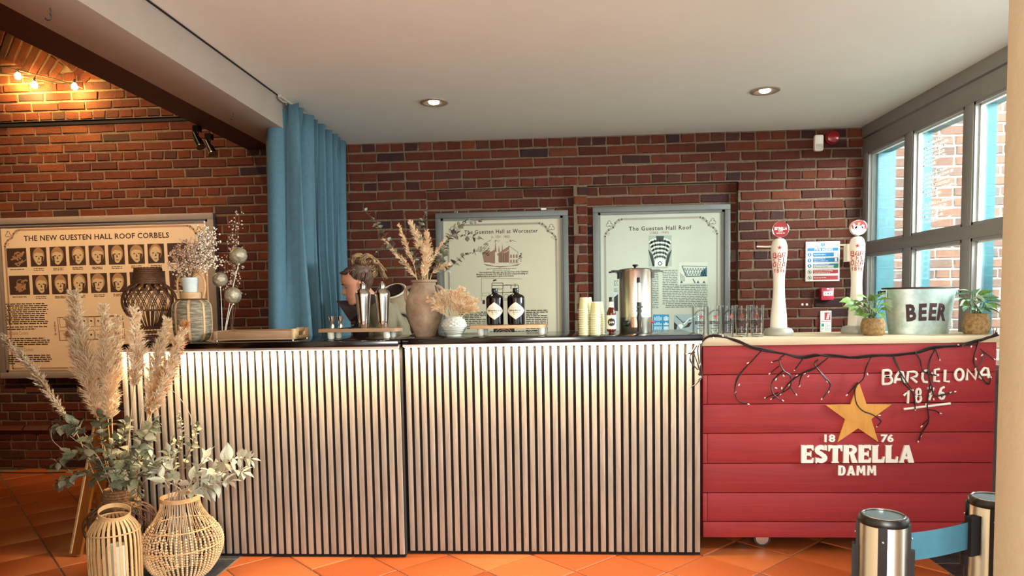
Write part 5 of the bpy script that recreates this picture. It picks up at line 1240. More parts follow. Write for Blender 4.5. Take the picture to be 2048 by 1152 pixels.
# curly willow tendrils
for i, (px, lb) in enumerate((([(235,990),(200,920),(150,880),(108,850),(105,880),(135,905)], 'thin pale curling tendril at the far left of the floor vase bunch'), ([(245,990),(275,900),(290,810),(340,780),(378,825),(382,850)], 'thin pale curling tendril arching to the right of the floor vase bunch'))):
    tag(obj('curly_twig', G().tube(spline([mouth()]+[P(x, y, 3.12) for x, y in px[1:]], 8), .0014, 5), TWIGP, angle=80), lb, 'twig')

# ------------------------------------------------------------------ beaded basket with silver leaves
cb = Vector((P(366, 1090, 3.27).x, 3.265, 0)); bp_ = [(.088,.392),(.094,.345),(.114,.302),(.145,.258),(.173,.215),(.186,.175),(.182,.125),(.160,.07),(.125,.022),(.105,.006)]
t = thing('beaded_basket', 'pear-shaped basket of pale wooden bead strings on the floor by the counter', 'basket', cb)
sp_ = spline([Vector((r, 0, z)) for r, z in bp_], 8); tilt = Matrix.Rotation(math.radians(-3), 3, 'Y')
obj('wooden_rim', G().lathe(cb, [(.084,.378),(.084,.398),(.091,.398),(.091,.378),(.084,.378)], 40, cap0=False, cap1=False), BAMBOO, t)
g = G(); h = G(); N_ = 52
for k in range(N_):
    a = 2*PI*k/N_; start = .250+.03*math.sin(k*1.7)
    pts = [cb+Vector((q.x*math.cos(a), q.x*math.sin(a), q.z)) for q in sp_]; g.tube(pts, .0014, 4)
    acc = 0; last = None
    for q, p in zip(sp_, pts):
        if q.z > start: last = p; continue
        seg = (p-last).length if last else 0; steps = int((acc+seg)/.0132)
        for s_ in range(steps):
            f_ = ((s_+1)*.0132-acc)/max(seg, 1e-6)
            if f_ <= 1: h.ico(last.lerp(p, f_), .0064)
        acc = (acc+seg)-steps*.0132; last = p
obj('cords', g, BAMBOO, t, kind='stuff'); obj('beads', h, BEAD, t, kind='stuff', angle=180); g = G()
for r_, z_ in ((.188,.165),(.152,.250),(.108,.004)): g.tube([cb+Vector((r_*math.cos(2*PI*j/48), r_*math.sin(2*PI*j/48), z_)) for j in range(48)], .0035, 6, closed=True)
obj('hoops', g, BAMBOO, t, kind='stuff')
bm0 = lambda dx, dy: cb+Vector((dx, dy, .05)); bm1 = lambda dx, dy: cb+Vector((dx, dy, .39))
LBR = [('bending left', [(337,975),(318,945),(304,915)], LAMBL, 6, .078), ('upright, left of the tall spire', [(352,975),(346,940),(338,905)], LAMBL, 5, .07), ('leaning right', [(372,980),(392,945),(414,912)], LAMBL, 7, .085),
       ('reaching right, lower', [(378,988),(416,968),(458,962)], LAMBR+LAMBL, 8, .08), ('reaching right, upper', [(385,972),(425,940),(470,918),(500,918)], LAMBL, 9, .072), ('reaching right, middle', [(380,980),(420,955),(462,940),(486,945)], LAMBR+LAMBL, 8, .075), ('arching left', [(330,960),(300,938),(272,936)], LAMBL, 4, .06)]
for i, (lb, px, lv, n, sz) in enumerate(LBR): branch('silver_leaf_stem', 'pale silver-leaved stem in the beaded basket, '+lb, 'plant', [bm0(-.06+.02*i, .0), bm1(-.045+.014*i, -.02)]+[P(x, y, 3.14+.03*(i % 3)) for x, y in px], lv, n+2, sz*1.12, TWIGP, .0038, .50, seed=60+i, spread=.8, face=.8)
branch('eucalyptus_spire', 'tall spire of small pale eucalyptus leaves rising from the beaded basket', 'plant', [bm0(0, .03), bm1(0, .03), P(349,930,3.28), P(364,876,3.27), P(358,828,3.27)], SPIRE, 18, .032, TWIG, .003, .46, seed=77)
branch('eucalyptus_branch', 'dark eucalyptus branch behind the silver stems in the beaded basket', 'plant', [bm0(.02, .03), bm1(.02, .03), P(368,935,3.33), P(388,880,3.33), P(394,852,3.33)], EUCL, 11, .038, TWIG, .003, .46, seed=78)
branch('eucalyptus_branch', 'low dark eucalyptus branch at the mouth of the beaded basket', 'plant', [bm0(-.02, .03), bm1(-.02, .03), P(345,960,3.30), P(336,910,3.28), P(345,880,3.28)], EUCL, 11, .045, TWIG, .003, .46, seed=79)

# ------------------------------------------------------------------ bamboo lantern with candle
cl = Vector((P(230, 1100, 2.98).x, 2.98, 0)); t = thing('bamboo_lantern', 'bamboo slat lantern with a ring handle and a candle inside, lowest left', 'lantern', cl)
lp = [(.100,.004),(.104,.06),(.107,.15),(.108,.25),(.104,.315),(.091,.35),(.064,.382)]; ls = spline([Vector((r, 0, z)) for r, z in lp], 5)
slm = G(); pts = [Vector((q.x, 0, q.z)) for q in ls]
for i, q in enumerate(pts): slm.v += [q+Vector((.0018, -.0055, 0)), q+Vector((.0018, .0055, 0)), q+Vector((-.0012, .0055, 0)), q+Vector((-.0012, -.0055, 0))]
for i in range(len(pts)-1):
    for j in range(4): slm.f.append((i*4+j, i*4+(j+1)%4, i*4+4+(j+1)%4, i*4+4+j)); slm.m.append(0)
slm.f += [(3,2,1,0), tuple(len(pts)*4-4+j for j in range(4))]; slm.m += [0, 0]; sme = mesh('bamboo_slat', slm, BAMBOO, angle=30)
for k in range(30): inst('bamboo_slat', sme, Matrix.Translation(cl) @ Matrix.Rotation(2*PI*(k+.3)/30, 4, 'Z'), t)
for r_, z_ in ((.102,.010),(.1065,.322),(.065,.384)): obj('hoop', G().tube([cl+Vector((r_*math.cos(2*PI*j/40), r_*math.sin(2*PI*j/40), z_)) for j in range(40)], .0035, 6, closed=True), BAMBOO, t)
obj('lantern_floor', G().lathe(cl, [(.099,.003),(.099,.010)], 32), BAMBOO, t)
g = G(); hr = .066; ht = Matrix.Rotation(math.radians(14), 3, 'Y') @ Matrix.Rotation(math.radians(12), 3, 'X')
for j in range(41):
    a = 2*PI*j/40; d = Vector((math.cos(a), math.sin(a), 0))
    for r_, z_ in ((hr, 0), (hr, .022), (hr-.003, .022), (hr-.003, 0)): g.v.append(cl+Vector((.006,0,.392))+ht @ (d*r_+Vector((0,0,z_))))
for j in range(40):
    for q in range(4): g.f.append((j*4+q, j*4+(q+1)%4, j*4+4+(q+1)%4, j*4+4+q)); g.m.append(0)
obj('ring_handle', g, BAMBOO, t)
t = thing('pillar_candle', 'ivory pillar candle standing inside the bamboo lantern', 'candle', cl+Vector((.006,0,.010)))
c = cl+Vector((.006,0,.0105)); obj('wax', G().lathe(c, [(.039,0),(.040,.01),(.040,.235),(.037,.243),(.02,.238),(.004,.236)], 32), CANDLE, t); obj('wick', G().tube([c+Vector((0,0,.236)), c+Vector((.002,0,.25)), c+Vector((.009,0,.258))], .0018, 6), mat('pale_wick', '#d8cfb8', .9), t)

# ------------------------------------------------------------------ folded wooden easel at the left
t = thing('wooden_easel', 'folded amber wooden easel with a pale edge standing left of the counter', 'easel', (P(160,1112,3.5).x, 3.5, 0))
def plank_leg(name, p0, p1, w_, d_, m_): 
    p0, p1 = Vector(p0), Vector(p1); u = (p1-p0); 
    return obj(name, G().obox((p0+p1)/2, (1,0,0) if abs(u.x) < .9*u.length else (0,0,1), Vector((1,0,0)).cross(u), u, w_/2, d_/2, u.length/2), m_, t)
a0 = PZ(150, 1112, 0); a0 = Vector((a0.x, 3.5, .012)); a1 = P(196, 842, 3.56); b0 = Vector((a0.x+.088, 3.54, .012)); b1 = P(222, 850, 3.60)
plank_leg('leg', a0+Vector((.02,0,0)), a1+Vector((.02,0,0)), .046, .022, AMBERW); plank_leg('leg', b0, b1, .046, .022, AMBERW); plank_leg('leg', b0+Vector((.03,.32,0)), b1+Vector((-.01,.03,0)), .04, .022, AMBERW)
plank_leg('pale_edge', a0+Vector((-.008,-.004,.01)), a1+Vector((-.008,-.004,0)), .010, .026, PINE)['label'] = 'pale edge strip'
m_ = (a0+a1)*.5; obj('cross_bolt', G().tube([m_+Vector((.01,.0,-.12)), m_+Vector((.115,.03,-.12))], .006, 8), BLACKP, t)

# ------------------------------------------------------------------ small lantern and flowers at the left end of the counter
cx, Y = 385, 3.66; pr, c = pxprof(cx, Y, [(24,683),(33,679),(38,670),(40,655),(40,620),(37,607),(28,600)], ZT1)
t = thing('woven_lantern', 'rounded grey woven lantern with pale ribs on the counter by the rattan vase', 'lantern', c)
obj('woven_body', G().lathe(c, pr, 40), WICKERG, t); zt = pr[-1][1]; ps = spline([Vector((r+.0022, 0, z)) for r, z in pr], 4)
for k in range(8):
    a = 2*PI*(k+.40)/8; g = G(); d = Vector((math.cos(a), math.sin(a), 0)); s_ = Vector((-math.sin(a), math.cos(a), 0))
    for q in ps: b = c+d*q.x+Vector((0,0,q.z)); g.v += [b-s_*.0055, b+s_*.0055, b+s_*.0055-d*.004, b-s_*.0055-d*.004]
    for i in range(len(ps)-1):
        for j in range(4): g.f.append((i*4+j, i*4+(j+1)%4, i*4+4+(j+1)%4, i*4+4+j)); g.m.append(0)
    obj('bamboo_rib', g, BAMBOO, t)
obj('dark_ring', G().lathe(c+Vector((0,0,zt)), [(.076,0),(.078,.003),(.076,.006)], 32), RATTAN, t)
obj('wooden_collar', G().lathe(c+Vector((0,0,zt+.006)), [(.054,0),(.056,.002),(.056,.034),(.053,.036)], 32), PINE, t)
hz = c.z+zt; hp = [P(361,596,Y), P(355,575,Y), P(357,556,Y), P(368,545,Y), P(384,541,Y), P(399,547,Y), P(408,560,Y), P(410,578,Y), P(406,596,Y)]
obj('arched_handle', G().tube(spline(hp, 5), .0062, 8), PINE, t)
pr, cp = pxprof(384, Y, [(15,585),(18,556),(16.5,556),(15,562)], hz+.042); t = thing('plant_pot', 'pale blue-grey pot of dried flowers standing on the woven lantern', 'pot', cp); obj('pot_body', G().lathe(cp, pr, 32, cap1=True), POTW, t)
BLOS = mat('cream_blossom', '#ead9c2', .8, rnd=.1); BLOSP = mat('dusty_pink_blossom', '#b98a72', .8, noise=.3, nscale=40, color2='#e6cdb4')
def spray(label, foot, tips, nb, size, seed, m_, name='dried_flower_spray', clus=.028):
    r = random.Random(seed); t = thing(name, label, 'dried flowers', foot); g = G(); b = G()
    for tx in tips:
        tip = Vector(tx); mid = (Vector(foot)+tip)*.5+Vector((r.uniform(-.01,.01), r.uniform(-.01,.01), 0)); sp_ = spline([foot, mid, tip], 6); g.tube(sp_, .0012, 4)
        for k in range(nb):
            u = r.uniform(.45, 1.05); q = sp_[min(int(u*12), 12)]; e = q+Vector((r.gauss(0, clus*.6), r.gauss(0, clus*.5), r.gauss(0, clus*.6))); g.tube([q, e], .0007, 3)
            b.ico(e, size*r.uniform(.6, 1.4))
            if r.random() < .6: b.ico(e+Vector((r.gauss(0,size), r.gauss(0,size), r.gauss(0,size))), size*r.uniform(.5,1))
    obj('stems', g, TWIG, t, kind='stuff'); obj('blossoms', b, m_, t, kind='stuff', angle=180); return t
fo = cp+Vector((0,0,.07)); r_ = random.Random(8)
spray('bunch of small cream dried blossoms in the blue-grey pot, right side', fo, [P(x, y, Y+r_.uniform(-.06,.06)) for x, y in ((405,455),(412,462),(420,470),(428,482),(432,500),(415,490),(404,480),(424,515),(398,470),(441,518),(418,458),(408,472),(434,470),(400,495))], 34, .0046, 5, BLOS)
spray('bunch of brownish dried blossoms in the blue-grey pot, left side', fo, [P(x, y, Y+r_.uniform(-.06,.06)) for x, y in ((362,500),(370,490),(380,482),(390,478),(358,515),(375,510),(350,505),(366,530),(395,500),(345,490),(338,530),(372,478),(385,520))], 26, .0045, 6, BLOSP)
# decorative balls on white stems and the taller spray behind the tray
Yb = 3.86; cbz = P(446, 661, Yb); t = thing('dried_ball_stems', 'three silvery crinkled balls on thin white stems behind the wooden tray', 'decoration', (cbz.x, Yb, ZT1))
obj('round_base', G().lathe((cbz.x, Yb, ZT1), [(.045,.0),(.046,.022),(.043,.026)], 28), CREAM, t)
rr = random.Random(9)
for px, py, r_px, bx in ((440, 559, 14.5, 444), (466, 591, 16.5, 450), (477, 511, 16.5, 448)):
    q = P(px, py, Yb); rad = r_px*Yb/FPX; g = G(); n = 28; kk = 18; base = len(g.v)
    for i in range(kk+1):
        for j in range(n):
            th, a = PI*i/kk, 2*PI*j/n; d = Vector((math.sin(th)*math.cos(a), math.sin(th)*math.sin(a), math.cos(th))); w_ = 1+.07*math.sin(9*d.x+7*d.z)*math.sin(11*d.y+5*d.z)+rr.uniform(-.035,.035)
            g.v.append(q+d*rad*w_)
    for i in range(kk):
        for j in range(n): g.f.append((i*n+j, i*n+(j+1)%n, (i+1)*n+(j+1)%n, (i+1)*n+j)); g.m.append(0)
    obj('crinkled_ball', g, mat('silvery_dried_skin', '#c0b195', .4, .35, noise=.4, nscale=25, bump=.5, bscale=70), t, angle=60)
    obj('white_stem', G().tube(spline([Vector((cbz.x+(bx-446)*.0027, Yb, ZT1+.024)), P((bx+px)/2+1, (660+py)/2, Yb), q-Vector((0,0,rad*.9))], 6), .0022, 6).cyl(q-Vector((0,0,rad*1.15)), q-Vector((0,0,rad*.85)), .005, n=8), CREAM, t)
spray('tall pinkish white dried spray rising behind the silvery balls', Vector((cbz.x+.02, Yb+.06, ZT1+.02)), [P(x, y, Yb+.06) for x, y in ((472,425),(466,440),(478,432),(462,470),(455,480),(470,488),(484,498),(476,455))], 22, .0042, 12, mat('pinkish_white_blossom', '#d9b9a4', .8, rnd=.1), clus=.022)
# ------------------------------------------------------------------ wooden tray
xl, xr, yf = P(427, 670, 3.60).x, P(588, 670, 3.60).x, 3.60; yb2 = min(PX(619, 665, xr).y, 3.90); t = thing('wooden_tray', 'long wooden tray with cut-out end handle on the counter left of the shakers', 'tray', ((xl+xr)/2, 3.72, ZT1))
z0 = ZT1+.010
obj('front_board', G().bbox(xl+.02, xr-.006, yf, yf+.012, z0+.002, z0+.044, .002), MANGO, t); obj('back_board', G().bbox(xl+.02, xr-.006, yb2-.012, yb2, z0+.002, z0+.044, .002), MANGO, t); obj('tray_base', G().bbox(xl, xr, yf-.006, yb2, z0-.004, z0+.004, .002), MANGO, t)
obj('left_end', G().bbox(xl, xl+.02, yf-.003, yb2, z0, z0+.046, .002), MANGO, t)
g = G(); ym = (yf+yb2)/2
for a, b, c_, d in ((yf-.003, ym-.045, 0, .052), (ym+.045, yb2, 0, .052), (ym-.046, ym+.046, 0, .014), (ym-.046, ym+.046, .036, .056)): g.bbox(xr-.014, xr, a, b, z0+c_, z0+d, .002)
obj('right_end', g, PINE, t); g = G()
for x in (xl+.012, xr-.012):
    for y in (yf+.012, yb2-.012): g.cyl((x, y, ZT1), (x, y, z0-.004), .006, n=10)
obj('feet', g, STEELB, t)

# ------------------------------------------------------------------ serving boards
def serving_board(label, x0, x1, ytop, Y, zt, hz, m_, legx, round_right=True):
    a, b = P(x0, ytop, Y).x, P(x1, ytop, Y).x; t = thing('serving_board', label, 'serving board', ((a+b)/2, Y, zt)); d = .075
    out = [(a, -d*.9), (a, d*.9), (a+.01, d), (b-.05, d)]+[(b-.05+.05*math.cos(q), d*math.sin(q)) for q in (1.3,1.0,.6,.2,-.2,-.6,-1.0,-1.3)]+[(b-.05, -d), (a+.01, -d)]
    obj('board_top', G().prism(out, (0, Y, zt+hz), (1,0,0), (0,1,0), (0,0,.017)), m_, t)
    for x in legx:
        for s in (-1, 1):
            q = P(x, ytop, Y).x+(.0 if s < 0 else .012); obj('leg', G().tube([(q, Y+s*.045, zt+.002), (q, Y+s*.045, zt+.010), (q, Y+s*.045, zt+hz)], [.012, .018, .018], 16), mat('whitewashed_wood', '#d9d6c6', .6, noise=.1), t)
    return zt+hz+.017
zs1 = serving_board('mango wood serving board on white feet carrying shakers and jiggers', 645, 806, 656, 3.68, ZT1, .040, MANGO, (667, 777))
zs2 = serving_board('pale wood serving board on white feet carrying the two gin bottles', 943, 1095, 652, 3.74, ZT2, .040, PINE, (963, 1083))
def lathe_thing(name, label, cat, cx, Y, zb, parts, group=None, n=36):
    """parts: (part name, material, rows (half px, y px)); the lowest row of all parts sits on zb"""
    ym = max(y for _, _, rows in parts for _, y in rows); t = None; s = (P(cx+10, 600, Y)-P(cx, 600, Y)).x/10; z0 = P(cx, ym, Y).z; c = Vector((P(cx, 640, Y).x, Y, zb)); s *= math.cos(math.atan2(c.x, Y))
    t = thing(name, label, cat, c, group)
    for pn, m_, rows in parts: obj(pn, G().lathe(c, [(max(hw*s, .0004), P(cx, y, Y).z-z0) for hw, y in rows], n), m_, t)
    return t, c, s
for cx, lb in ((727.5, 'polished steel cocktail shaker in front of the woman, left one'), (766, 'polished steel cocktail shaker nearer the earthenware jug, right one')):
    lathe_thing('cocktail_shaker', lb, 'shaker', cx, 3.68, zs1+.0005, [('body', STEEL, [(9.5,655),(10.2,654),(11.3,640),(13.6,612),(15.3,594),(15.6,590)]), ('strainer_top', STEEL, [(15.8,590),(15.9,588),(15,585),(12,580),(8.5,577.5),(8,576)]), ('cap', STEEL, [(6.4,576.5),(6.6,567.5),(5.6,566),(3.2,565),(2.6,562.5),(1,561.8)])], 'pair of cocktail shakers')
for cx, lb in ((664, 'steel double jigger at the left end of the serving board'), (680.5, 'steel double jigger second from the left on the serving board')):
    t, c, s = lathe_thing('jigger', lb, 'jigger', cx, 3.66, zs1+.0005, [('lower_cup', STEEL, [(5.6,657),(5.8,656.5),(3.6,648),(3.3,647)]), ('upper_cup', STEEL, [(3.3,647),(3.6,646),(7.9,632.5),(7.5,632.3),(3.2,645)])], 'pair of jiggers')
for i, (x, lb) in enumerate(((684, 'dark metal bar spoon lying left on the serving board'), (700, 'dark metal bar spoon lying right on the serving board'))):
    q = P(x, 655, 3.63); t = thing('bar_spoon', lb, 'spoon', (q.x, 3.63, zs1), 'dark bar spoons'); c = Vector((q.x, 3.63, zs1+.0035))
    obj('bowl', G().sphere(c, .013, 12, 6, 1.2, .8, .25), mat('dark_metal', '#2a211f', .3, .8), t); obj('handle', G().tube([c+Vector((.012,0,0)), c+Vector((.04,.02,.0015)), c+Vector((.075,.04,.0005))], .0022, 6), mat('dark_metal', '#2a211f', .3, .8), t)

# ------------------------------------------------------------------ earthenware jug with dried stems
YJ = 3.78; t, cj, s = lathe_thing('earthenware_jug', 'old weathered earthenware jug holding dried grasses at the counter joint', 'jug', 850, YJ, ZT2, [('body', TERRA, [(20,675),(21,674),(25,662),(31,648),(36.5,633),(38.2,620),(37,607),(33.5,594),(32.7,592.5),(32.3,593.5),(28,582),(24,572),(23.5,568),(26,567),(26.5,564),(25.5,562.5),(22.5,562.5),(22,570),(21,580)])])
def hnd(pts, r): return G().tube(spline([P(x, y, Y) for x, y, Y in pts], 5), r, 8)
obj('handle', hnd([(826,573,YJ+.02),(815,576,YJ+.03),(810.5,586,YJ+.03),(813,600,YJ+.02),(817,607,YJ+.01)], .010), TERRA, t); obj('handle', hnd([(874,572,YJ-.02),(883,577,YJ-.03),(887,587,YJ-.03),(885,598,YJ-.02),(882,604,YJ-.01)], .009), TERRA, t)
jm = lambda dx=0, dy=0: cj+Vector((dx, dy, .16)); jt = lambda dx=0, dy=0: cj+Vector((dx, dy, .32))
JP = [('lowest plume leaning left', [(833,556),(810,528),(787,500),(766,478)], .014, 420), ('slim plume, second from the left', [(828,530),(818,505),(808,478),(797,449)], .014, 420), ('longest plume, thick at the middle', [(855,525),(846,500),(834,472),(821,445)], .022, 800), ('upright thick plume in the centre', [(850,552),(853,525),(855,495),(853,463)], .022, 800), ('slim plume leaning right', [(857,535),(866,515),(877,497),(888,481)], .012, 350), ('short plume leaning low to the right', [(864,547),(875,538),(886,532),(898,528)], .016, 350), ('short upright plume at the mouth', [(845,558),(847,545),(850,525),(852,508)], .016, 350)]
for i, (lb, px, w_, n) in enumerate(JP): pampas('dried beige grass in the earthenware jug, '+lb, jm((i-3)*.008), [P(x, y, YJ-.03+.02*(i % 3)) for x, y in px], w_*1.25, n, 90+i, None, 'dried grasses in the jug', 'dried_grass', .0009)
JB = [('reaching far up left', [(805,520),(775,480),(756,450),(728,419)], 10, .030, .45), ('curling at the left', [(815,535),(790,500),(768,490),(753,505)], 9, .022, .4), ('upright, behind the plumes', [(846,520),(838,470),(846,440),(853,420)], 9, .030, .45), ('reaching right in an arch, upper', [(880,510),(905,462),(930,446),(960,441)], 9, .032, .5), ('reaching right in an arch, middle', [(876,525),(893,488),(903,470),(930,472),(959,477)], 10, .031, .42), ('low, reaching right', [(878,550),(900,535),(925,513),(950,504),(963,498)], 11, .030, .3), ('short, right side of the mouth', [(868,545),(880,525),(886,508),(892,490)], 9, .036, .2), ('short, left side of the mouth', [(838,545),(832,525),(826,505),(800,478)], 9, .026, .2)]
for i, (lb, px, n, sz, t0) in enumerate(JB): branch('eucalyptus_branch', 'dark dried eucalyptus branch in the earthenware jug, '+lb, 'plant', [jm(0, .01*(i % 3)), jt((i-4)*.005, .01*(i % 3-1))]+[P(x, y, YJ-.05+.03*(i % 4)) for x, y in px], EUCD, n, sz*1.2, TWIG, .0018, max(.42, t0), seed=120+i, face=.8)

# ------------------------------------------------------------------ small white vase with fluffy grass
Yv = 3.70; s = (P(918, 640, Yv)-P(908, 640, Yv)).x/10; rows = [(14,676.5),(15.5,676),(16,672),(19.5,669),(19,668),(22,665.5),(21.5,664.5),(24,661.5),(23.6,660.5),(25,657)]; c = Vector((P(908, 640, Yv).x, Yv, ZT2)); zz = lambda y: P(908, y, Yv).z-P(908, 676.5, Yv).z
t = thing('small_vase', 'small round white vase with diamond relief and ribs, right of the jug', 'vase', c); g = G(); g.lathe(c, [(hw*s, zz(y)) for hw, y in rows], 40, cap1=False); obj('ribbed_foot', g, CERAM, t)
g = G(); n = 56; R_ = 14
for i in range(R_+1):
    u = i/R_; y = 657-u*18; hw = 25.2*math.cos(u*.92)**.72 if u < .9 else 17.2+(1-u)*5
    for j in range(n): a = 2*PI*j/n; d = .0055*abs(math.sin(a*7+u*8))*abs(math.sin(a*7-u*8))-.002 if .02 < u < .86 else 0; r0 = hw*s+d; g.v.append(c+Vector((r0*math.cos(a), r0*math.sin(a), zz(y))))
for i in range(R_):
    for j in range(n): g.f.append((i*n+j, i*n+(j+1)%n, (i+1)*n+(j+1)%n, (i+1)*n+j)); g.m.append(0)
g.lathe(c, [(17.2*s, zz(639)), (18*s, zz(638)), (17.6*s, zz(636.5)), (16*s, zz(636.5)), (15.5*s, zz(642))], 40, cap0=False)
obj('diamond_body', g, CERAM, t, angle=25)
SG = [('pointing left', (858,600)), ('low, pointing left', (866,617)), ('upper left', (872,590)), ('left of the upright blades', (886,586)), ('tall pale blade', (922,578)), ('upright, left', (900,584)), ('upright, right', (914,586)), ('upper right', (934,592)), ('pointing right', (952,600)), ('low, pointing right', (953,618)), ('right, middle', (942,606)), ('short, in front', (905,606)), ('short, front right', (924,612))]
for i, (lb, tip) in enumerate(SG):
    f0 = c+Vector(((i-6)*.002, 0, .07)); tp = P(tip[0], tip[1], Yv-.02+.02*(i % 3)); m_ = f0.lerp(tp, .5)+Vector((0, 0, .022)); q0 = f0.lerp(m_, .75)
    pampas('fluffy beige dried grass in the small white vase, '+lb, f0, [q0, m_, m_.lerp(tp, .5)+Vector((0,0,.008)), tp], .026, 380, 150+i, mat('pale_fluffy_grass', '#ecd3ae', .9, noise=.2, nscale=30, color2='#d2a97c', rnd=.08), 'fluffy grasses in the small vase', 'dried_grass', .0009)

# ------------------------------------------------------------------ bottles
def wrap(g, c, R0, a0=-PI/2):
    """flat lettering (x across, y up) bent round a vertical cylinder; x = 0 faces the room"""
    return g.xf(lambda v: (c.x+(R0+v.z)*math.cos(a0+v.x/R0), c.y+(R0+v.z)*math.sin(a0+v.x/R0), c.z+v.y))
def disc_grid(fn, nx=16, ny=12):
    g = G()
    for i in range(ny+1):
        v = -1+2*i/ny; w_ = fn(v)
        for j in range(nx+1): g.v.append(Vector((w_*(-1+2*j/nx), v, 0)))
    for i in range(ny):
        for j in range(nx): g.f.append((i*(nx+1)+j, i*(nx+1)+j+1, (i+1)*(nx+1)+j+1, (i+1)*(nx+1)+j)); g.m.append(0)
    return g
for cx, lb in ((990.3, 'dark gin bottle with diamond label, left one on the pale board'), (1032.5, 'dark gin bottle with diamond label, right one on the pale board')):
    t, c, s = lathe_thing('gin_bottle', lb, 'bottle', cx, 3.74, zs2+.0005, [('bottle', BOTTLEG, [(15.5,651),(17.2,649.5),(17.4,647),(17.4,598),(16.5,595),(13,592),(7,589.5),(5.6,587.5),(5.4,585)]), ('stopper', BLACKP, [(6,585.5),(6.2,584.5),(6.2,578.8),(5.6,578)])], 'two gin bottles')
    R0 = 17.4*s; zc = P(cx, 623, 3.74).z-P(cx, 651, 3.74).z
    g = disc_grid(lambda v: (1-abs(v)**1.25)*1.0); hw = 17.2*s; g.xf(lambda v: (v.x*R0*1.22, zc+v.y*17.2*s, .0006)); obj('diamond_label', wrap(g, c, R0), LABELC, t, fix=False)
    for st, sz, dz, w_ in (("HENDRICK'S", .0105, -.002, 1), ('GIN', .0075, -.0115, 1)):
        tx = text(st, sz, bold=.0003, spacing=1.05 if sz > .009 else 1.6); k = (29*s if sz > .009 else 11*s)/(max(v.x for v in tx.v)-min(v.x for v in tx.v)); tx.xf(lambda v: (v.x*k, zc+dz+v.y, .0010)); obj('label_text', wrap(tx, c, R0), INK, t, fix=False)
    g = G()
    for k_, (dz, w_) in enumerate(((.018,.3),(.013,.55),(-.017,.45),(-.021,.3))): 
        for q in range(6): x = (q-2.5)/6*w_*R0*1.6; g.add([(x-.0014, zc+dz, .0010), (x+.0014, zc+dz, .0010), (x+.0014, zc+dz+.0018, .0010), (x-.0014, zc+dz+.0018, .0010)], [(0,1,2,3)])
    obj('fine_print', wrap(g, c, R0), INKG, t, fix=False, kind='stuff')
t, c, s = lathe_thing('whisky_bottle', 'small amber whisky bottle between the paper cups and the urn', 'bottle', 1222.5, 3.70, ZT2, [('bottle', WHISKY, [(5,672.5),(5.4,671.5),(5.4,667.5),(8.6,666),(9.4,663),(9.4,631),(8.6,627.5),(5.4,620),(4.6,618)]), ('neck_label', CREAM, [(4.8,618.5),(4.2,609),(4,607)]), ('cap', BLACKP, [(4.2,607.5),(4.2,598.8),(3.8,598.2)])])
R0 = 9.4*s; zf = lambda y: P(1222.5, y, 3.70).z-P(1222.5, 672.5, 3.70).z
obj('cream_label', G().lathe(c, [(R0+.0004, zf(662)), (R0+.0006, zf(661)), (R0+.0006, zf(635)), (R0+.0004, zf(634))], 36, cap0=False, cap1=False), LABELC, t)
g = disc_grid(lambda v: math.sqrt(max(0, 1-v*v))); g.xf(lambda v: (v.x*.021, zf(648)+v.y*.021, .0012)); obj('dark_round_mark', wrap(g, c, R0), INK, t, fix=False)
tx = text('Jura', .017, bold=.0004); tx.xf(lambda v: (v.x, zf(648)-.005+v.y, .0016)); obj('label_text', wrap(tx, c, R0), LABELC, t, fix=False)

# ------------------------------------------------------------------ stacked paper cups, upside down
g = G(); g.mi = 0; H_ = .066; g.lathe((0,0,0), [(.0262,.004),(.0200,H_-.004)], 24, cap0=False, cap1=False); g.mi = 1; g.lathe((0,0,0), [(.0262,.0),(.0282,.0012),(.0284,.0030),(.0262,.0046)], 24, cap0=False, cap1=False); g.lathe((0,0,0), [(.0200,H_-.004),(.0204,H_-.002),(.0196,H_),(.0186,H_),(.0186,H_-.003)], 24, cap0=False)
cme = mesh('paper_cup', g, [CUPS, CUPR]); ords = ['topmost', 'second', 'third', 'fourth', 'fifth', 'sixth', 'seventh', 'eighth', 'ninth', 'tenth', 'eleventh', 'twelfth', 'thirteenth']
for nm, cx, Y, n in (('front left', 1167.5, 3.68, 12), ('back left', 1176, 3.745, 12), ('front right', 1190.5, 3.68, 10), ('back right', 1198.5, 3.745, 10)):
    x = P(cx, 640, Y).x
    for k in range(n):
        o = bpy.data.objects.new('paper_cup', cme); COL.objects.link(o); o.location = (x+random.uniform(-.0006,.0006), Y, ZT2+k*.0118); q = n-1-k
        tag(o, (f'{ords[q]} upside-down paper cup of the {nm} stack' if q == 0 else f'{ords[q]} upside-down paper cup from the top of the {nm} stack'), 'cup', 'stacked paper cups'); WLOC[o.name] = o.location.copy()

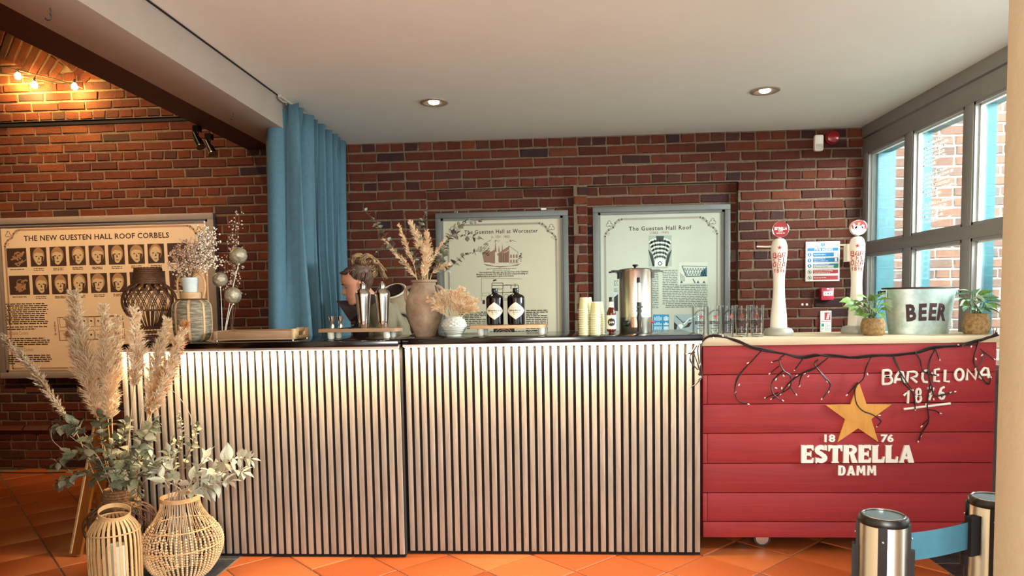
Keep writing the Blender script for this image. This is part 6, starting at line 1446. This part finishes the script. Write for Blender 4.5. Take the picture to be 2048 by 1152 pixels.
# ------------------------------------------------------------------ hot water urn
YU = 3.86; cx = 1271.3; t, c, s = lathe_thing('hot_water_urn', 'tall steel catering urn with black handles, tap and sight glass', 'urn', cx, YU, ZT2, [('tank', STEELB, [(32.6,671.5),(33,671),(33,641),(33.2,640.5),(33,640),(33,549),(33.5,548),(33.2,547)]), ('lid', STEEL, [(33.6,547.5),(33.8,546.5),(32.5,545.5),(20,543.4),(6,542.6)]), ('lid_knob', BLACKP, [(3,543),(2.6,540.5),(5.6,538.5),(6,537),(5,536),(1,535.6)])])
R0 = 33*s; zf = lambda y: P(cx, y, YU).z-P(cx, 671.5, YU).z+ZT2
for sg, a in ((-1, math.radians(196)), (1, math.radians(-10))):
    d = Vector((math.cos(a), math.sin(a), 0)); sd = Vector((-d.y, d.x, 0)); b = Vector((c.x, c.y, zf(553)))+d*R0
    obj('handle', G().obox(b+d*.018+Vector((0,0,.010)), d, sd, (0,0,1), .024, .022, .006).obox(b+d*.046+Vector((0,0,.007)), d+Vector((0,0,-.12)), sd, (0,0,1), .012, .018, .0045).obox(b+d*.006+Vector((0,0,-.008)), d, sd, (0,0,1), .006, .012, .022), BLACKP, t)
a0 = -PI/2+.06; fd = Vector((math.cos(a0), math.sin(a0), 0)); f0 = Vector((c.x, c.y, 0))+fd*R0
def fp(out, y): return f0+fd*out+Vector((0,0,zf(y)))
obj('sight_glass', G().tube([fp(.022,572), fp(.022,612)], .0075, 12), mat('sight_glass_tube', '#e9efe9', .08, spec=.8), t); obj('sight_glass_guard', G().tube([fp(.026,568), fp(.026,612)], .0022, 6), STEEL, t)
obj('sight_glass_cap', G().tube([fp(0,566), fp(.022,566)], .008, 10).tube([fp(.022,563), fp(.022,573)], [.009,.011], 12), BLACKP, t)
obj('tap', G().tube([fp(0,628), fp(.03,628)], .012, 12).tube([fp(.022,611), fp(.022,618), fp(.022,632), fp(.022,642), fp(.024,652), fp(.024,668)], [.0115,.012,.009,.014,.010,.009], 14).obox(fp(.03,620), (1,0,0), (0,1,0), (0,0,1), .016, .006, .004), BLACKP, t)
a1 = -PI/2-.66; d1 = Vector((math.cos(a1), math.sin(a1), 0)); q = Vector((c.x, c.y, zf(652.5)))+d1*R0; obj('dial_knob', G().tube([q-d1*.004, q+d1*.016, q+d1*.020], [.016,.0145,.011], 20), BLACKP, t)
g = G(); R1 = R0+.0012
for i in range(13): a = -PI/2-.36+.62*i/12; g.v += [Vector((c.x+R1*math.cos(a), c.y+R1*math.sin(a), zf(660))), Vector((c.x+R1*math.cos(a), c.y+R1*math.sin(a), zf(641.5)))]
for i in range(12): g.f.append((i*2, i*2+2, i*2+3, i*2+1)); g.m.append(0)
obj('front_plate', g, mat('copper_toned_plate', '#b98a68', .22, 1.0), t, fix=False)
a2 = -PI/2+1.35; d2 = Vector((math.cos(a2), math.sin(a2), 0)); q = Vector((c.x, c.y, zf(651)))+d2*R0; obj('reset_button', G().tube([q-d2*.003, q+d2*.010], .007, 12), CALLRED, t)

# ------------------------------------------------------------------ beer glasses on the wooden top
YG = 3.84; gs = (P(1465, 640, YG)-P(1455, 640, YG)).x/10
for i, (cx, rot, lb) in enumerate(((1397, .22, 'leftmost printed beer glass, nearest the urn'), (1426, .22, 'second printed beer glass from the urn'), (1455, .32, 'middle printed beer glass of the row of five'), (1484, -.30, 'fourth printed beer glass from the urn'), (1514, -.44, 'printed beer glass nearest the tap'))):
    c = Vector((P(cx, 640, YG).x, YG, ZB)); H_ = .170; R0 = 14.2*gs; t = thing('beer_glass', lb, 'glass', c, 'printed beer glasses')
    obj('tumbler', G().lathe(c, [(R0*.80,.0),(R0*.84,.002),(R0*.87,.03),(R0*.98,H_-.004),(R0,H_),(R0-.0022,H_),(R0*.95-.0018,H_-.006),(R0*.85-.001,.022),(R0*.78,.013),(.002,.011)], 32), TUMB, t, angle=50)
    obj('thick_base', G().lathe(c, [(R0*.79,.0005),(R0*.82,.003),(R0*.78,.010),(.002,.0105)], 28), GLASS, t)
    Rz = lambda z: R0*(.865+.135*z/H_)+.0005
    def wr(g): return g.xf(lambda v: (c.x+Rz(v.y)*math.cos(-PI/2+rot+v.x/R0), c.y+Rz(v.y)*math.sin(-PI/2+rot+v.x/R0), c.z+v.y))
    g = G().add([(x, .112+z, 0) for x, z in star_poly(.0175, .0072)]+[(0,.112,0)], [(10, k, (k+1)%10) for k in range(10)]); obj('red_star', wr(g), mat('brick_red_print', '#8a2a22', .5), t, fix=False)
    tx = text('ESTRELLA', .0185, bold=.0009); k = .074/(max(v.x for v in tx.v)-min(v.x for v in tx.v)); tx.xf(lambda v: (v.x*k, .073+v.y*1.15, 0)); obj('printed_name', wr(tx), INK, t, fix=False)
    tx = text('DAMM', .0105, bold=.0004); tx.xf(lambda v: (v.x, .061+v.y, 0)); obj('printed_name', wr(tx), INK, t, fix=False)
    tx = text('BARCELONA', .0080, bold=.0003, spacing=1.2); tx.xf(lambda v: (v.x, .046+v.y, 0)); obj('printed_name', wr(tx), INK, t, fix=False)
    tx = text('1876', .0080, bold=.0003, spacing=1.2); tx.xf(lambda v: (v.x, .035+v.y, 0)); obj('printed_name', wr(tx), INK, t, fix=False)
    tx = text('CERVEZA MALTEADA', .0095, bold=.0004, spacing=1.1); w0 = max(v.x for v in tx.v)
    tx.xf(lambda v: ((.036+v.y)*math.sin(v.x/w0*1.25), .108+(.036+v.y)*math.cos(v.x/w0*1.25), 0)); obj('printed_arch', wr(tx), INK, t, fix=False)
    g = G()
    for k in range(13): a = -1.1+2.2*k/12; g.add([(.032*math.sin(a)-.0016, .045-.030*math.cos(a), 0), (.032*math.sin(a)+.0012, .045-.030*math.cos(a), 0), (.032*math.sin(a)+.0012, .049-.030*math.cos(a), 0), (.032*math.sin(a)-.0016, .049-.030*math.cos(a), 0)], [(0,1,2,3)])
    obj('lower_print', wr(g), INK, t, fix=False, kind='stuff')

# ------------------------------------------------------------------ two beer taps
def beer_tap(cx, yd, yb, Y, label, badge):
    dy = yd-453; f_ = lambda rows: [(hw, y+dy) for hw, y in rows]
    t, c, s = lathe_thing('beer_tap', label, 'beer tap', cx, Y, ZB, [('base', TAPB, f_([(29,664.5),(30.5,662),(30,656),(26,650.5),(19,648.5)])), ('column', TAPW, f_([(17,648.8),(17.2,646),(16.2,625),(12.6,590),(11.4,566),(12,545),(14.6,520),(16.6,498),(16.4,486),(13.5,476),(9,471.5),(3,470.5)]))])
    zf = lambda y: P(cx, y+dy, Y).z-P(cx, 664.5+dy, Y).z+ZB
    dc = Vector((c.x+.002, Y-.005, zf(453))); R_ = 17*s; g = G(); g.tube([dc+Vector((0,.014,0)), dc+Vector((0,-.010,0))], R_, 36); o = obj('badge', g, DARKRED if badge == 1 else SIGNW, t); obj('badge_rim', G().tube([dc+Vector((R_*math.cos(2*PI*k/36), -.010, R_*math.sin(2*PI*k/36))) for k in range(36)], .0018, 6, closed=True), STEEL, o)
    fy_ = dc.y-.0112
    if badge == 1:
        for st, sz, dz, w_ in (('ESTRELLA', .020, -.002, .066), ('DAMM', .009, -.011, .022), ('BARCELONA 1876', .006, -.022, .044)): tx = text(st, sz, bold=sz*.035); k = w_/(max(v.x for v in tx.v)-min(v.x for v in tx.v)); tx.xf(lambda v: (dc.x+v.x*k, fy_, dc.z+dz+v.y)); obj('badge_text', tx, SIGNW, o, fix=False)
    else:
        g = G(); up = [(u, v) for u, v in arc(0,0,R_*.93,R_*.93,-10,190,20)]; flat(g, [(dc.x+u, dc.z+v) for u, v in up], fy_); obj('red_field', g, SIGNRED, o, fix=False)
        g = G()
        for u, v, a, b in ((0,-.1,.55,.45),(-.45,.05,.25,.25),(.5,.12,.2,.3),(-.62,.35,.12,.2)): flat(g, [(dc.x+R_*(u+a*math.cos(q*PI/5)), dc.z+R_*(v+b*math.sin(q*PI/5)*(1 if q % 2 else .75))) for q in range(10)], fy_-.0003)
        obj('white_foam_shape', g, SIGNW, o, fix=False); g = G(); flat(g, [(dc.x+x, dc.z+R_*.52+z) for x, z in star_poly(.011, .0045)], fy_-.0005); obj('gold_star', g, mat('gold_ink', '#d6a94a', .5), o, fix=False)
    # hand lettering on the bulge
    prof = [(hw*s, zf(y-dy) if False else P(cx, y, Y).z-P(cx, 664.5+dy, Y).z+ZB) for hw, y in f_([(11.4,566),(12,545),(14.6,520),(16.6,498),(16.4,486),(13.5,476)])]
    def Rat(z):
        for (r0, z0), (r1, z1) in zip(prof[:-1], prof[1:]):
            if z0 <= z <= z1: return r0+(r1-r0)*(z-z0)/(z1-z0)
        return prof[0][0] if z < prof[0][1] else prof[-1][0]
    def sw(x, z): R0 = Rat(z)+.001; a = math.atan2(-c.y, -c.x)+.06+x/max(R0, .02); return (c.x+R0*math.cos(a), c.y+R0*math.sin(a), z)
    st = G(); z0 = zf(490); st.add([sw(x, z0+z) for x, z in star_poly(.0128, .0055)]+[sw(0, z0)], [(10, k, (k+1)%10) for k in range(10)]); obj('red_star', st, REDINK, t, fix=False)
    g = G()
    for row, chars in ((504, 'BAR'), (513.5, 'CEL'), (523, 'ONA')):
        for k, ch_ in enumerate(chars):
            x0 = -.040+k*.0262+(.004 if row == 513.5 else 0); zb = zf(row+5)
            for sr in STROKE[ch_]: g.tube([sw(x0+u*.026+.003, zb+v*.0245) for u, v in sr], .0020, 4)
    for k, ch_ in enumerate('1876'):
        for sr in STROKE[ch_]: g.tube([sw(-.030+k*.0165+u*.015, zf(539)+v*.020) for u, v in sr], .0017, 4)
    g.tube([sw(-.014+.036*k/6, zf(529.5)) for k in range(7)], .0013, 4); obj('hand_lettering', g, REDINK, t, kind='stuff')
    a = P(cx-15, 492.5+dy, Y); obj('side_lever', G().tube([a+Vector((.03,.03,0)), a+Vector((-.02,.035,0)), P(cx-44, 493+dy, Y+.04)], [.006,.0048,.0042], 8), CREAM, t)
    return t, c, s
beer_tap(1557.3, 453, 664, 3.92, 'white ceramic beer tap with dark red round badge, left one', 1)
t, c, s = beer_tap(1712, 449.5, 661, 4.00, 'white ceramic beer tap with red and white badge, behind the left potted plant', 2)
obj('tap_bracket', G().box(c.x-.052, c.x-.03, 4.0, 4.05, P(1690,523,4.0).z, P(1690,488,4.0).z), SIGNW, t)

# ------------------------------------------------------------------ zinc beer bucket
YBk = 3.88; cx = 1837; c = Vector((P(cx, 640, YBk).x, YBk, ZB)); s = (P(cx+10, 640, YBk)-P(cx, 640, YBk)).x/10; Hb = P(cx, 573, YBk).z-P(cx, 665, YBk).z
R1, R0 = 71.5*s, 58*s; sy = .58
t = thing('beer_bucket', 'oval galvanised zinc bucket lettered BEER on the wooden bar top', 'bucket', c)
obj('bucket_wall', G().lathe(c, [(R0-.006,.003),(R0,.0),(R0+.001,.006),(R0+(R1-R0)*.5,Hb*.5),(R1,Hb-.004),(R1-.003,Hb-.004),(R0+(R1-R0)*.5-.003,Hb*.5),(R0-.004,.008),(.01,.008)], 64, 1, sy, cap0=True, cap1=True), GALV, t, angle=30)
obj('rolled_rim', G().tube([c+Vector((R1*math.cos(2*PI*k/64), R1*sy*math.sin(2*PI*k/64), Hb-.001)) for k in range(64)], .0048, 8, closed=True), GALVRIM, t)
for sg in (-1, 1):
    q = c+Vector((sg*(R1-.004), -.0, Hb-.030)); obj('ear_handle', G().tube([q+Vector((sg*.002,-.020,.014)), q+Vector((sg*.022,-.018,.012)), q+Vector((sg*.028,0,-.012)), q+Vector((sg*.022,.018,.012)), q+Vector((sg*.002,.020,.014))], .0042, 8), GALVRIM, t)
    obj('ear_plate', G().obox(q+Vector((-sg*.000,0,.004)), (0,1,0), (0,0,1), (1,0,0), .028, .02, .003), GALV, t)
for k, (ch_, x, rot, dz) in enumerate((('B', -.076, .10, .0), ('E', -.026, .03, .002), ('E', .022, -.03, .003), ('R', .072, -.09, .0))):
    tx = text(ch_, .096, bold=.0045); mx = (max(v.x for v in tx.v)+min(v.x for v in tx.v))/2; zb = P(cx, 636.5, YBk).z-P(cx, 665, YBk).z
    def bw(v):
        xx, yy = (v.x-mx)*.82, v.y*1.22; X_ = x+xx*math.cos(rot)-yy*math.sin(rot); Z_ = zb+dz+xx*math.sin(rot)+yy*math.cos(rot); Rz = R0+(R1-R0)*Z_/Hb; a = -PI/2+math.asin(max(-.95, min(.95, X_/Rz)))
        return (c.x+(Rz+.0012)*math.cos(a), c.y+(Rz+.0012)*sy*math.sin(a)-.0006, c.z+Z_)
    obj('painted_letter', tx.xf(bw), mat('dark_brown_paint', '#341512', .6), t, fix=False)
# ------------------------------------------------------------------ potted plants
def potted(cx, Y, rows, label, lv, tips, seed, extra=None):
    t, c, s = lathe_thing('potted_plant', label, 'plant', cx, Y, ZB, [('seagrass_basket', BASK, rows)], n=32); zt = c.z+.085
    z_ = P(cx, rows[-1][1], Y).z-P(cx, max(y for _, y in rows), Y).z+ZB; obj('soil', G().lathe((c.x, c.y, z_-.004), [(rows[-1][0]*s*.95, 0), (rows[-1][0]*s*.95, .003)], 24), SOIL, t); r = random.Random(seed); g = G(); rt = Vector((c.x, c.y, z_-.002))
    for (x, y, sz, dy) in tips:
        q = P(x, y, Y+dy); dr = (q-rt); b = rt+Vector((r.uniform(-.02,.02), r.uniform(-.015,.015), 0)); m_ = b.lerp(q, .55)+Vector((0,0,.02)); e = b.lerp(q, .78)+Vector((0,0,.01)); g.tube(spline([b, m_, e], 4), .0018, 5)
        d2 = (q-m_); d2 = Vector((d2.x*1.2, d2.y-.25*sz, d2.z*.6-.012)); place_leaf(r.choice(lv), t, e-d2.normalized()*sz*.45, d2, sz*1.4, r.uniform(-.7,.7)-.35, r.uniform(.9,1.15))
    obj('stems', g, mat('green_stem', '#5c6e38', .6), t, kind='stuff'); return t, c, s
potted(1746.5, 3.80, [(19,663.5),(23,660),(26,650),(25.5,640),(22,631),(21,629)], 'green potted plant in a woven basket left of the beer bucket', GRNL, [(1688,598,.062,.0),(1690,608,.055,-.04),(1700,618,.055,-.07),(1712,626,.06,-.09),(1722,588,.055,.02),(1718,600,.06,-.03),(1735,604,.06,-.09),(1748,617,.07,-.11),(1742,592,.055,.0),(1757,587,.06,.01),(1768,594,.055,.02),(1772,608,.055,-.03),(1775,620,.05,-.06),(1730,632,.05,-.08),(1762,630,.055,-.10),(1705,604,.05,.03),(1752,602,.06,-.06),(1728,614,.055,-.10)], 21)
t, c, s = potted(1952.5, 3.78, [(23,666.5),(27,663),(29.5,652),(29,642),(25,628),(24,625)], 'blue-green potted plant in a woven basket right of the beer bucket', GRNL2, [(1921,584,.055,.02),(1918,594,.06,-.02),(1926,606,.055,-.06),(1935,578,.06,.02),(1950,580,.055,.0),(1965,583,.055,.02),(1978,590,.06,-.02),(1988,598,.055,.0),(1994,608,.05,-.02),(1985,612,.055,-.07),(1972,606,.06,-.10),(1955,600,.055,-.09),(1940,596,.06,-.07),(1962,618,.05,-.11),(1945,615,.05,-.10),(1978,622,.045,-.06),(1992,622,.045,.0),(1930,616,.045,-.04)], 22)
g = G(); r = random.Random(5)
for k in range(16): a = r.uniform(0, 6.3); b = r.uniform(.2, 1.3); d = Vector((math.cos(a)*math.sin(b), -abs(math.cos(b)), math.sin(a)*math.sin(b))); q = P(1955, 600, 3.68); place_leaf(GRNL2[0] if k % 2 else LAMBR[0], t, q+d*.004, d+Vector((0,-.2,.1)), .030, r.uniform(-1,1), 1.3)
tag(obj('cable_tie', G().tube([PZ(1987,668,ZB+.001), P(1986,655,3.72)+Vector((0,0,.0))], .0018, 5).tube([PZ(1990,668,ZB+.001), P(1994,656,3.72)], .0018, 5), BLACKP), 'two short black cable tie ends sticking up beside the right plant', 'cable tie')

# ------------------------------------------------------------------ garland of fairy lights along the red bar
t = thing('fairy_light_garland', 'dark twig fairy light garland draped across the red bar front', 'string lights', (1.47, 3.62, 1.05)); YF = 3.618
Z3 = lambda pts: [(x/2.977+1360, y/2.977+640) for x, y in pts]
def wires(pts, r_, n, jit, seed, Y0=YF):
    g = G(); rr_ = random.Random(seed)
    for k in range(n): g.tube(spline([P(x+rr_.uniform(-jit, jit), y+rr_.uniform(-jit, jit), Y0-rr_.uniform(0,.010)) for x, y in pts], 5), r_, 5)
    return g
main = [(1404,684),(1413,675),(1428,671.5),(1447,673),(1472,682),(1500,693),(1527,700),(1568,706),(1603,715),(1628,711),(1652,711),(1690,714),(1716,715),(1746,711),(1786,710),(1830,705),(1870,695),(1922,690),(1950,683),(1974,676),(1996,668)]
obj('main_cable', wires(main, .0044, 4, 2.2, 1, 3.628), WIREB, t)
drops = [[(490,175),(430,240),(350,330),(330,420),(350,480),(405,500)], [(620,210),(590,240),(615,300),(660,330),(655,400),(600,440),(545,470)], [(615,300),(545,370),(555,440),(610,478)], [(600,230),(550,250)], [(590,270),(535,318)], [(735,225),(685,295)], [(820,235),(800,270),(860,340),(895,390),(845,468)], [(880,225),(800,290),(730,320),(712,390)], [(790,290),(700,335),(640,385),(600,440)], [(1140,220),(1110,280),(1090,350),(1045,400),(1045,490),(1090,540),(1150,565),(1195,600),(1175,630)], [(1060,375),(995,445)], [(1270,220),(1300,290),(1330,370),(1390,440),(1400,530)], [(1272,230),(1320,330),(1385,415)], [(1520,170),(1545,235)], [(1520,170),(1485,240),(1480,320),(1500,400),(1520,450),(1590,440),(1635,428)], [(1490,380),(1470,500),(1480,600),(1440,670),(1420,720)], [(1470,530),(1510,535),(1550,555)], [(1400,190),(1430,240),(1450,310),(1530,330)], [(1780,120),(1750,230),(1760,280),(1810,360),(1840,380),(1850,345)], [(1790,170),(1812,220),(1760,290)], [(1800,180),(1870,232)], [(1765,150),(1700,150),(1662,148)], [(640,380),(690,442)], [(590,430),(510,462)], [(1480,590),(1440,632)]]
tips = []
for i, d in enumerate(drops):
    obj('twig', wires(Z3(d), .0029, 2 if len(d) > 3 else 1, 1.2, 20+i), WIREB, t); q = Z3(d)[-1]; pr_ = Z3(d)[-2]; tips.append((q, pr_))
left = [[(130,110),(80,180),(110,280),(120,340)], [(135,100),(125,200),(130,330),(120,350)], [(120,345),(95,385),(60,400)], [(100,150),(60,230),(110,300)], [(90,190),(45,200)], [(128,120),(105,170),(118,260)], [(112,320),(128,345),(110,350)]]
for i, d in enumerate(left): obj('twig', wires(Z3(d), .0029, 2, 1.5, 60+i, 3.546), WIREB, t); tips.append((Z3(d)[-1], Z3(d)[-2]))
bm_e = None; r = random.Random(2)
ex = [((406,255),(430,240)),((350,388),(330,420)),((330,430),(350,400)),((615,330),(590,300)),((570,355),(560,380)),((570,405),(555,400)),((605,408),(600,430)),((697,330),(720,320)),((765,333),(790,300)),((740,320),(720,330)),((875,365),(860,345)),((885,425),(895,400)),((650,385),(655,370)),((1500,315),(1490,280)),((1610,432),(1590,440)),((1490,395),(1490,370)),((1760,230),(1755,215)),((1800,208),(1808,200)),((1790,345),(1780,330)),((1115,320),(1110,300)),((1375,415),(1370,400)),((1185,568),(1160,566)),((1435,690),(1445,670)),((1440,320),(1430,290)),((1690,150),(1720,145)),((1735,155),(1740,140)),((255,95),(260,110)),((200,110),(205,120)),((1465,500),(1470,480)),((1510,470),(1505,450))]
tips += [((Z3([a])[0]), (Z3([b])[0])) for a, b in ex]
for (q, p_) in tips:
    Y0 = 3.538 if q[0] < 1403 else YF-.004; a, b = P(q[0], q[1], Y0), P(p_[0], p_[1], Y0); d = (a-b).normalized(); obj('bulb', G().tube([a-d*.004, a+d*.004, a+d*.008], [.0026,.0036,.0018], 6), LEDW, t)
# ------------------------------------------------------------------ queue barrier
def stanchion(label, x, y, H_, a_belt):
    t = thing('stanchion', label, 'barrier post', (x, y, 0), 'queue barrier posts'); c = Vector((x, y, 0)); R_ = .0345
    obj('base', G().lathe(c, [(.112,.0),(.112,.008),(.105,.014),(.05,.022),(.038,.03)], 40), STEELB, t)
    obj('tube', G().lathe(c, [(R_,.02),(R_,H_-.010),(R_-.001,H_-.008)], 40), STEELB, t)
    obj('head_ring', G().lathe(c, [(R_+.0008,H_-.012),(R_+.0015,H_-.010),(R_+.0015,H_-.004),(R_-.001,H_),(R_-.004,H_+.001),(R_-.005,H_-.001)], 40, cap1=False), BLACKP, t)
    obj('top_disc', G().lathe(c, [(R_-.004,H_-.004),(R_-.0045,H_-.001),(R_-.012,H_-.0005),(.001,H_-.0003)], 40), mat('grey_top_disc', '#5d6c70', .4), t); obj('top_rim', G().tube([c+Vector(((R_-.0045)*math.cos(2*PI*k/36), (R_-.0045)*math.sin(2*PI*k/36), H_+.0008)) for k in range(36)], .0012, 6, closed=True), STEEL, t)
    for k in range(4):
        a = math.radians(245)+PI/2*k; d = Vector((math.cos(a), math.sin(a), 0)); s_ = Vector((-d.y, d.x, 0)); o = obj('black_slot', G().obox(c+d*(R_+.0005)+Vector((0,0,H_-.095)), d, s_, (0,0,1), .003, .0065, .085), BLACKP, t)
        if k in (1, 3): obj('belt_clip', G().obox(c+d*(R_+.005)+Vector((0,0,H_-.085)), d, s_, (0,0,1), .004, .006, .035), BLACKR, o)
        obj('slot_screws', G().ico(c+d*(R_+.004)+Vector((0,0,H_-.032)), .0022).ico(c+d*(R_+.004)+Vector((0,0,H_-.165)), .0022), STEEL, o)
    return t
p1 = PZ(1767, 1030, .985); p2 = PZ(1985, 995, .985); d = (p2-p1); ab = math.atan2(d.y, d.x)
s1 = stanchion('steel queue barrier post with black slots, nearer the camera', p1.x, p1.y, .985, ab); s2 = stanchion('steel queue barrier post half hidden behind the beige wall', p2.x, p2.y, .985, ab+PI)
u = Vector((math.cos(ab), math.sin(ab), 0)); a, b = Vector((p1.x, p1.y, 0))+u*.038, Vector((p2.x, p2.y, 0))-u*.046; g = G(); n = Vector((-u.y, u.x, 0))
rows = 12
for i in range(rows+1):
    k = i/rows; q = a.lerp(b, k)+n*.002*math.sin(k*PI)
    for z0 in (.905, .950): zz_ = z0-.004*math.sin(k*PI); g.v += [q+n*.0008+Vector((0,0,zz_)), q-n*.0008+Vector((0,0,zz_))]
for i in range(rows):
    o_ = i*4
    for j, k in ((0,1),(1,3),(3,2),(2,0)): g.f.append((o_+j, o_+k, o_+4+k, o_+4+j)); g.m.append(0)
bt = thing('barrier_belt', 'blue-grey retractable belt stretched between the two barrier posts', 'belt', (a+b)/2+Vector((0,0,.9)))
obj('webbing', g, BELT, bt); obj('belt_end_clip', G().obox(b+Vector((0,0,.926)), u, n, (0,0,1), .010, .006, .033), BLACKR, bt)
tag(obj('floor_cable', G().tube(spline([(-4.9, 5.36, .004), (-4.2, 5.30, .004), (-3.6, 5.38, .004), (-3.0, 5.33, .004), (-2.4, 5.38, .004)], 6), .004, 6), WIRE), 'thin dark cable lying along the foot of the hall wall', 'cable')
